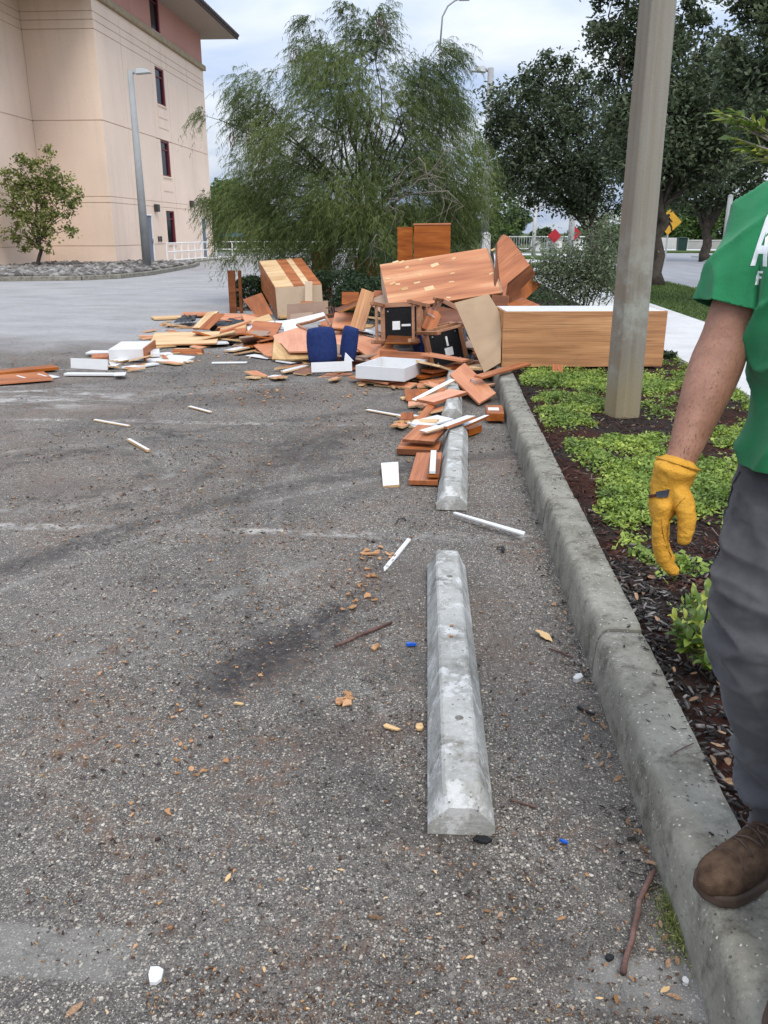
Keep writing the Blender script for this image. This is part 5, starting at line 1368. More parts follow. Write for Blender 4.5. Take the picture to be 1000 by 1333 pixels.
board('panel', 'long dark cherry panel running under the tilted wardrobe', dep(540, 432, 9.45), dep(640, 416, 9.6), dep(541, 403, 9.75), 'walnut', edge='cherry')
# ---- upright cabinet behind
Mc, wc, hc = frame(dep(539, 345, 11.3), dep(586, 345, 11.3), dep(539, 293, 11.3))
cb = empty('upright_cabinet', label='upright cherry cabinet with its door open standing behind the tilted wardrobe', cat='cabinet'); cb.matrix_world = Mc
ex = 0.75; hh = hc / 2
lp(MB().box((0, -ex / 2, -0.01), (wc, hc + ex, 0.02)), 'front_panel', 'cherry', cb)
lp(MB().box((wc / 2 - .01, -ex / 2, -0.22), (0.02, hc + ex, 0.39)), 'side_panel', 'cherry', cb)
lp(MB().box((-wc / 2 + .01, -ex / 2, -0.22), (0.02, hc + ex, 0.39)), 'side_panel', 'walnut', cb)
lp(MB().box((0, hh + 0.012, -0.21), (wc + .012, 0.018, 0.44)), 'top', 'cherry_pale', cb)
lp(MB().box((-wc / 2 - 0.115, -ex / 2 - 0.02, -0.035), (0.21, hc + ex, 0.02), (0, -0.35, 0)), 'door', 'cherry', cb)
# ---- striped crate on the left
Ms, ws, hs = frame(dep(361.6, 414.4, 14.1), dep(421.6, 409, 14.1), dep(358.2, 375, 14.15))
cr = empty('crate', label='long wood crate with a striped pale and orange top, left of the dark hedges', cat='crate'); cr.matrix_world = Ms
O_ = AT(361.6, 414.4, 14.1); Wv = AT(421.6, 410, 14.1) - O_; Hv = AT(358.2, 375, 14.15) - O_; Dv = AT(337.6, 341, 15.7) - AT(358.2, 375, 14.15)
iM = Ms.inverted()
def para(name, mat, a0, a1, b0, b1, c0, c1):
    vs = [iM @ (O_ + Wv * a + Hv * b + Dv * c) for c in (c0, c1) for a, b in ((a0, b0), (a1, b0), (a1, b1), (a0, b1))]
    mb = MB(); mb.add(vs, [(0, 1, 2, 3), (7, 6, 5, 4), (0, 4, 5, 1), (1, 5, 6, 2), (2, 6, 7, 3), (3, 7, 4, 0)])
    return lp(mb, name, mat, cr)
para('front_panel', 'backboard', 0.002, 0.998, 0.0, 0.998, -0.006, 0.004)
para('side_panel', 'cherry', 0, .024, 0, 1, .005, 1); para('side_panel', 'cherry', .976, 1, 0, 1, .005, 1)
para('bottom_panel', 'cherry', .026, .974, 0, .04, .005, 1); para('back_panel', 'backboard', .026, .974, .042, .998, .985, .999)
xs = [0.0, 0.40, 0.63, 0.77, 1.0]; mats = ['pine', 'cherry', 'pine', 'cherry']
for q, (a, b_, m) in enumerate(zip(xs[:-1], xs[1:], mats)): para('top_plank', m, a + .002, b_ - .002, 1.002, 1.035 - .006 * (q % 2), -0.004, 1.0)
para('foot_rail', 'pine', .03, .36, .02, .10, -.035, -.007)
pboard('panel', 'cherry panel leaning against the left side of the striped crate', [(335, 413, 13.9), (354, 410, 13.6), (316, 390, 14.5)], [(316, 390), (340, 381), (354.5, 409), (335, 413.5)], 'cherry', grain=1)
board('panel', 'small beige upright board leaning on the crate front', dep(397, 393, 13.9), dep(407, 393, 13.9), dep(397, 366, 14.05), 'backboard', edge='cherry')
board('panel', 'reddish block lying against the crate front', dep(391, 396, 13.7), dep(409, 396, 13.7), dep(391, 392, 13.8), 'cherry', t=0.06)
board('loose_board', 'wide brown board with pale edge standing in front of the striped crate', dep(374, 416.5, 12.6), dep(427, 412, 12.5), dep(373, 396, 12.7), 'greyboard', edge='pine', t=0.03)
board('panel', 'small brown board fallen before the wide brown board by the crate', dep(379, 419, 12.4), dep(408, 416, 12.4), dep(377, 409, 12.5), 'greyboard', edge='pine')
# wooden frame at far left
fr0 = AT(300, 396, 15.3); ft = empty('post_stand', (fr0.x, 15.3, 0), label='brown two-post wooden frame standing left of the small hedge', cat='frame')
hgt = AT(300, 352, 15.3).z
for x in (0.05, 0.2): lp(MB().box((x, 0, hgt / 2), (0.055 if x > .1 else .13, 0.05, hgt)), 'post', 'walnut', ft)
for z in (0.08, hgt * .55): lp(MB().box((0.145, 0, z), (0.06, 0.03, 0.05)), 'rail', 'walnut', ft)
# orange-brown cabinets glimpsed behind the feathery tree
def small_cab(px, py0, py1, wpx, Y, label, mat='cherry'):
    a, b_ = AT(px, py0, Y), AT(px, py1, Y); w_ = wpx * pxm(Y)
    o = empty('cabinet', (a.x, Y, 0), label=label, cat='cabinet'); H_ = a.z
    lp(MB().box((0, 0, H_ / 2), (w_, 0.02, H_)), 'front_panel', mat, o); lp(MB().box((0, 0.23, H_ - .01), (w_, 0.43, 0.02)), 'top', mat, o)
    for s in (-1, 1): lp(MB().box((s * (w_ / 2 - .01), 0.23, (H_ - .02) / 2), (0.02, 0.43, H_ - .022)), 'side_panel', mat, o)
    return o
small_cab(417, 318, 350, 24, 18.8, 'orange-brown cabinet half hidden behind the feathery tree, above the crate')
small_cab(476, 336, 350, 30, 18.6, 'low orange-brown cabinet half hidden behind the feathery tree under the green screen')
# ---- oak cabinet lying on the bed
oA, oB = G(653, 478, .15), G(862, 477, .15)
Mo, wo, ho = frame(Vector(oA), Vector(oB), Vector(oA) + Vector((0, 0, 0.53)))
ok = empty('oak_cabinet', label='long oak-grained cabinet with a white top lying across the bed behind the concrete pole', cat='cabinet'); ok.matrix_world = Mo
do = 0.60
lp(MB().box((0, 0, -0.012), (wo, ho, 0.022)), 'front_panel', 'oak', ok)
lp(MB().box((0, 0, -do), (wo, ho, 0.022)), 'back_panel', 'oak', ok)
for s in (-1, 1): lp(MB().box((s * (wo / 2 - .012), 0, -do / 2 - .001), (0.022, ho, do - .026)), 'side_panel', 'oak', ok)
lp(MB().box((0, ho / 2 - .008, -do / 2 - .001), (wo - .05, 0.022, do - .026)), 'white_top', 'white', ok)
lp(MB().box((0, -ho / 2 + .011, -do / 2), (wo - .05, 0.02, do - .026)), 'bottom_panel', 'oak', ok)
board('board', 'long thin cherry board sticking out from under the left end of the oak cabinet', vec(624, 492, .19), vec(688, 474, .21), vec(622, 487, .20), 'cherry', t=0.02)
board('board', 'short cherry offcut standing in the ground cover under the oak cabinet', dep(719, 488, 7.85), dep(733, 488, 7.85), dep(719, 474, 7.95), 'cherry', cat='offcut')
# ---- chairs
def make_chair(label):
    c = empty('chair', label=label, cat='chair', group='upturned office chairs in the heap')
    w, d, t = 0.40, 0.39, 0.034
    for sx in (-1, 1):
        for sy in (-1, 1):
            top = 0.64 if sy < 0 else 0.82
            lp(MB().box((sx * w / 2, sy * d / 2, top / 2), (t, t * 1.15, top)), 'leg', 'chairwood', c, bevel=.004)
        lp(MB().box((sx * w / 2, -0.01, 0.655), (t * 1.4, d + .07, 0.024)), 'armrest', 'chairwood', c, bevel=.004)
        lp(MB().box((sx * w / 2, 0, 0.16), (t * .7, d - t, t)), 'side_rail', 'chairwood', c)
        lp(MB().box((sx * w / 2, 0, 0.40), (t * 1.4, d - t, t * 1.7)), 'seat_rail', 'chairwood', c)
    for sy in (-1, 1): lp(MB().box((0, sy * d / 2, 0.40), (w - t * 1.5, t * 1.4, t * 1.7)), 'seat_rail', 'chairwood', c)
    s = MB(); s.box((0, -0.01, 0.455), (w + .02, d + .02, 0.06)); s.build('seat', M['navy'], c, bevel=.02)
    u = MB(); u.box((0, 0, 0.385), (w - .06, d - .06, 0.012)); uo = lp(u, 'seat_underside', 'blackcloth', c)
    lb = MB(); lb.box((0.05, -0.02, 0.3775), (0.085, 0.09, 0.003)); l_ = lp(lb, 'label', 'paper', uo, bevel=0)
    st = MB(); st.box((-0.06, -0.02, 0.3775), (0.10, 0.022, 0.003)); lp(st, 'strap', 'paper', uo, bevel=0)
    for k in range(4): lp(MB().box(((-.14, .14)[k % 2], (-.13, .13)[k // 2], 0.377), (.014, .014, .006)), 'screw', 'steel', uo, bevel=0)
    b = MB(); b.box((0, d / 2 - .005, 0.70), (w - t - .01, 0.05, 0.25)); b.build('backrest', M['navy'], c, bevel=.018)
    return c
ch = make_chair('upturned wooden armchair with navy back on top, left of the tall drawer front')
# underside faces the viewer: local -Z towards the camera, local +Y (back) up
def chair_pose(o, px, py, Y, roll, yaw, tilt):
    p = AT(px, py, Y)
    R = Matrix.Rotation(yaw, 4, 'Z') @ Matrix.Rotation(tilt, 4, 'X') @ Matrix.Rotation(roll, 4, 'Y') @ Matrix(((1, 0, 0, 0), (0, 0, 1, 0), (0, 1, 0, 0), (0, 0, 0, 1))) @ Matrix.Scale(-1, 4, (1, 0, 0))
    o.matrix_world = Matrix.Translation(p) @ R @ Matrix.Translation((0, 0, -0.385))
chair_pose(ch, 522, 421, 9.05, math.radians(-4), math.radians(-14), math.radians(-8))
ch2 = dup(ch, label='upturned wooden armchair lying on its side left of the tan hardboard, navy back at left')
chair_pose(ch2, 581, 452, 8.85, math.radians(-102), math.radians(22), math.radians(-6))
# third chair: only its light legs show under the wardrobe
ch3 = dup(ch, label='upturned wooden chair wedged under the tilted wardrobe with only pale legs showing')
chair_pose(ch3, 585, 421, 9.75, math.radians(24), math.radians(-12), math.radians(-6))
# chair-back cushions lying loose, standing on edge
def pad(label, c, w, h, t, rot, mat='navy', bow=0.05):
    nx, ny = 10, 10; V = []; Fq = []
    for side in (1, -1):
        for j in range(ny + 1):
            for i in range(nx + 1):
                u, v = i / nx * 2 - 1, j / ny * 2 - 1
                hw_ = w / 2 * (1 - 0.10 * v * v * (1 if v > 0 else .6)) * (1 - .05 * abs(v) ** 6); x = u * hw_; z = v * h / 2 * (1 - .08 * u * u)
                e = (1 - abs(u) ** 5) * (1 - abs(v) ** 5)
                V.append((x, -bow * (1 - u * u) + side * t / 2 * (0.35 + .65 * e), z))
    o1 = (nx + 1) * (ny + 1)
    idx = lambda s, i, j: s * o1 + j * (nx + 1) + i
    for j in range(ny):
        for i in range(nx):
            Fq.append((idx(0, i, j), idx(0, i, j + 1), idx(0, i + 1, j + 1), idx(0, i + 1, j))); Fq.append((idx(1, i, j), idx(1, i + 1, j), idx(1, i + 1, j + 1), idx(1, i, j + 1)))
    for i in range(nx): Fq.append((idx(0, i, 0), idx(0, i + 1, 0), idx(1, i + 1, 0), idx(1, i, 0))); Fq.append((idx(0, i, ny), idx(1, i, ny), idx(1, i + 1, ny), idx(0, i + 1, ny)))
    for j in range(ny): Fq.append((idx(0, 0, j), idx(1, 0, j), idx(1, 0, j + 1), idx(0, 0, j + 1))); Fq.append((idx(0, nx, j), idx(0, nx, j + 1), idx(1, nx, j + 1), idx(1, nx, j)))
    me = bpy.data.meshes.new('cushion'); me.from_pydata(V, [], Fq); me.polygons.foreach_set('use_smooth', [True] * len(Fq)); me.update()
    e = empty('loose_cushion', c, rot, label=label, cat='chair back', group='loose navy chair backs')
    obj('cushion', me, M[mat], e)
    lp(MB().box((0, t * .5 + .012, 0), (w * .5, 0.012, h * .7)), 'back_plate', 'galv', e, bevel=.004)
    return e
pad('wider navy chair back standing on edge behind the white drawer side', AT(419, 449.5, 8.62), 0.31, 0.37, 0.06, (math.radians(-8), math.radians(-4), math.radians(8)))
pad('narrower navy chair back standing right of the wider one', AT(455, 447, 8.70), 0.215, 0.36, 0.06, (math.radians(-6), math.radians(6), math.radians(-38)))
# ---- white drawers
def drawer(label, A, B, D, h, wall=0.016, front=None, upside=False, group='white drawers thrown out of furniture'):
    """A,B,D three rim corners; walls hang down by h"""
    Mx, w, d = frame(A, B, D)
    o = empty('drawer', label=label, cat='drawer', group=group); o.matrix_world = Mx
    zc = -h / 2
    lp(MB().box((0, -d / 2 + wall / 2, zc), (w, wall, h)), 'side_panel', 'white', o); lp(MB().box((0, d / 2 - wall / 2, zc), (w, wall, h)), 'side_panel', 'white', o)
    lp(MB().box((-w / 2 + wall / 2, 0, zc), (wall, d - 2 * wall - .002, h)), 'side_panel', 'white', o); lp(MB().box((w / 2 - wall / 2, 0, zc), (wall, d - 2 * wall - .002, h)), 'side_panel', 'white', o)
    zb = -0.004 if upside else -h + 0.025
    lp(MB().box((0, 0, zb), (w - 2 * wall - .002, d - 2 * wall - .002, 0.006)), 'bottom_panel', 'white', o)
    if front:
        fx, up = front; e = 0.035
        if fx in ('+x', '-x'):
            s = 1 if fx == '+x' else -1; f = MB().box((s * (w / 2 + .010), 0, zc + up), (0.018, d + e, h + e))
        else:
            s = 1 if fx == '+y' else -1; f = MB().box((0, s * (d / 2 + .010), zc + up), (w + e, 0.018, h + e))
        lp(f, 'drawer_front', 'cherry', o)
    return o
drawer('white open drawer with a cherry front at its back, in front of the chairs', vec(467, 474, .20), vec(523, 481, .20), vec(500, 463, .20), 0.125, front=('+y', 0.045))
drawer('upside-down white drawer with a cherry end, by the long pale panel on the left', vec(141, 455, .135), vec(186.5, 454.5, .135), vec(158, 444.5, .135), 0.13, front=('+x', -.003), upside=True)
board('board', 'white drawer side standing before the wider navy chair back', dep(406, 485, 8.42), dep(459, 483, 8.40), dep(404.5, 472, 8.44), 'white', t=0.016, cat='drawer side')
board('board', 'white pointed drawer piece standing in front of the narrower navy chair back', dep(447, 471, 8.48), dep(459, 470, 8.42), dep(449, 459, 8.5), 'white', t=0.016, outline=[(0, 0), (1, 0), (.1, 1)], cat='drawer side')
board('board', 'white drawer side standing on edge, leftmost white piece of the left group', dep(92.5, 480, 8.78), dep(140.5, 482, 8.70), dep(91.5, 466, 8.80), 'white', t=0.016, cat='drawer side')
pboard('panel', 'flat white drawer bottom with brown edge joined behind the leftmost white drawer side', [(141, 481, 8.75), (172, 467.5, 9.5), (118, 470, 9.35)], [(141, 481), (171, 467), (120, 466), (100, 478)], 'white', edge='cherry', t=0.02)
pboard('panel', 'wide flat white panel lying between the upside-down drawer and the cherry bar', [(176, 469, 9.38), (237, 471.5, 9.2), (225, 461, 9.85)], [(174, 468.5), (225, 461.5), (254, 464), (237, 472)], 'white', t=0.018)
board('strip', 'white strip lying right of the leftmost white drawer side', vec(162, 479.5, .02), vec(204, 473.5, .02), vec(161, 477, .02), 'white', t=0.018, cat='strip')
board('strip', 'white rail lying on the asphalt below the leftmost white drawer side', vec(85, 486.5, .03), vec(160, 487, .03), vec(85.5, 484.5, .03), 'white', t=0.02, cat='strip')
board('strip', 'short white rail end lying over the end of the white rail', vec(148, 488.5, .045), vec(163, 487.5, .045), vec(150, 485, .045), 'white', t=0.012, cat='strip')
board('panel', 'small cherry board tucked left of the upside-down drawer', vec(119, 465, .05), vec(141, 465, .05), vec(120, 460, .05), 'cherry')
board('panel', 'thin white board behind the small cherry board at the left group', vec(112, 459, .05), vec(142, 459, .05), vec(118, 456, .05), 'white')
board('panel', 'white block end poking out right of the cherry drawer end', vec(196, 460, .06), vec(208, 460, .06), vec(196, 454, .06), 'white', t=0.04)
board('strip', 'narrow white strip lying along the near side of the long pale panel', vec(182, 463, .025), vec(224, 460, .025), vec(180, 461, .025), 'white', t=0.02, cat='strip')
# left-edge boards
board('panel', 'cherry board with white tape bars at the left edge of the lot', vec(-14, 499, .035), vec(66, 492.5, .035), vec(-16, 489, .035), 'cherry', edge='cherry_pale', t=0.022)
b_ = [o for o in COL.objects if o.get('label', '').startswith('cherry board with white tape')][0]
for x in (0.02, 0.22): sub(b_, MB().box((x, 0.0, 0.0012), (0.022, 0.20, 0.003), (0, 0, 0.25)), 'tape_bar', 'white')
board('board', 'narrow cherry board behind the taped board at the left edge', vec(-12, 486, .05), vec(73, 478, .05), vec(-12, 482, .05), 'cherry', t=0.03)
board('panel', 'white sheet poking out under the taped cherry board', vec(26, 500, .012), vec(73, 491, .012), vec(24, 494, .012), 'white', t=0.01, outline=[(0, .3), (.9, 0), (1, .7), (.95, 1), (0, 1)])
# ---- left field of boards
pboard('panel', 'long pale raw wood panel lying propped on white scraps', [(195, 449, 10.5), (282, 446, 10.5), (202, 433, 11.3)], [(194, 449), (201.5, 433), (287, 431), (282, 446.5)], 'pine', edge='oak', t=0.018, grain=1)
board('block', 'dark cherry bar in front of the long pale panel', dep(224, 463, 9.95), dep(262, 463, 9.9), dep(224.5, 454, 9.98), 'cherry', t=0.08, cat='bar')
board('panel', 'cherry board right of the long pale panel', dep(285, 438, 11.2), dep(320, 436, 11.2), dep(285, 429, 11.35), 'cherry')
board('panel', 'white wedge-shaped scrap at the right end of the long pale panel', vec(281, 447, .06), vec(298, 446, .06), vec(283, 436.5, .06), 'white', outline=[(0, 0), (1, .05), (.1, 1)])
board('panel', 'pale thin strip lying farthest left behind the long pale panel', vec(198, 414.5, .04), vec(236, 413, .04), vec(199, 411.5, .04), 'pine', t=0.03)
board('panel', 'thin cherry board behind the black sheet at the far left of the heap', vec(236, 410, .06), vec(270, 409, .06), vec(237, 406.5, .06), 'cherry_pale', t=0.03)
board('board', 'pale leaning board of the crossed pair at the left of the heap', dep(251, 426, 12.0), dep(263, 427, 11.9), dep(272, 405, 12.4), 'pine', edge='cherry', t=0.02)
board('board', 'orange leaning board of the crossed pair at the left of the heap', dep(258, 428, 11.9), dep(271, 428, 11.8), dep(279, 408, 12.2), 'cherry', edge='cherry_pale', t=0.02)
board('board', 'pinkish long board behind the crossed pair', vec(285, 411, .18), vec(330, 413, .16), vec(287, 407.5, .18), 'cherry_pale', t=0.03)
board('board', 'pale pink wide board with brown end beside the crossed pair', vec(284, 417, .16), vec(313, 417.5, .16), vec(289, 410.5, .16), 'cherry_pale', edge='walnut', t=0.02)
board('board', 'brown board end right of the pale pink wide board', vec(312, 417, .15), vec(336, 412, .15), vec(311, 412, .17), 'cherry', t=0.03)
board('panel', 'long white drawer side with a dark split, below the striped crate', dep(324, 433, 11.2), dep(361, 429, 11.3), dep(320, 421.5, 11.5), 'white', t=0.02)
board('panel', 'short white drawer side continuing right of the long split one', dep(359, 429, 11.25), dep(379, 427.5, 11.3), dep(358.5, 418, 11.5), 'white', t=0.02)
board('panel', 'white drawer side bending up towards the bent chair frame, left piece', dep(370, 434, 10.8), dep(391, 425, 11.0), dep(369, 420, 11.2), 'white', t=0.02)
board('panel', 'white drawer side bending up towards the bent chair frame, right piece', dep(389, 424, 11.0), dep(425, 415.5, 11.1), dep(388, 414, 11.3), 'white', t=0.02)
pboard('panel', 'ripped pink-cherry panel with dark holes behind the wider navy chair back', [(372, 457, 9.4), (402, 457, 9.2), (388, 427, 10.4)], [(355, 437), (365, 433), (388, 426), (405, 430), (410, 457), (376, 457.5), (366, 447), (361, 446)], 'cherry_pale', grain=3)
pboard('panel', 'wide pink-cherry panel lying behind the two navy chair backs', [(402, 457, 9.15), (486, 458, 9.1), (470, 438, 9.9)], [(402, 436), (470, 436), (489, 441), (486, 458), (402, 458)], 'cherry_pale', edge='walnut')
pboard('panel', 'pink-cherry torn panel lying left of the beige board', [(333, 452, 10.1), (355, 464, 9.5), (356, 440, 10.5)], [(330, 449.5), (354, 439.5), (358, 445), (354, 464), (345, 462)], 'cherry_pale')
pboard('panel', 'pale beige board under the ripped pink-cherry panel', [(354, 467, 9.4), (402, 466, 9.15), (358, 442, 10.0)], [(357, 440), (364, 447), (374, 457.5), (404, 458), (404, 466), (380, 467.5), (354, 467)], 'pine')
pboard('panel', 'square pink-cherry panel behind the bent chair frame', [(432, 427, 10.2), (457, 428, 10.2), (436, 406.5, 10.8)], [(432, 426), (436, 406.5), (460, 407), (456, 428)], 'cherry_pale', grain=1)
pboard('board', 'oak board standing askew between the heap and the dark hedge', [(455, 427, 9.9), (474, 429, 9.9), (471, 375.5, 10.2)], [(455, 427), (471, 375), (488, 381), (474, 430)], 'oak', grain=0)
pboard('panel', 'grey-brown panel standing on its corner behind the left chair', [(508, 409, 9.95), (541, 399, 10.0), (520, 377, 10.25)], [(476, 391), (520, 376), (542, 398), (540, 412), (500, 425), (497, 408)], 'greyboard', edge='oak')
board('drawer_box', 'cherry drawer box near the oak board, against the dark hedge', dep(445, 396, 10.6), dep(467, 396, 10.6), dep(445, 380, 10.65), 'cherry', t=0.3, cat='drawer')
board('panel', 'dark cherry panel tilted beneath the cherry drawer box', dep(439, 407, 10.3), dep(469, 395, 10.4), dep(438, 401, 10.5), 'walnut', edge='oak')
board('panel', 'small cherry panel peeping up right of the oak board', dep(485, 386, 10.5), dep(506, 386, 10.5), dep(488, 378, 10.6), 'cherry')
pboard('loose_board', 'tall cherry drawer front with a pale handle between the two upturned chairs', [(549, 426, 9.0), (566, 434, 8.9), (560, 403, 9.25)], [(549, 426), (559, 402), (570, 405), (574, 411), (566, 434)], 'cherry', edge='oak', cat='drawer front')
handle([o for o in COL.objects if o.get('label', '').startswith('tall cherry drawer front')][0], 0.03, 0.03, 1.0)
pboard('panel', 'tan hardboard sheet leaning against the oak cabinet', [(630, 485, 8.15), (651, 472, 8.12), (610, 390, 8.75)], [(591.5, 394), (636, 382.5), (653, 411), (651.5, 472), (630, 485)], 'ply', t=0.006, edge='pine')
pboard('loose_board', 'pink-cherry drawer front with a small handle lying across boards by the kerb', [(605, 472, 7.95), (646, 511.5, 7.25), (624, 525, 6.95)], [(585.5, 487), (605, 472), (646, 511.5), (624, 525)], 'cherry_pale', edge='cherry_pale', cat='drawer front', grain=1)
handle([o for o in COL.objects if o.get('label', '').startswith('pink-cherry drawer front with a small')][0], 0.02, 0.0, 0.2, 0.08)
pboard('panel', 'pink-cherry panel lying in front of the white open drawer', [(437, 501, 8.05), (460, 489, 8.5), (403, 496, 8.2)], [(403, 496), (426, 485.5), (458, 485.5), (460, 489), (437, 501)], 'cherry_pale', edge='cherry', grain=3)
board('panel', 'ragged brown board sticking out under the white open drawer', vec(500, 499, .055), vec(558, 486, .07), vec(458, 489, .06), 'oak', edge='cherry_pale', outline=[(0, 0), (.12, .04), (.3, -.02), (1, 0), (1, 1), (.5, .95), (0, 1)])
board('board', 'cherry board sloping right of the white open drawer', vec(541, 492, .08), vec(600, 481, .10), vec(540, 486, .09), 'cherry', t=0.025)
board('board', 'pale cherry board below the sloping cherry board', vec(551, 500, .05), vec(612, 490, .06), vec(553, 495, .05), 'cherry_pale', t=0.025, outline=jag(rj))
board('board', 'cherry board end under the lying chair', vec(556, 484, .14), vec(604, 475, .14), vec(556, 479, .14), 'cherry', t=0.03)
board('board', 'long grey scrap board in front of the left chair', vec(470, 466, .16), vec(500, 459, .18), vec(466, 463, .16), 'greyboard', t=0.015)
board('panel', 'cherry board with a bright edge under the left chair', dep(502, 446, 8.9), dep(545, 446, 8.85), dep(505, 434, 9.1), 'walnut', edge='oak')
# bent chair frame
bf = empty('bent_wood', AT(410, 418, 10.55), label='bent bare wooden chair frame lying above the ripped panel', cat='chair frame')
c0 = AT(410, 418, 10.55); ring = [AT(387, 423, 10.5), AT(404, 419, 10.7), AT(424, 412.5, 10.8), AT(431, 423, 10.5), AT(426, 427, 10.3), AT(404, 432, 10.1)]
for a, b2 in zip(ring, ring[1:] + ring[:1]): lp(MB().tube([a - c0, b2 - c0], 0.020, 6), 'rail', 'chairwood', bf, bevel=0)
# cables
cbm = MB(); 
for k in range(5):
    a, b2 = AT(425 + k * 2, 401, 11.3), AT(434 + k * 1.5, 412, 10.9); cbm.tube([a, (a + b2) / 2 + Vector((.02 * k, 0, .06)), b2], 0.008, 5)
cbm.build('cable_bundle', M['strap'], label='dark red bundle of cables between the drawer box and the crate', cat='cable')
# black plastic sheets; the last one stands in for the shade of a gap
def crumple(label, pts, Y, amp, seed):
    c = [AT(px, py, y_) for px, py, y_ in pts]; n = 14; V = []; F = []
    for j in range(n + 1):
        for i in range(n + 1):
            u, v = i / n, j / n; p = (c[0] * (1 - u) + c[1] * u) * (1 - v) + (c[3] * (1 - u) + c[2] * u) * v
            q = mnoise.noise(Vector((u * 5 + seed, v * 4, seed))) * amp + mnoise.noise(Vector((u * 13, v * 11 + seed, 1))) * amp * .5
            V.append((p.x + q * .5, p.y, max(0.012, p.z + q)))
    for j in range(n):
        for i in range(n): a = j * (n + 1) + i; F.append((a, a + 1, a + n + 2, a + n + 1))
    me = bpy.data.meshes.new('plastic_sheet'); me.from_pydata(V, [], F); me.polygons.foreach_set('use_smooth', [True] * len(F)); me.update()
    o = obj('plastic_sheet', me, M['blackbag'], label=label, cat='plastic sheet', group='black plastic sheets'); s = o.modifiers.new('thick', 'SOLIDIFY'); s.thickness = 0.006
    return o
crumple('crumpled black plastic sheet at the far left of the heap', [(226, 419, 13.0), (254, 418, 13.0), (256, 411, 13.6), (238, 411, 13.6)], 13, .05, 1)
crumple('large black plastic sheet bulging right of the crossed boards', [(272, 428, 12.0), (330, 430, 11.8), (332, 417, 12.4), (272, 417, 12.5)], 12, .09, 2)
crumple('black sheet put in for the shade between the lying chair and the tan hardboard', [(600, 470, 8.9), (618, 472, 8.8), (612, 430, 9.3), (596, 428, 9.3)], 9, .06, 3)  # black surface added to darken the shaded cavity beside the chair
# ---- boards spilling beside the stops
board('board', 'cherry offcut with a knot hole left of the crossed boards near the third stop', vec(529, 521, .045), vec(560, 515, .05), vec(527, 509, .05), 'cherry', edge='cherry_pale', t=0.025)
board('board', 'white splintered board lying across the third stop', vec(541, 522, .09), vec(592, 495, .16), vec(537, 519, .10), 'white', edge='pine', t=0.015)
board('board', 'long cherry board leaning from the asphalt up towards the third stop', vec(541, 546, .03), vec(573, 505, .15), vec(551, 546, .03), 'cherry', edge='cherry_pale', t=0.03)
board('board', 'pale cherry board lying over the far end of the third stop', vec(551, 528, .10), vec(596, 514, .135), vec(556, 515, .12), 'cherry_pale', edge='cherry', t=0.025)
board('block', 'small orange block standing upright left of the third stop', dep(522, 557, 6.28), dep(537, 557, 6.26), dep(521.5, 537, 6.34), 'cherry', edge='cherry', t=0.05, cat='block')
board('panel', 'white panel under the cherry boards left of the second stop', vec(534, 559, .03), vec(575, 549, .04), vec(546, 545.5, .04), 'white', t=0.015)
board('board', 'cherry drawer front on top of the small stack beside the second stop', vec(523, 572, .10), vec(566, 574, .10), vec(543, 553, .12), 'cherry', edge='walnut', t=0.022)
board('board', 'cherry board at the bottom of the small stack beside the second stop', vec(518, 584, .05), vec(572, 586, .05), vec(522, 572, .05), 'cherry', edge='walnut', t=0.04)
board('panel', 'small white board lying on the small cherry stack', vec(549, 564, .135), vec(572, 557, .15), vec(552, 558, .14), 'white', edge='pine', t=0.012)
board('board', 'white board with cherry edge lying across the far end of the second stop', vec(574, 558, .15), vec(612, 544, .165), vec(578, 551, .15), 'white', edge='cherry', t=0.02)
board('board', 'white pointed board reaching towards the kerb from the second stop', vec(602, 556, .10), vec(636, 542, .12), vec(604, 551, .11), 'white', edge='cherry', t=0.02, outline=[(0, 0), (1, .3), (.9, 1), (0, 1)])
board('block', 'brown block under the white boards right of the second stop', vec(606, 561, .06), vec(623, 555, .06), vec(606, 556, .06), 'cherry', t=0.05, cat='block')
bx = board('block', 'flat brown box with a white sheet on top beside the kerb', vec(634, 540, .08), vec(656, 536.5, .08), vec(632.5, 529, .08), 'cherry', t=0.06, cat='box')
sub(bx, MB().box((0.0, 0.01, 0.002), (0.10, 0.085, 0.004)), 'paper_sheet', 'white')
pboard('loose_board', 'orange drawer front lying against the left side of the second stop', [(532, 626, 4.62), (569, 627, 4.60), (543, 589, 5.08)], [(532, 625), (542.5, 589), (575.5, 589), (570, 626)], 'cherry', edge='cherry', t=0.03, cat='drawer front', grain=0)
board('board', 'narrow brown board lying on the orange drawer front', vec(556, 617, .075), vec(572, 617, .075), vec(560, 588, .075), 'walnut', edge='cherry', t=0.022)
board('strip', 'white strip lying on the orange drawer front', vec(559, 613, .095), vec(567, 613, .095), vec(561, 586, .095), 'white', t=0.018, cat='strip')
pboard('board', 'flat white board lying alone left of the orange drawer front', [(498.5, 632.5, 4.60), (520, 631, 4.60), (496, 602.5, 4.98)], [(498.5, 632), (496, 602.5), (518.5, 601), (520, 630.5)], 'white', edge='pine', t=0.02, grain=0)
board('strip', 'small white block standing below the orange drawer front', dep(560, 640, 4.72), dep(566, 640, 4.72), dep(560, 624, 4.78), 'white', t=0.02, cat='strip')
pboard('strip', 'long white strip lying across the stall between the second stop and the kerb', [(590, 668, 4.05), (684, 693, 3.77), (592, 672, 4.0)], [(590, 667), (593, 666), (684, 692), (682, 695.5)], 'white', t=0.01, cat='strip')
pboard('strip', 'white strip lying slanted left of the nearest stop', [(495, 745, 3.33), (533, 700, 3.73), (499, 746, 3.32)], [(494.5, 744), (530.5, 700), (535, 701.5), (499.5, 746)], 'white', t=0.01, cat='strip')
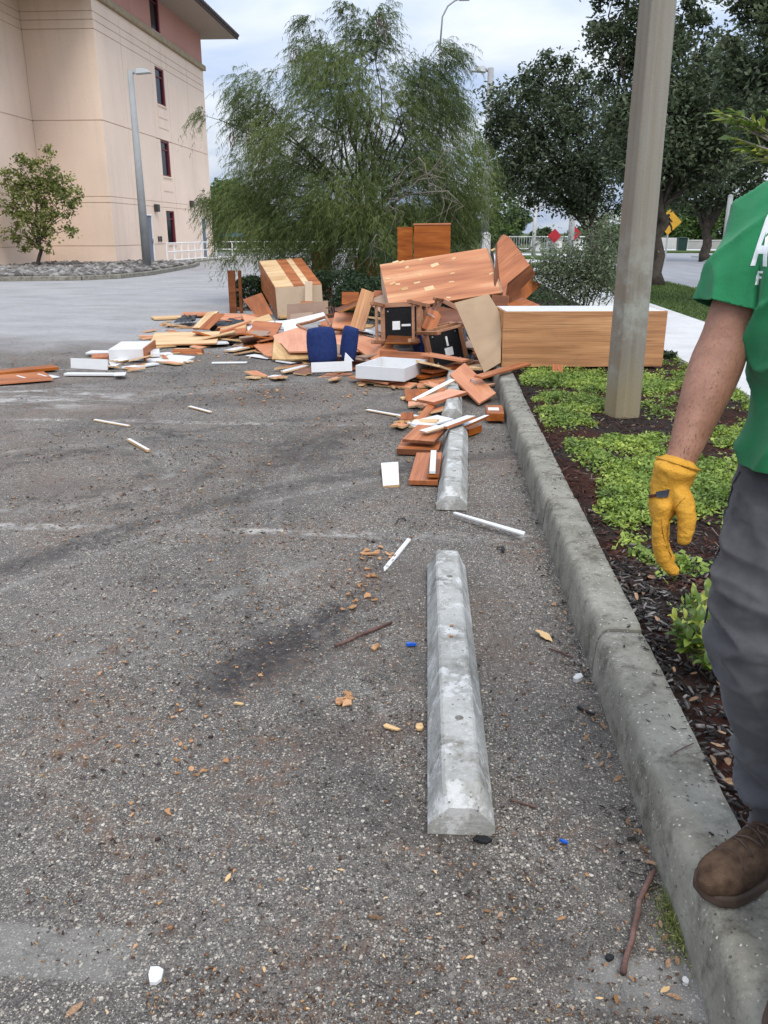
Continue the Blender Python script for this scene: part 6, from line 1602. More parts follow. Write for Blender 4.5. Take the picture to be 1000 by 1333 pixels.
board('strip', 'white stick lying on the open asphalt, nearest of the three loose sticks', vec(166, 571.5, .02), vec(192, 586, .02), vec(169, 570, .02), 'white', edge='pine', t=0.018, cat='strip')
board('strip', 'thin pale stick lying left of the other loose sticks', vec(123, 546.5, .012), vec(168, 554.5, .012), vec(123.5, 545, .012), 'white', edge='pine', t=0.01, cat='strip')
board('strip', 'thin pale stick lying below the heap, right of the other loose sticks', vec(246, 529, .012), vec(274, 536.5, .012), vec(247, 527.5, .012), 'white', edge='pine', t=0.01, cat='strip')
board('strip', 'thin pale rod lying left of the small orange block', vec(477, 533.5, .012), vec(520, 541, .012), vec(478, 532, .012), 'white', edge='pine', t=0.01, cat='strip')
board('strip', 'thin pale rod lying in front of the left boards below the heap', vec(276, 472.5, .012), vec(322, 472, .012), vec(276, 471, .012), 'white', t=0.01, cat='strip')
board('panel', 'white flat board left of the torn pink-cherry panel', vec(291, 459, .03), vec(322, 452, .05), vec(305, 452.5, .04), 'white', edge='pine', t=0.02)
board('board', 'cherry strip behind the white flat board at the left of the heap', vec(312, 453, .05), vec(332, 449, .06), vec(320, 448.5, .05), 'cherry', t=0.02)
board('panel', 'small white scrap lying before the beige board', vec(362, 470, .02), vec(382, 473, .02), vec(371, 466.5, .02), 'white', t=0.012)
board('panel', 'grey-white scrap sheet lying in front of the torn pink-cherry panel', vec(322, 463, .015), vec(350, 467, .015), vec(330, 460.5, .015), 'white', t=0.008)
# ---- boards buried in the heap that fill it from within
r = random.Random(77); k = 0
fill = [(280, 330, 432, 446, .02, .22), (300, 360, 436, 452, .02, .25), (330, 400, 425, 450, .03, .40), (400, 500, 415, 455, .05, .5), (430, 560, 400, 440, .1, .6), (500, 600, 430, 475, .05, .5), (460, 520, 462, 485, .02, .10), (560, 640, 462, 492, .04, .30), (600, 650, 430, 470, .2, .6), (250, 300, 440, 450, .02, .12), (640, 680, 395, 420, .3, .7)]
for (x0, x1, y0, y1, z0, z1) in fill:
    for q in range(7 if x1 - x0 > 50 else 4):
        px, py = r.uniform(x0, x1), r.uniform(y0, y1); z = r.uniform(z0, z1); c = G(px, py, z * 0.4); c.y += 0.15; c.z = max(0.03, z * 0.55)
        w_, h_ = r.uniform(.4, .9), r.uniform(.12, .38); m = r.choice(['cherry', 'cherry', 'walnut', 'cherry_pale', 'cherry_pale', 'white', 'greyboard', 'pine'])
        Rm = Euler((r.gauss(0, .22), r.gauss(0, .16), r.uniform(0, 3.14))).to_matrix().to_4x4()
        c.z = max(c.z, 0.02 + abs(Rm[2][0]) * w_ / 2 + abs(Rm[2][1]) * h_ / 2)
        me = board_mesh(w_, h_, .02, jag(r, 5, .15) if r.random() < .4 else None)
        for mm in (m, m if m != 'white' else 'pine', m): me.materials.append(M[mm])
        o = bpy.data.objects.new('heap_board', me); link(o); o.matrix_world = Matrix.Translation(c) @ Rm
        nm_ = {'cherry': 'cherry-red', 'walnut': 'dark brown', 'cherry_pale': 'pinkish', 'white': 'white', 'greyboard': 'grey-brown', 'pine': 'pale raw wood'}[m]
        tag(o, nm_ + ' cabinet board lying buried among others inside the heap of broken furniture', 'board', nm_ + ' boards buried in the heap')
# smaller splintered pieces lying flat around the heap
for (x0, x1, y0, y1, n) in ((190, 330, 418, 462, 46), (330, 470, 455, 496, 34), (460, 560, 488, 505, 14), (515, 600, 515, 560, 14), (130, 260, 455, 485, 16), (560, 640, 490, 520, 10)):
    for q in range(n):
        c = G(r.uniform(x0, x1), r.uniform(y0, y1), 0.0); w_, h_ = r.uniform(.08, .42), r.uniform(.03, .16); m = r.choice(['cherry', 'cherry_pale', 'cherry_pale', 'white', 'pine', 'walnut'])
        if c.x > .45: continue
        me = board_mesh(w_, h_, .015, jag(r, 5, .35)); 
        for mm in (m, 'pine', m): me.materials.append(M[mm])
        o = bpy.data.objects.new('splintered_board', me); link(o); a_, b_ = r.gauss(0, .08), r.gauss(0, .08)
        o.matrix_world = Matrix.Translation((c.x, c.y, .018 + abs(a_) * h_ / 2 + abs(b_) * w_ / 2)) @ Euler((a_, b_, r.uniform(0, 6.28))).to_matrix().to_4x4()
        nm_ = {'cherry': 'cherry-red', 'walnut': 'dark brown', 'cherry_pale': 'pinkish', 'white': 'white', 'pine': 'pale raw wood'}[m]
        tag(o, 'small ' + nm_ + ' splintered board piece lying flat at the edge of the heap', 'board piece', nm_ + ' splintered pieces around the heap')
# ---- rubber-black wheel marks of shredded wood crumbs and chips over the lot
def chip_mesh(seed):
    q = random.Random(seed); n = 7; pts = []
    for i in range(n):
        a = i / n * 6.283; rr = q.uniform(.35, 1.0); pts.append((math.cos(a) * rr * .5, math.sin(a) * rr * q.uniform(.15, .42)))
    return board_mesh(1, 1, .16, [(x + .5, y + .5) for x, y in pts], 'wood_chip')
cms = []
for s in range(6):
    me = chip_mesh(s); 
    for m in ('chip', 'chip', 'chip'): me.materials.append(M[m])
    me.vertices.foreach_set('co', [c for v in me.vertices for c in (v.co.x, v.co.y * 1.25, v.co.z * .6 + .12 * math.sin(v.co.x * 6 + s))]); me.update(); cms.append(me)
clusters = [(485, 722, 26, 9, 14, .05), (470, 775, 22, 22, 12, .045), (445, 912, 12, 12, 4, .05), (300, 790, 130, 130, 36, .022), (180, 900, 120, 100, 34, .02), (350, 510, 40, 25, 26, .05), (300, 500, 60, 20, 24, .045), (400, 560, 120, 60, 22, .03), (245, 1010, 60, 60, 14, .025), (540, 600, 30, 20, 8, .05), (470, 505, 40, 15, 16, .05), (290, 462, 40, 10, 16, .06), (225, 424, 26, 4, 16, .12), (120, 610, 110, 60, 16, .025), (450, 1150, 300, 140, 16, .016)]
for (cx, cy, sx, sy, n, sz) in clusters:
    for q in range(n):
        p = G(cx + r.gauss(0, .55) * sx, min(1325, cy + r.gauss(0, .55) * sy), 0.0); 
        if p.x > 0.45: continue
        o = bpy.data.objects.new('wood_chip', r.choice(cms)); link(o); s = sz * r.uniform(.5, 1.3)
        o.matrix_world = Matrix.Translation((p.x, p.y, 0.003 + s * .10)) @ Euler((r.gauss(0, .15), r.gauss(0, .15), r.uniform(0, 6.28))).to_matrix().to_4x4() @ Matrix.Diagonal((s, s, s * .6, 1))
        tag(o, 'small torn wood chip scattered loose on the grey asphalt', 'wood chip', 'wood chips scattered over the asphalt')
cp_ = []; cp2_ = []
for (cx, cy, sx, sy, n) in ((330, 505, 150, 30, 1500), (400, 470, 120, 16, 900), (260, 455, 80, 10, 500), (300, 800, 170, 150, 650), (150, 900, 160, 160, 420), (480, 760, 50, 60, 250), (400, 560, 140, 60, 900), (250, 430, 60, 12, 500), (550, 590, 40, 40, 250), (300, 1150, 300, 150, 220), (650, 900, 60, 250, 120), (100, 600, 150, 80, 500)):
    for q in range(n):
        p = G(cx + r.gauss(0, .6) * sx, min(1400, max(395, cy + r.gauss(0, .6) * sy)), 0.0)
        if p.x < 0.5: cp_.append((p.x, p.y, 0.004))
for q in range(7000):
    y = 1.15 + 7 * r.random() ** 2; x = r.uniform(-.6 * y, .5)
    if nz(x, y, 1.1, 5) + nz(x, y, 4, 2) * .6 < -.05: continue
    cp2_.append((x, y, 0.003))
mg_ = []
for q in range(5200):
    y = 3.6 + 7.5 * r.random(); x = r.uniform(-.5 * y - .3, .45)
    if nz(x, y, .8, 7) + nz(x, y, 3, 3) * .7 < .02: continue
    mg_.append((x, y, 0.003))
chip_cloud('mid_litter', M['crumb'], mg_, 0.014, (1.3, 4), .3, .2, seed=12)
chip_cloud('fine_litter', M['crumb'], cp2_, 0.0062, (1.3, 4), .35, .2, seed=10)
chip_cloud('wood_crumbs', M['crumb'], cp_, 0.010, (1.5, 4), .35, .2, seed=9)
# ================================================================== WHEEL STOPS
def wheel_stop(label, cx, y0, y1, yaw, seed):
    L = y1 - y0; wb, wt, h = 0.165, 0.092, 0.118; e = 0.055
    ns, nw = 60, 5
    def ring(t):
        y = t * L; d = min(y, L - y); k = min(1.0, d / e)
        zt = h * (0.66 + 0.34 * k); w1 = wt * (0.80 + .2 * k)
        P = []
        pr = [(-wb / 2, 0), (-wb / 2, .028), (-w1 / 2 - .002, zt - .006), (-w1 / 2 + .006, zt), (w1 / 2 - .006, zt), (w1 / 2 + .002, zt - .006), (wb / 2, .028), (wb / 2, 0)]
        for (a, b) in zip(pr[:-1], pr[1:]):
            m = 4 if math.dist(a, b) > .05 else 1
            for q in range(m): P.append((a[0] + (b[0] - a[0]) * q / m, a[1] + (b[1] - a[1]) * q / m))
        P.append(pr[-1]); return [(x, y, z) for x, z in P]
    ts = sorted(set([0, .3 * e / L, .6 * e / L, e / L, 1 - e / L, 1 - .6 * e / L, 1 - .3 * e / L, 1] + [i / ns for i in range(1, ns)]))
    V = []; F = []; k = None
    for t in ts:
        R_ = ring(t); k = len(R_)
        for (x, y, z) in R_:
            q = mnoise.noise(Vector((x * 25 + seed * 5, y * 12, z * 25))) * .0012 + mnoise.noise(Vector((x * 90, y * 90 + seed, z * 90))) * .0011
            V.append((x + q, y, max(0, z + (q if z > .01 else 0))))
    for i in range(len(ts) - 1):
        for j in range(k - 1): F.append((i * k + j, (i + 1) * k + j, (i + 1) * k + j + 1, i * k + j + 1))
        F.append((i * k + k - 1, (i + 1) * k + k - 1, (i + 1) * k, i * k))
    F.append(tuple(range(k))); F.append(tuple((len(ts) - 1) * k + j for j in range(k - 1, -1, -1)))
    me = bpy.data.meshes.new('stop'); me.from_pydata(V, [], F); me.update()
    bm = bmesh.new(); bm.from_mesh(me); bmesh.ops.recalc_face_normals(bm, faces=bm.faces); bm.to_mesh(me); bm.free()
    tmp = bpy.data.objects.new('tmp', me); COL.objects.link(tmp)
    cut = MB()
    for f in (.20, .80): cut.tube([(0.004, L * f, .06), (0.004, L * f, .2)], 0.0125, 14)
    co = cut.build('tmpc', M['black'])
    m2 = baked(tmp, [('BOOLEAN', dict(operation='DIFFERENCE', object=co, solver='EXACT'))])
    bpy.data.objects.remove(tmp); bpy.data.objects.remove(co); m2.materials.clear()
    s = empty('wheel_stop', (cx, y0, -0.002), (0, 0, yaw), label=label, cat='wheel stop', group='concrete wheel stops along the kerb')
    obj('body', m2, M['stop'], s)
    for f in (.20, .80): MB().tube([(0.004, L * f, .058), (0.004, L * f, .066)], 0.006, 8).build('anchor_pin', M['darkmetal'], s)
    return s
wheel_stop('concrete wheel stop nearest the viewer, lying clear of debris', 0.078, 1.685, 3.36, math.radians(1.0), 1)
wheel_stop('concrete wheel stop with an orange drawer front against its side', 0.082, 4.20, 5.97, math.radians(-1.8), 2)
wheel_stop('concrete wheel stop half buried under boards at the foot of the heap', 0.108, 6.50, 8.25, math.radians(-1.0), 3)
# torn rubber / tar patch at the foot of the near stop
def blob(name, label, px, py, w, h, t, mat, seed, cat, z=0.0, n=14, yaw=0.0, group=None):
    q = random.Random(seed); c = G(px, py, z); pts = []
    if mat in ('chip', 'tanleaf'): t *= .55
    for i in range(n):
        a = i / n * 6.283 + q.uniform(-.2, .2); rr = q.uniform(.45, 1.0) if mat in ('chip', 'tanleaf', 'blue') else q.uniform(.72, 1.0); pts.append((math.cos(a) * rr * .5 + .5, math.sin(a) * rr * .5 + .5))
    me = board_mesh(w, h, t, pts, name)
    for v in me.vertices: v.co.z += mnoise.noise(Vector((v.co.x * 40 + seed, v.co.y * 40, 0))) * t * .9
    for k in range(3): me.materials.append(M[mat])
    o = bpy.data.objects.new(name, me); link(o); o.location = (c.x, c.y, z + t + 0.001); o.rotation_euler = (0, 0, yaw)
    return tag(o, label, cat, group)
blob('tar_patch', 'black tar blob at the near right corner of the nearest wheel stop', 628, 1094, .05, .03, .006, 'black', 1, 'tar blob')
blob('plaster_flake', 'white pointed plaster flake near the bottom left of the lot', 203, 1272, .034, .052, .008, 'white', 2, 'flake', n=7, yaw=.5)
blob('plastic_scrap', 'crumpled bright blue plastic scrap left of the nearest wheel stop', 535, 841, .055, .03, .010, 'blue', 3, 'plastic scrap', n=9)
blob('plastic_scrap', 'small light blue plastic scrap right of the near end of the nearest stop', 734, 1097, .030, .015, .006, 'blue', 4, 'plastic scrap', n=8)
blob('pale_stone', 'pale stone lying in the gutter left of the kerb joint', 752, 886, .035, .028, .014, 'pavement', 5, 'stone', n=9)
blob('white_stone', 'white pebble at the foot of the kerb near the bottom edge', 892, 1280, .014, .014, .008, 'pavement', 6, 'stone', n=8)
blob('black_chip', 'black rubber chip lying on the stall beside the second stall line', 655, 716, .022, .075, .008, 'black', 7, 'chip', n=8)
blob('black_chip', 'black chip in the gutter above the brown leaf heap', 793, 1248, .02, .018, .006, 'black', 8, 'chip', n=8)
blob('wood_offcut', 'folded torn orange wood scrap left of the slanted white strip', 481, 722, .12, .05, .012, 'chip', 9, 'wood scrap', n=9)
blob('wood_offcut', 'small orange wood scrap under the slanted white strip', 478, 741, .05, .03, .008, 'chip', 10, 'wood scrap', n=7)
blob('wood_offcut', 'reddish wood scrap right of the long brown splinter', 489, 843, .03, .07, .008, 'chip', 11, 'wood scrap', n=7, yaw=-.3)
blob('wood_offcut', 'yellowish curled wood scrap below the dark oil streak', 510, 948, .07, .025, .008, 'tanleaf', 12, 'wood scrap', n=8, yaw=-.3)
blob('wood_offcut', 'yellowish knobby wood scrap against the nearest stop', 545, 948, .035, .045, .012, 'tanleaf', 13, 'wood scrap', n=8)
blob('wood_offcut', 'pair of orange wood scraps on the bare asphalt left of the nearest stop', 444, 914, .045, .05, .010, 'chip', 14, 'wood scrap', n=8)
blob('wood_offcut', 'pale folded wood scrap on the dark oil streak', 313, 917, .045, .02, .008, 'tanleaf', 15, 'wood scrap', n=8)
# two dull orange lumps resting on the nearest stop
for (px, py, lab, sd) in ((588, 815, 'orange wood crumb resting on top of the nearest stop, upper one', 16), (587, 829, 'reddish wood crumb resting on top of the nearest stop, lower one', 17)):
    blob('wood_offcut', lab, px, py, .018, .016, .007, 'chip', sd, 'wood scrap', z=.118, n=7)
def stick(label, pts, rad, mat='stick', cat='stick', z=0.0):
    P = [G(x, y, z) + Vector((0, 0, rad)) for x, y in pts]; fine = []
    for a, b in zip(P[:-1], P[1:]):
        for k in range(4): q = a.lerp(b, k / 4); fine.append(q + Vector((mnoise.noise(q * 30) * rad * .7, 0, abs(mnoise.noise(q * 21)) * rad * .4)))
    fine.append(P[-1]); c = fine[0].copy(); mb = MB().tube([q - c for q in fine], [rad * (1 + .25 * mnoise.noise(q * 55)) for q in fine], 8)
    return mb.build('stick', M[mat], None, label, cat, smooth=True, loc=c)
stick('thick red-brown stick lying in the gutter near the bottom right', [(852, 1136), (836, 1165), (824, 1215), (811, 1270)], .0062)
stick('long brown wood splinter lying left of the nearest wheel stop', [(437, 843), (470, 828), (510, 812)], .006)
stick('short thin brown splinter right of the near end of the nearest stop', [(664, 1042), (680, 1047), (698, 1052)], .003)
stick('thin bent twig lying on top of the kerb', [(873, 985), (880, 979), (903, 968)], .0014, z=.152)
stick('thin dark twig lying in the gutter right of the large tan leaf', [(715, 845), (730, 850), (745, 857)], .003)
stick('short dark twig lying at the foot of the kerb above the fallen leaves', [(752, 922), (762, 927), (773, 932)], .005, 'black')
stick('bent metal drawer hook lying left of the second stop\'s near end', [(515, 683), (518, 677), (526, 675), (529, 678)], .004, 'darkmetal', 'hook')
# individual fallen leaves
def leafmesh(seed):
    q = random.Random(seed); n = 8; V = []; F = []
    for i in range(n + 1):
        t = i / n; w = .18 * math.sin(math.pi * min(1, .04 + t * .96)) ** .7 * q.uniform(.85, 1.1); z = .10 * math.sin(t * 3.1 + seed) + .06
        V += [(t - .5, -w, z + .09 * w / .18 * q.uniform(.2, 1.4)), (t - .5, 0, z), (t - .5, w, z + .09 * w / .18 * q.uniform(.2, 1.4))]
    for i in range(n):
        for j in range(2): a = i * 3 + j; F.append((a, a + 1, a + 4, a + 3))
    me = bpy.data.meshes.new('fallen_leaf'); me.from_pydata(V, [], F); me.polygons.foreach_set('use_smooth', [True] * len(F)); me.update(); return me
LM = [leafmesh(s) for s in range(5)]
def fallen(label, px, py, L, yaw, mat='deadleaf', z=0.0, group=None):
    me = LM[int(abs(px * 7 + py)) % 5].copy(); me.materials.append(M[mat]); c = G(px, py, z)
    o = bpy.data.objects.new('fallen_leaf', me); link(o); o.location = (c.x, c.y, z + .003); o.rotation_euler = (0, 0, yaw); o.scale = (L, L, L * .7)
    tag(o, label, 'leaf', group); return o
fallen('large tan leaf lying between the nearest stop and the kerb', 708, 830, .088, -.9, 'tanleaf')
fallen('small yellow leaf standing upright on the bare asphalt at the bottom left', 297, 1144, .03, 1.4, 'tanleaf')
fallen('long grey-brown leaf at the bottom, below the nearest stop', 489, 1196, .034, -.3)
fallen('brown leaf beside another at the bottom, left one of the pair', 634, 1188, .026, .1)
fallen('brown leaf beside another at the bottom, right one of the pair', 651, 1192, .02, .9)
fallen('orange oak leaf lying right of the leaf pair at the bottom', 731, 1197, .022, .4, 'chip')
fallen('orange leaf standing out on the pale patch near the bottom right', 802, 1302, .024, 1.5, 'chip')
fallen('tan leaf in the gutter right at the bottom edge', 866, 1290, .03, .7, 'tanleaf')
fallen('orange leaf of the leaf heap at the bottom edge, right of the tan one', 878, 1300, .03, -.2)
fallen('orange leaf fragment lying above the near line patch, left edge', 98, 1316, .045, 1.2)
fallen('reddish leaf in the gutter halfway along the nearest stop', 765, 1000, .022, .2)
fallen('rusty leaf lying by the kerb above the large tan leaf', 711, 789, .032, .3)
r = random.Random(15)
for k in range(70):
    px, py = (r.uniform(300, 900), r.uniform(1100, 1325)) if k % 3 else (r.uniform(0, 560), r.uniform(860, 1325))
    p = G(px, py); 
    if p.x > .5 or (-.02 < p.x < .2 and 1.65 < p.y < 3.4): continue
    fallen('tiny dry leaf scrap scattered over the near asphalt', px, py, r.uniform(.006, .018), r.uniform(0, 6.28), r.choice(['deadleaf', 'chip', 'tanleaf']), group='tiny leaf scraps on the near asphalt')
for k in range(60):
    y = r.uniform(1.25, 3.2); x = KX - .012 - abs(r.gauss(0, .035)); me = LM[k % 5]
    if not me.materials: me.materials.append(M['deadleaf'])
    o = bpy.data.objects.new('fallen_leaf', me); link(o); o.location = (x, y, .004); s = r.uniform(.012, .032); o.scale = (s, s, s * .8); o.rotation_euler = (r.gauss(0, .3), r.gauss(0, .3), r.uniform(0, 6.28))
    tag(o, 'small brown leaf caught along the foot of the kerb', 'leaf', 'brown leaves along the foot of the kerb')
for k in range(90):
    y = r.uniform(1.2, 3.0); x = r.uniform(.70, 1.25); me = LM[k % 5]
    o = bpy.data.objects.new('fallen_leaf', me); link(o); o.location = (x, y, bedz(x, y) + .022); s = r.uniform(.02, .05); o.scale = (s, s, s * .8); o.rotation_euler = (r.gauss(0, .4), r.gauss(0, .4), r.uniform(0, 6.28))
    tag(o, 'brown leaf lying on the dark bark behind the kerb', 'leaf', 'brown leaves on the dark bark')
# moss and grass tuft in the gutter by the stick
c = G(878, 1205, 0); n = 900; rg = np.random.default_rng(3)
P = np.stack([c.x + rg.normal(0, .018, n), c.y + rg.normal(0, .045, n), np.abs(rg.normal(0, .008, n))], 1)
P[:, 0] = np.minimum(P[:, 0], KX - .004)
foliage('moss_tuft', M['oliveleaf'], P, rg.uniform(.006, .02, n), rg.uniform(.001, .003, n), rg, up=-1.0, kind='stuff')
# ================================================================== THE MAN
def basis(d, ref):
    d = d.normalized(); a = (ref - d * ref.dot(d)).normalized(); return d, a, d.cross(a)
def loft(mb, pts, rad, ref=Vector((0, -1, 0)), n=20):
    """closed tube through pts; rad = (across ref, along ref) per point; rounded ends"""
    pts = [Vector(p) for p in pts]; rad = [(q, q) if not hasattr(q, '__len__') else q for q in rad]
    # smooth resample (Catmull-Rom)
    P, R = [], []
    for i in range(len(pts) - 1):
        p0, p1, p2, p3 = pts[max(i - 1, 0)], pts[i], pts[i + 1], pts[min(i + 2, len(pts) - 1)]
        r0, r1, r2, r3 = rad[max(i - 1, 0)], rad[i], rad[i + 1], rad[min(i + 2, len(pts) - 1)]
        for k in range(5):
            t = k / 5; f = lambda a, b, c, d: 0.5 * (2 * b + (c - a) * t + (2 * a - 5 * b + 4 * c - d) * t * t + (3 * b - a - 3 * c + d) * t ** 3)
            P.append(Vector([f(p0[j], p1[j], p2[j], p3[j]) for j in range(3)])); R.append(tuple(max(.002, f(r0[j], r1[j], r2[j], r3[j])) for j in range(2)))
    P.append(pts[-1]); R.append(tuple(rad[-1]))
    rings = []
    for i, p in enumerate(P):
        d = P[min(i + 1, len(P) - 1)] - P[max(i - 1, 0)]; d, a, b = basis(d, ref)
        rings.append((p, d, a, b, R[i]))
    out = []
    p, d, a, b, q = rings[0]; m = min(q) * .5
    for s, k in ((-.95, .25), (-.7, .7)): out.append((p + d * s * m, a, b, (q[0] * k, q[1] * k)))
    out += [(p, a, b, q) for p, d, a, b, q in rings]
    p, d, a, b, q = rings[-1]; m = min(q) * .5
    for s, k in ((.7, .7), (.95, .25)): out.append((p + d * s * m, a, b, (q[0] * k, q[1] * k)))
    vs = []; fs = []
    for p, a, b, q in out:
        for k in range(n): th = 2 * math.pi * k / n; vs.append(p + b * math.cos(th) * q[0] + a * math.sin(th) * q[1])
    for i in range(len(out) - 1):
        for k in range(n): fs.append((i * n + k, i * n + (k + 1) % n, (i + 1) * n + (k + 1) % n, (i + 1) * n + k))
    fs.append(tuple(range(n - 1, -1, -1))); fs.append(tuple((len(out) - 1) * n + k for k in range(n)))
    mb.add(vs, fs)
def ball(mb, c, r, R_=None):
    vs = [(R_ @ Vector((v[0] * r[0], v[1] * r[1], v[2] * r[2])) if R_ else Vector((v[0] * r[0], v[1] * r[1], v[2] * r[2]))) + Vector(c) for v in iv2]
    mb.add(vs, [tuple(f) for f in if2])
bmI = bmesh.new(); bmesh.ops.create_icosphere(bmI, subdivisions=3, radius=1.0)
iv2 = [v.co[:] for v in bmI.verts]; if2 = [[v.index for v in f.verts] for f in bmI.faces]; bmI.free()
FWD = Vector((-.55, -.835, 0)).normalized(); RGT = Vector((FWD.y, -FWD.x, 0))      # his right hand side
if RGT.x > 0: RGT = -RGT
UP = Vector((0, 0, 1))
S_R = AT(1004, 288, 1.66)                     # right shoulder joint
neck0 = S_R - RGT * 0.185 + Vector((0, 0, 0.055))
S_L = S_R - RGT * 0.37
E_R, W_R = AT(941, 452, 1.63), AT(879, 618, 1.52)
pelvis = Vector((neck0.x + .015, neck0.y + .01, 0.99))
H_R = AT(1022, 640, 1.64); H_L = H_R - RGT * 0.19
K_R = AT(975, 815, 1.50)
A_R = Vector((0.735, 1.475, 0.245))
toeL = G(1034, 1372, .17); toeR = G(903, 1168, .17)
FD_R = (Vector((toeR.x, toeR.y, 0)) - Vector((A_R.x, A_R.y, 0))).normalized()
FD_L = Vector((-.5, -.86, 0)).normalized()
A_L = Vector((toeL.x, toeL.y, .245)) - FD_L * 0.21
K_L = (H_L + A_L) / 2 + FWD * .06 + Vector((0.0, 0, .02))
E_L = S_L - RGT * .06 + FWD * .02 + Vector((0, 0, -.27)); W_L = E_L + FWD * .14 + Vector((0.01, 0, -.20))
man = None
# ---- bare body: one continuous mesh
mb = MB()
chest = neck0 - UP * .14
loft(mb, [pelvis - UP * .06, pelvis + UP * .08, chest - UP * .10, chest, neck0 - UP * .03], [(.150, .105), (.145, .10), (.16, .11), (.165, .11), (.09, .075)], FWD)
head = neck0 + UP * 0.198 + FWD * .03
loft(mb, [neck0 - UP * .05, neck0 + UP * .05 + FWD * .008, neck0 + UP * .12 + FWD * .015], [.062, .054, .055], FWD)
ball(mb, head + UP * .022 - FWD * .006, (.075, .075, .10), None)
Rh = Matrix((RGT, FWD, UP)).transposed()
ball(mb, head + UP * .03 - FWD * .012, (.074, .094, .088), Rh); ball(mb, head - UP * .055 + FWD * .022, (.056, .066, .058), Rh); ball(mb, head - UP * .096 + FWD * .052, (.028, .026, .022), Rh)
loft(mb, [head + UP * .022 + FWD * .080, head - UP * .006 + FWD * .094, head - UP * .022 + FWD * .100], [.010, .012, .015], RGT, 10)
for s in (-1, 1):
    ball(mb, head - UP * .005 + RGT * s * .076 - FWD * .008, (.012, .022, .033), Rh); ball(mb, head + UP * .032 + RGT * s * .030 + FWD * .070, (.024, .013, .009), Rh); ball(mb, head - UP * .003 + RGT * s * .032 + FWD * .066, (.018, .012, .008), Rh)
    ball(mb, head - UP * .024 + RGT * s * .013 + FWD * .090, (.010, .010, .009), Rh); ball(mb, head - UP * .016 + RGT * s * .040 + FWD * .052, (.022, .018, .024), Rh)
def arm(S, E, W, ref):
    d = (E - S); f = (W - E)
    loft(mb, [S + UP * .01, S + d * .35, S + d * .7, E - d * .06, E + f * .10, E + f * .30, E + f * .6, E + f * .85, W, W + f.normalized() * .03],
         [(.040, .042), (.048, .050), (.047, .049), (.044, .047), (.046, .050), (.050, .047), (.043, .037), (.034, .029), (.031, .026), (.030, .025)], ref, 22)
arm(S_R, E_R, W_R, RGT); arm(S_L, E_L, W_L, -RGT)
def leg(mbx, Hh, K, A, k=1.0, ext=0.0):
    d, f = K - Hh, A - K
    loft(mbx, [Hh + UP * .04, Hh + d * .35, Hh + d * .7, K, K + f * .3, K + f * .65, A + f * ext],
         [(.085 * k, .09 * k), (.080 * k, .085 * k), (.064 * k, .068 * k), (.056 * k, .06 * k), (.054 * k, .06 * k), (.042 * k, .045 * k), (.036 * k, .038 * k)], FWD, 20)
leg(mb, H_R, K_R, A_R, .9); leg(mb, H_L, K_L, A_L, .9)
# hands of the body (inside the gloves) keep the arm ends closed
bodyme = remeshed(mb, 0.007, 10, .5)
man = obj('person', bodyme, M['skin'], label='man in a green t-shirt, charcoal trousers and yellow work gloves standing on the kerb', cat='person')
man.location = (0, 0, 0)
# ---- fine dark hair on the forearms
hb_ = BVHTree.FromPolygons([v.co.copy() for v in bodyme.vertices], [tuple(p.vertices) for p in bodyme.polygons])
ah = MB(); q_ = random.Random(4)
for (E_, W_) in ((E_R, W_R), (E_L, W_L)):
    ax_ = (W_ - E_).normalized()
    for k in range(700):
        t_ = q_.uniform(-.05, .95); th_ = q_.uniform(0, 6.283); a_ = ax_.orthogonal().normalized(); b_ = ax_.cross(a_)
        h_, nn, _, _ = hb_.find_nearest(E_.lerp(W_, t_) + (a_ * math.cos(th_) + b_ * math.sin(th_)) * .06)
        if h_ is None: continue
        d_ = (ax_ * .8 + nn * .35 + a_ * q_.gauss(0, .3) + b_ * q_.gauss(0, .3)).normalized(); s_ = d_.cross(nn).normalized() * .00025
        L_ = q_.uniform(.006, .013); ah.add([h_ - s_, h_ + s_, h_ + d_ * L_], [(0, 1, 2)])
ah.build('arm_hair', M['hair'], man, kind='stuff')
# ---- t-shirt
sh = MB(); hz = 0.985
loft(sh, [Vector((pelvis.x, pelvis.y, hz - .07)), pelvis + UP * .06, pelvis + UP * .16, chest - UP * .12, chest - UP * .02, chest + UP * .06, neck0 + UP * .012],
     [(.186, .140), (.184, .138), (.184, .136), (.196, .148), (.206, .152), (.196, .132), (.075, .07)], FWD, 34)
def sleeve(S, E, L=.60):
    d = E - S
    loft(sh, [S + (neck0 - S) * .45 + UP * .012, S + UP * .006, S + d * .22, S + d * L * .62, S + d * L], [(.040, .040), (.058, .058), (.064, .069), (.064, .070), (.066, .073)], RGT, 24)
shm = remeshed(sh, 0.006, 7, .5)
HEM = .70
def sleeve_mesh(S, E):
    global sh
    keep = sh; sh = MB(); sleeve(S, E, 1.0); me = remeshed(sh, 0.005, 6, .5); sh = keep
    p, d = S + (E - S) * HEM, (E - S).normalized(); bm = bmesh.new(); bm.from_mesh(me)
    bmesh.ops.bisect_plane(bm, geom=list(bm.verts) + list(bm.edges) + list(bm.faces), plane_co=p, plane_no=d, clear_outer=True)
    bm.to_mesh(me); bm.free(); return me
def join_me(parts, name):
    bm = bmesh.new()
    for q in parts: bm.from_mesh(q)
    me = bpy.data.meshes.new(name); bm.to_mesh(me); bm.free(); me.polygons.foreach_set('use_smooth', [True] * len(me.polygons)); me.update(); return me
def cut_open(me, p, d):
    bm = bmesh.new(); bm.from_mesh(me)
    bmesh.ops.bisect_plane(bm, geom=list(bm.verts) + list(bm.edges) + list(bm.faces), plane_co=p, plane_no=d, clear_outer=True)
    bm.to_mesh(me); bm.free(); return me
cut_open(shm, Vector((0, 0, hz - .012)), Vector((0, 0, -1)))
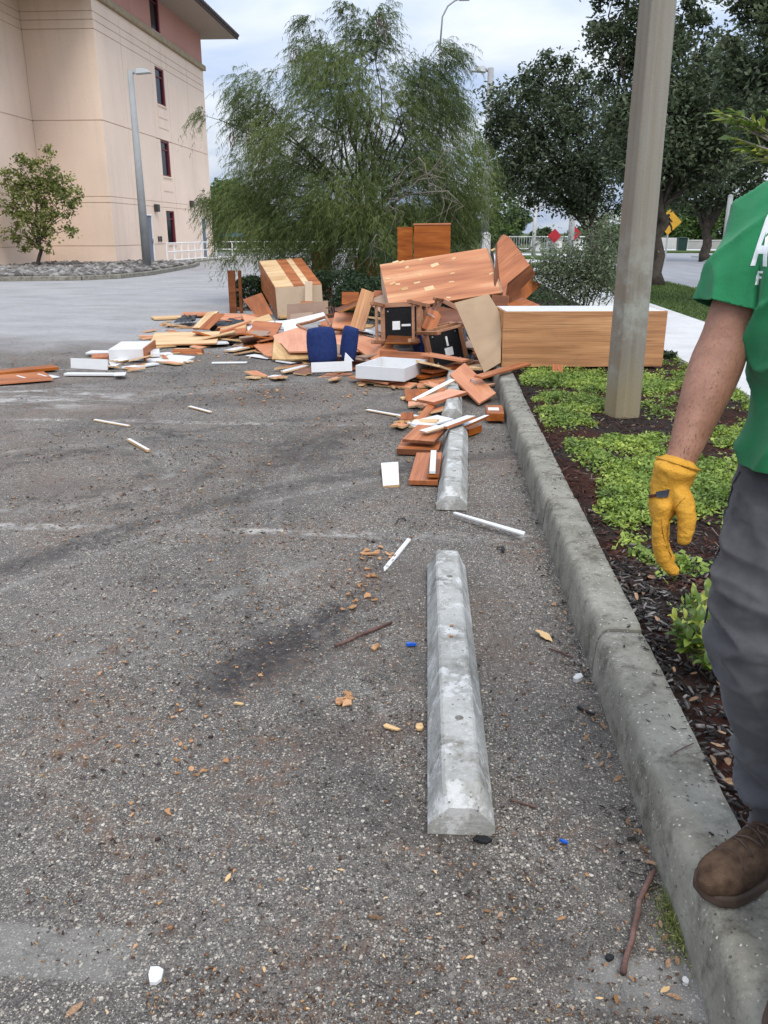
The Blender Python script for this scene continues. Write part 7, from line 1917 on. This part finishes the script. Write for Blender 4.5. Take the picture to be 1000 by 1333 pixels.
shm = join_me([shm, sleeve_mesh(S_R, E_R), sleeve_mesh(S_L, E_L)], 't_shirt')
# cloth folds: shallow creases hanging from the shoulder and running round the waist
nv = len(shm.vertices); co = np.empty(nv * 3, dtype=np.float32); shm.vertices.foreach_get('co', co); co = co.reshape(-1, 3)
no = np.empty(nv * 3, dtype=np.float32); shm.vertices.foreach_get('normal', no); no = no.reshape(-1, 3)
disp = np.zeros(nv)
Rm = np.array([RGT[:], FWD[:], UP[:]])
for i in range(nv):
    p = Vector(co[i]); l = Vector(Rm @ (co[i] - np.array(S_R)))
    n1 = mnoise.noise(Vector((l.x * 17 + l.z * 4, l.y * 17, l.z * 2.6 + 3))); n2 = mnoise.noise(Vector((l.x * 8 + l.z * 9, l.y * 8, l.z * 6 + 9)))
    n3 = 1 - abs(mnoise.noise(Vector((l.x * 9 + l.z * 7, l.y * 9, l.z * 3.5 + 1)))) * 2
    n4 = max(0, 1 - abs(mnoise.noise(Vector((l.x * 13 + l.y * 5 + l.z * 3, l.y * 11, l.z * 1.9 + 7)))) * 3.2) ** 2
    disp[i] = n1 * .0085 + n2 * .008 + max(0, n3) ** 4 * .010 + n4 * .011
low = np.clip((1.06 - co[:, 2]) / .08, 0, 1); 
disp += low * np.array([mnoise.noise(Vector((p[0] * 8, p[1] * 8, p[2] * 30))) for p in co]) * .006
co = co + no * disp[:, None]
shm.vertices.foreach_set('co', co.ravel()); shm.update()
shirt = obj('t_shirt', shm, M['shirt'], man)
sf_ = shirt.modifiers.new('thick', 'SOLIDIFY'); sf_.thickness = .0028; sf_.offset = -1
# hem bands
def ringband(c, d, ref, rx, ry, w, name, mat, parent, n=40, tk=.0035):
    d, a, b = basis(d, ref); V = []; F = []
    for k in range(n):
        th = 2 * math.pi * k / n; e = b * math.cos(th) * rx + a * math.sin(th) * ry; u = e.normalized()
        V += [c + e, c + e + d * w, c + e + u * tk + d * w, c + e + u * tk]
    for k in range(n):
        i, j = k * 4, ((k + 1) % n) * 4
        for q in range(4): F.append((i + q, i + (q + 1) % 4, j + (q + 1) % 4, j + q))
    me = bpy.data.meshes.new(name); me.from_pydata(V, [], F); me.polygons.foreach_set('use_smooth', [True] * len(F)); me.update()
    return obj(name, me, M[mat], parent)
# ---- trousers
tr = MB()
loft(tr, [Vector((pelvis.x, pelvis.y, 1.06)), pelvis, pelvis - UP * .07], [(.160, .115), (.168, .122), (.150, .118)], FWD, 28)
def tleg(Hh, K, A):
    d, f = K - Hh, A - K
    loft(tr, [Hh + UP * .06, Hh + d * .25, Hh + d * .6, K - d * .06, K + f * .2, K + f * .55, K + f * .85, A + f * .06],
         [(.094, .105), (.096, .100), (.088, .092), (.078, .084), (.074, .080), (.064, .070), (.060, .068), (.062, .070)], FWD, 26)
tleg(H_R, K_R, A_R); tleg(H_L, K_L, A_L)
trm = remeshed(tr, 0.006, 6, .5)
nv = len(trm.vertices); co = np.empty(nv * 3, dtype=np.float32); trm.vertices.foreach_get('co', co); co = co.reshape(-1, 3)
no = np.empty(nv * 3, dtype=np.float32); trm.vertices.foreach_get('normal', no); no = no.reshape(-1, 3)
disp = np.zeros(nv)
for i in range(nv):
    x, y, z = co[i]; a = np.clip(1 - abs(z - .70) / .22, 0, 1) * .6 + np.clip(1 - abs(z - .33) / .14, 0, 1) * 1.3 + .25
    n1 = mnoise.noise(Vector((x * 9 + z * 8, y * 9, z * 24))); n2 = mnoise.noise(Vector((x * 12, y * 12, z * 5 + 4)))
    n3 = max(0, 1 - abs(mnoise.noise(Vector((x * 7 + z * 5, y * 7 - z * 4, z * 13)))) * 2.4) ** 3
    disp[i] = a * (n1 * .013 + n3 * .017) + n2 * .006
co = co + no * disp[:, None]; trm.vertices.foreach_set('co', co.ravel()); trm.update()
trousers = obj('trousers', trm, M['trousers'], man)
# pocket welt and side seam on the thigh, laid on the cloth
bv = BVHTree.FromPolygons([Vector(p) for p in co], [tuple(p.vertices) for p in trm.polygons])
def on_cloth(pts, rad, name, mat, parent, tree):
    P = []
    for p in pts:
        q, nn, _, _ = tree.find_nearest(p)
        if q is not None: P.append(q + nn * rad * .5)
    mb_ = MB().tube(P, rad, 6); return mb_.build(name, M[mat], parent, smooth=True)
dR = K_R - H_R
on_cloth([H_R + dR * t + RGT * .12 for t in np.linspace(-.1, 1.0, 18)], .0022, 'side_seam', 'trousers', trousers, bv)
on_cloth([H_R + dR * t + RGT * (.10 - .05 * i) + FWD * (.03 + .06 * i) for i, t in zip(np.linspace(0, 1, 9), np.linspace(.12, -.18, 9))], .0025, 'pocket_welt', 'trousers', trousers, bv)
# ---- shoes
def shoe(A, FD, name='shoe'):
    side = Vector((-FD.y, FD.x, 0)); g = 0.152
    heel = Vector((A.x, A.y, 0)) - FD * .065; L = .295
    mbs = MB()
    q = lambda t, z: heel + FD * (L * t) + Vector((0, 0, g + z))
    secs = [(0.03, .042, .034, .045), (.12, .060, .037, .060), (.28, .068, .038, .068), (.45, .056, .041, .056), (.62, .046, .047, .044), (.78, .040, .049, .037), (.90, .035, .044, .033), (.985, .028, .027, .024)]
    # horizontal loft along the foot
    loft(mbs, [q(t, z) for t, z, hw, hh in secs], [(hw, hh) for t, z, hw, hh in secs], UP, 24)
    loft(mbs, [q(.22, .05), q(.24, .10), q(.22, .135)], [(.042, .055), (.041, .052), (.042, .052)], FD, 20)
    cut = remeshed(mbs, .004, 5, .5)
    for v in cut.vertices:
        if v.co.z < g + .012: v.co.z = g + .012
    o = obj(name, cut, M['shoe'], man)
    sp = []
    for t, z, hw, hh in secs: sp.append((t, hw + .006))
    poly = [heel + FD * (L * t) + side * w for t, w in sp] + [heel + FD * (L * 1.02)] + [heel + FD * (L * t) - side * w for t, w in reversed(sp)]
    s = MB().prism([(p.x, p.y) for p in poly], g, g + .026); s.build('sole', M['sole'], o, bevel=.006)
    bt = BVHTree.FromPolygons([v.co.copy() for v in cut.vertices], [tuple(p.vertices) for p in cut.polygons])
    for i, t in enumerate((.48, .54, .60, .66)):
        P = []
        for s_ in np.linspace(-1, 1, 7): P.append(heel + FD * (L * (t + .02 * s_ * (1 if i % 2 else -1))) + side * .026 * s_ + Vector((0, 0, g + .14)))
        R_ = []
        for p in P:
            h_, nn, _, _ = bt.ray_cast(p, Vector((0, 0, -1)))
            if h_ is not None: R_.append(h_ + Vector((0, 0, .0015)))
        if len(R_) > 2: MB().tube(R_, .0026, 6).build('lace', M['sole'], o, smooth=True)
    kn, _, _, _ = bt.ray_cast(heel + FD * (L * .50) + Vector((0, 0, g + .2)), Vector((0, 0, -1)))
    if kn is not None:
        for s_ in (-1, 1):
            lp_ = [kn + (FD * (.024 * math.sin(a) - .0) + side * s_ * (.020 - .020 * math.cos(a))) + Vector((0, 0, .005 + .008 * math.sin(a / 2))) for a in np.linspace(0, 6.28, 14)]
            MB().tube(lp_, .0022, 6).build('lace', M['sole'], o, smooth=True)
    # toe-cap and quarter seams
    for t0, t1 in ((.74, .74), (.50, .40)):
        R_ = []
        for a in np.linspace(-1, 1, 15):
            h_, nn, _, _ = bt.ray_cast(heel + FD * (L * (t0 + .05 * a * a)) + side * (.07 * a) + Vector((0, 0, g + .15)), Vector((-side.x * a * .45, -side.y * a * .45, -1)).normalized())
            if h_ is not None: R_.append(h_)
        if len(R_) > 3: MB().tube(R_, .0018, 5).build('seam', M['sole'], o, smooth=True)
    return o
shoe(A_R, FD_R); shoe(A_L, FD_L)
# ---- gloves
def glove(W, tips, kn, thumb, cuffdir, r=.0125, label=None, wide=.040):
    g = MB(); palm_c = sum(kn, Vector()) / 4
    ax = (palm_c - W).normalized(); ac = (kn[3] - kn[0]).normalized()
    loft(g, [W - ax * .035, W - ax * .012, W + ax * .016, W + (palm_c - W) * .45, W + (palm_c - W) * .8, palm_c], [(.040, .046), (.036, .041), (.033, .038), (.030, .043), (.026, .044), (.021, .041)], ac, 22)
    for k, t in zip(kn, tips):
        P = [k - ax * .02] + t
        loft(g, P, [r * 1.12, r * 1.12, r * 1.05, r * .98, r * .84][:len(P)], ac, 12)
    loft(g, thumb, [.021, .019, .0165, .0145, .0115][:len(thumb)], ac, 12)
    gm = remeshed(g, .003, 4, .45)
    for v in gm.vertices:
        p = v.co; v.co = p + v.normal * (mnoise.noise(p * 45) * .0016 + max(0, 1 - abs(mnoise.noise(Vector((p.x * 26, p.y * 26, p.z * 60)))) * 3) ** 3 * .0014)
    gm.update()
    o = obj('glove', gm, M['glove'], man, label=label)
    return o, gm, ax, ac
k_ = lambda px, py, Y: AT(px, py, Y)
tipsR = [[k_(859, 692, 1.480), k_(861, 716, 1.478), k_(868, 734, 1.478), k_(879, 744, 1.480)],
         [k_(858, 692, 1.505), k_(859, 716, 1.505), k_(867, 734, 1.505), k_(878, 743, 1.505)],
         [k_(860, 690, 1.530), k_(860, 712, 1.534), k_(866, 730, 1.535), k_(875, 739, 1.533)],
         [k_(863, 686, 1.552), k_(863, 704, 1.558), k_(867, 720, 1.560), k_(874, 730, 1.558)]]
knR = [k_(859, 672, 1.478), k_(858, 672, 1.505), k_(860, 671, 1.532), k_(863, 669, 1.556)]
thR = [k_(880, 636, 1.495), k_(889, 652, 1.478), k_(894, 672, 1.466), k_(893, 690, 1.462), k_(890, 705, 1.462)]
W0 = k_(873, 630, 1.515)
gR, gm, ax, ac = glove(W0, tipsR, knR, thR, None, .0120, 'yellow leather work glove on his hanging right hand')
bt = BVHTree.FromPolygons([v.co.copy() for v in gm.vertices], [tuple(p.vertices) for p in gm.polygons])
# grey wrist tag and strap: little cloth pieces lying on the leather
def patch(pxs, name, mat, parent, tk=.0022):
    V = []; nq = 6
    c = [_ray(*p) for p in pxs]; o0 = Vector((0, 0, CAM_H))
    for j in range(nq + 1):
        for i in range(nq + 1):
            u, v = i / nq, j / nq; d = ((c[0] * (1 - u) + c[1] * u) * (1 - v) + (c[3] * (1 - u) + c[2] * u) * v).normalized()
            h_, nn, _, _ = bt.ray_cast(o0, d)
            if h_ is None: h_, nn, _, _ = bt.find_nearest(o0 + d * 1.62)
            V.append(h_ + nn * tk)
    F = [(j * (nq + 1) + i, j * (nq + 1) + i + 1, (j + 1) * (nq + 1) + i + 1, (j + 1) * (nq + 1) + i) for j in range(nq) for i in range(nq)]
    me = bpy.data.meshes.new(name); me.from_pydata(V, [], F); me.update(); o = obj(name, me, M[mat], parent)
    s = o.modifiers.new('thick', 'SOLIDIFY'); s.thickness = tk * .9; s.offset = 0; return o
patch([(855, 640), (872, 636.5), (870, 647), (856, 648)], 'wrist_tag', 'tagcloth', gR)
patch([(844.5, 645), (855, 643), (855, 646.5), (845, 648)], 'wrist_strap', 'strap', gR, .0026)
def seam(pxs, parent, tree=bt):
    P = []
    for p in pxs:
        h_, nn, _, _ = tree.ray_cast(Vector((0, 0, CAM_H)), _ray(*p).normalized())
        if h_ is not None: P.append(h_ + nn * .0003)
    if len(P) > 2: MB().tube(P, .0009, 5).build('seam', M['seam'], parent, smooth=True)
seam([(892, 648), (886, 653), (881, 660), (878, 668), (876, 676)], gR)
seam([(861, 676), (862, 688), (864, 700), (868, 713), (874, 724)], gR)
# flared cuff rim
ringband(W0 - (knR[1] - W0).normalized() * .042, (knR[1] - W0), Vector((0, 1, 0)), .0385, .043, .0035, 'cuff_rim', 'glove', gR)
# left glove, mirrored pose beside the other thigh
fL = (W_L - E_L).normalized(); WL0 = W_L + fL * .02
inn = RGT
knL = [WL0 + fL * .075 + FWD * (.036 - .025 * i) for i in range(4)]
tipsL = [[k + fL * .034 + inn * .004, k + fL * .060 + inn * .016, k + fL * .070 + inn * .034] for k in knL]
thL = [WL0 + fL * .012 + FWD * .030, WL0 + fL * .035 + FWD * .048 + inn * .012, WL0 + fL * .062 + FWD * .054 + inn * .018, WL0 + fL * .085 + FWD * .050 + inn * .022]
glove(WL0, tipsL, knL, thL, None, .0120, 'yellow leather work glove on his left hand')
# ---- head details
hm = MB(); 
for k in range(2600):
    th, ph = random.uniform(0, 6.283), math.acos(random.uniform(-.45, 1)); d = Vector((math.sin(ph) * math.cos(th), math.sin(ph) * math.sin(th), math.cos(ph)))
    if d.y > .35 and d.z < .55 + .25 * (d.y - .35): continue
    if abs(d.x) > .5 and d.z < .12 and d.y > -.35: continue
    c = head + UP * .032 - FWD * .012 + Rh @ Vector((d.x * .076, d.y * .096, d.z * .091)); t = (Rh @ Vector((random.gauss(0, .4), -.7, -.5 + random.gauss(0, .2)))).normalized()
    t = (t - (Rh @ d) * t.dot(Rh @ d)).normalized(); s = t.cross(Rh @ d).normalized() * .006; o_ = (Rh @ d) * .006
    hm.add([c - s, c + s, c + t * .028 + s * .7 + o_, c + t * .028 - s * .7 + o_], [(0, 1, 2, 3)])
hm.build('hair', M['hair'], man)
for s in (-1, 1):
    e = head + UP * .014 + RGT * s * .031 + FWD * .0695
    b_ = MB(); ball(b_, e, (.0125, .0105, .0068), Rh); eo = b_.build('eye', M['eye'], man, smooth=True)
    b_ = MB(); ball(b_, e + FWD * .0070, (.0052, .0042, .0052), Rh); b_.build('iris', M['iris'], eo, smooth=True)
    MB().tube([head + UP * (.036 + dz) + RGT * s * x + FWD * f_ for x, dz, f_ in ((.014, 0, .0850), (.030, .005, .0830), (.046, -.001, .073))], .004, 6, squash=.6).build('eyebrow', M['hair'], man, smooth=True)
MB().tube([head - UP * .052 + RGT * x + FWD * f_ for x, f_ in ((-.024, .0755), (-.012, .084), (0, .087), (.012, .084), (.024, .0755))], [.002, .005, .0055, .005, .002], 8).build('mouth', M['lip'], man, smooth=True)
# ---- white print on the chest, laid on the cloth
shv = np.empty(len(shm.vertices) * 3, dtype=np.float32); shm.vertices.foreach_get('co', shv); shv = shv.reshape(-1, 3)
bs = BVHTree.FromPolygons([Vector(p) for p in shv], [tuple(p.vertices) for p in shm.polygons])
def print_poly(polys, org, sx, sy, sheer=0.0):
    """polys in letter units (0..1) pressed onto the chest; org = chest pixel of the lower left corner"""
    V = []; F = []
    for (a, b, c, d) in polys:
        nq = 8; n0 = len(V); bad = False
        for j in range(nq + 1):
            for i in range(3):
                u, v = i / 2, j / nq
                x = (a[0] * (1 - v) + d[0] * v) * (1 - u) + (b[0] * (1 - v) + c[0] * v) * u; y = (a[1] * (1 - v) + d[1] * v) * (1 - u) + (b[1] * (1 - v) + c[1] * v) * u
                p = org - RGT * (x * sx + y * sheer) + UP * (y * sy) + FWD * .5
                h_, nn, _, _ = bs.ray_cast(p, -FWD)
                if h_ is None: h_, nn, _, _ = bs.find_nearest(p - FWD * .4)
                V.append(h_ + nn * .0007)
        for j in range(nq):
            for i in range(2): q = n0 + j * 3 + i; F.append((q, q + 1, q + 4, q + 3))
    me = bpy.data.meshes.new('printed_letter'); me.from_pydata(V, [], F); me.update(); o = obj('printed_letter', me, M['print'], shirt)
    s = o.modifiers.new('thick', 'SOLIDIFY'); s.thickness = .0006; s.offset = 0
    return o
def on_chest(px, py):
    h_, nn, _, _ = bs.ray_cast(Vector((0, 0, CAM_H)), _ray(px, py).normalized()); return h_
bar = lambda x0, y0, x1, y1, w: ((x0, y0), (x0 + w, y0), (x1 + w, y1), (x1, y1))
pA = on_chest(977, 346)
if pA is not None:
    print_poly([bar(0, 0, .36, 1, .26), bar(.74, 0, .38, 1, .26), bar(.22, .24, .24, .40, .50)], pA, .033, .086)
    print_poly([bar(1.14, 0, 1.14, 1, .24)], pA, .033, .086)
    pF = on_chest(983, 371)
    if pF is not None: print_poly([bar(0, 0, 0, 1, .16), bar(.16, .84, .16, 1, .42), bar(.16, .46, .16, .60, .32)], pF, .020, .024)
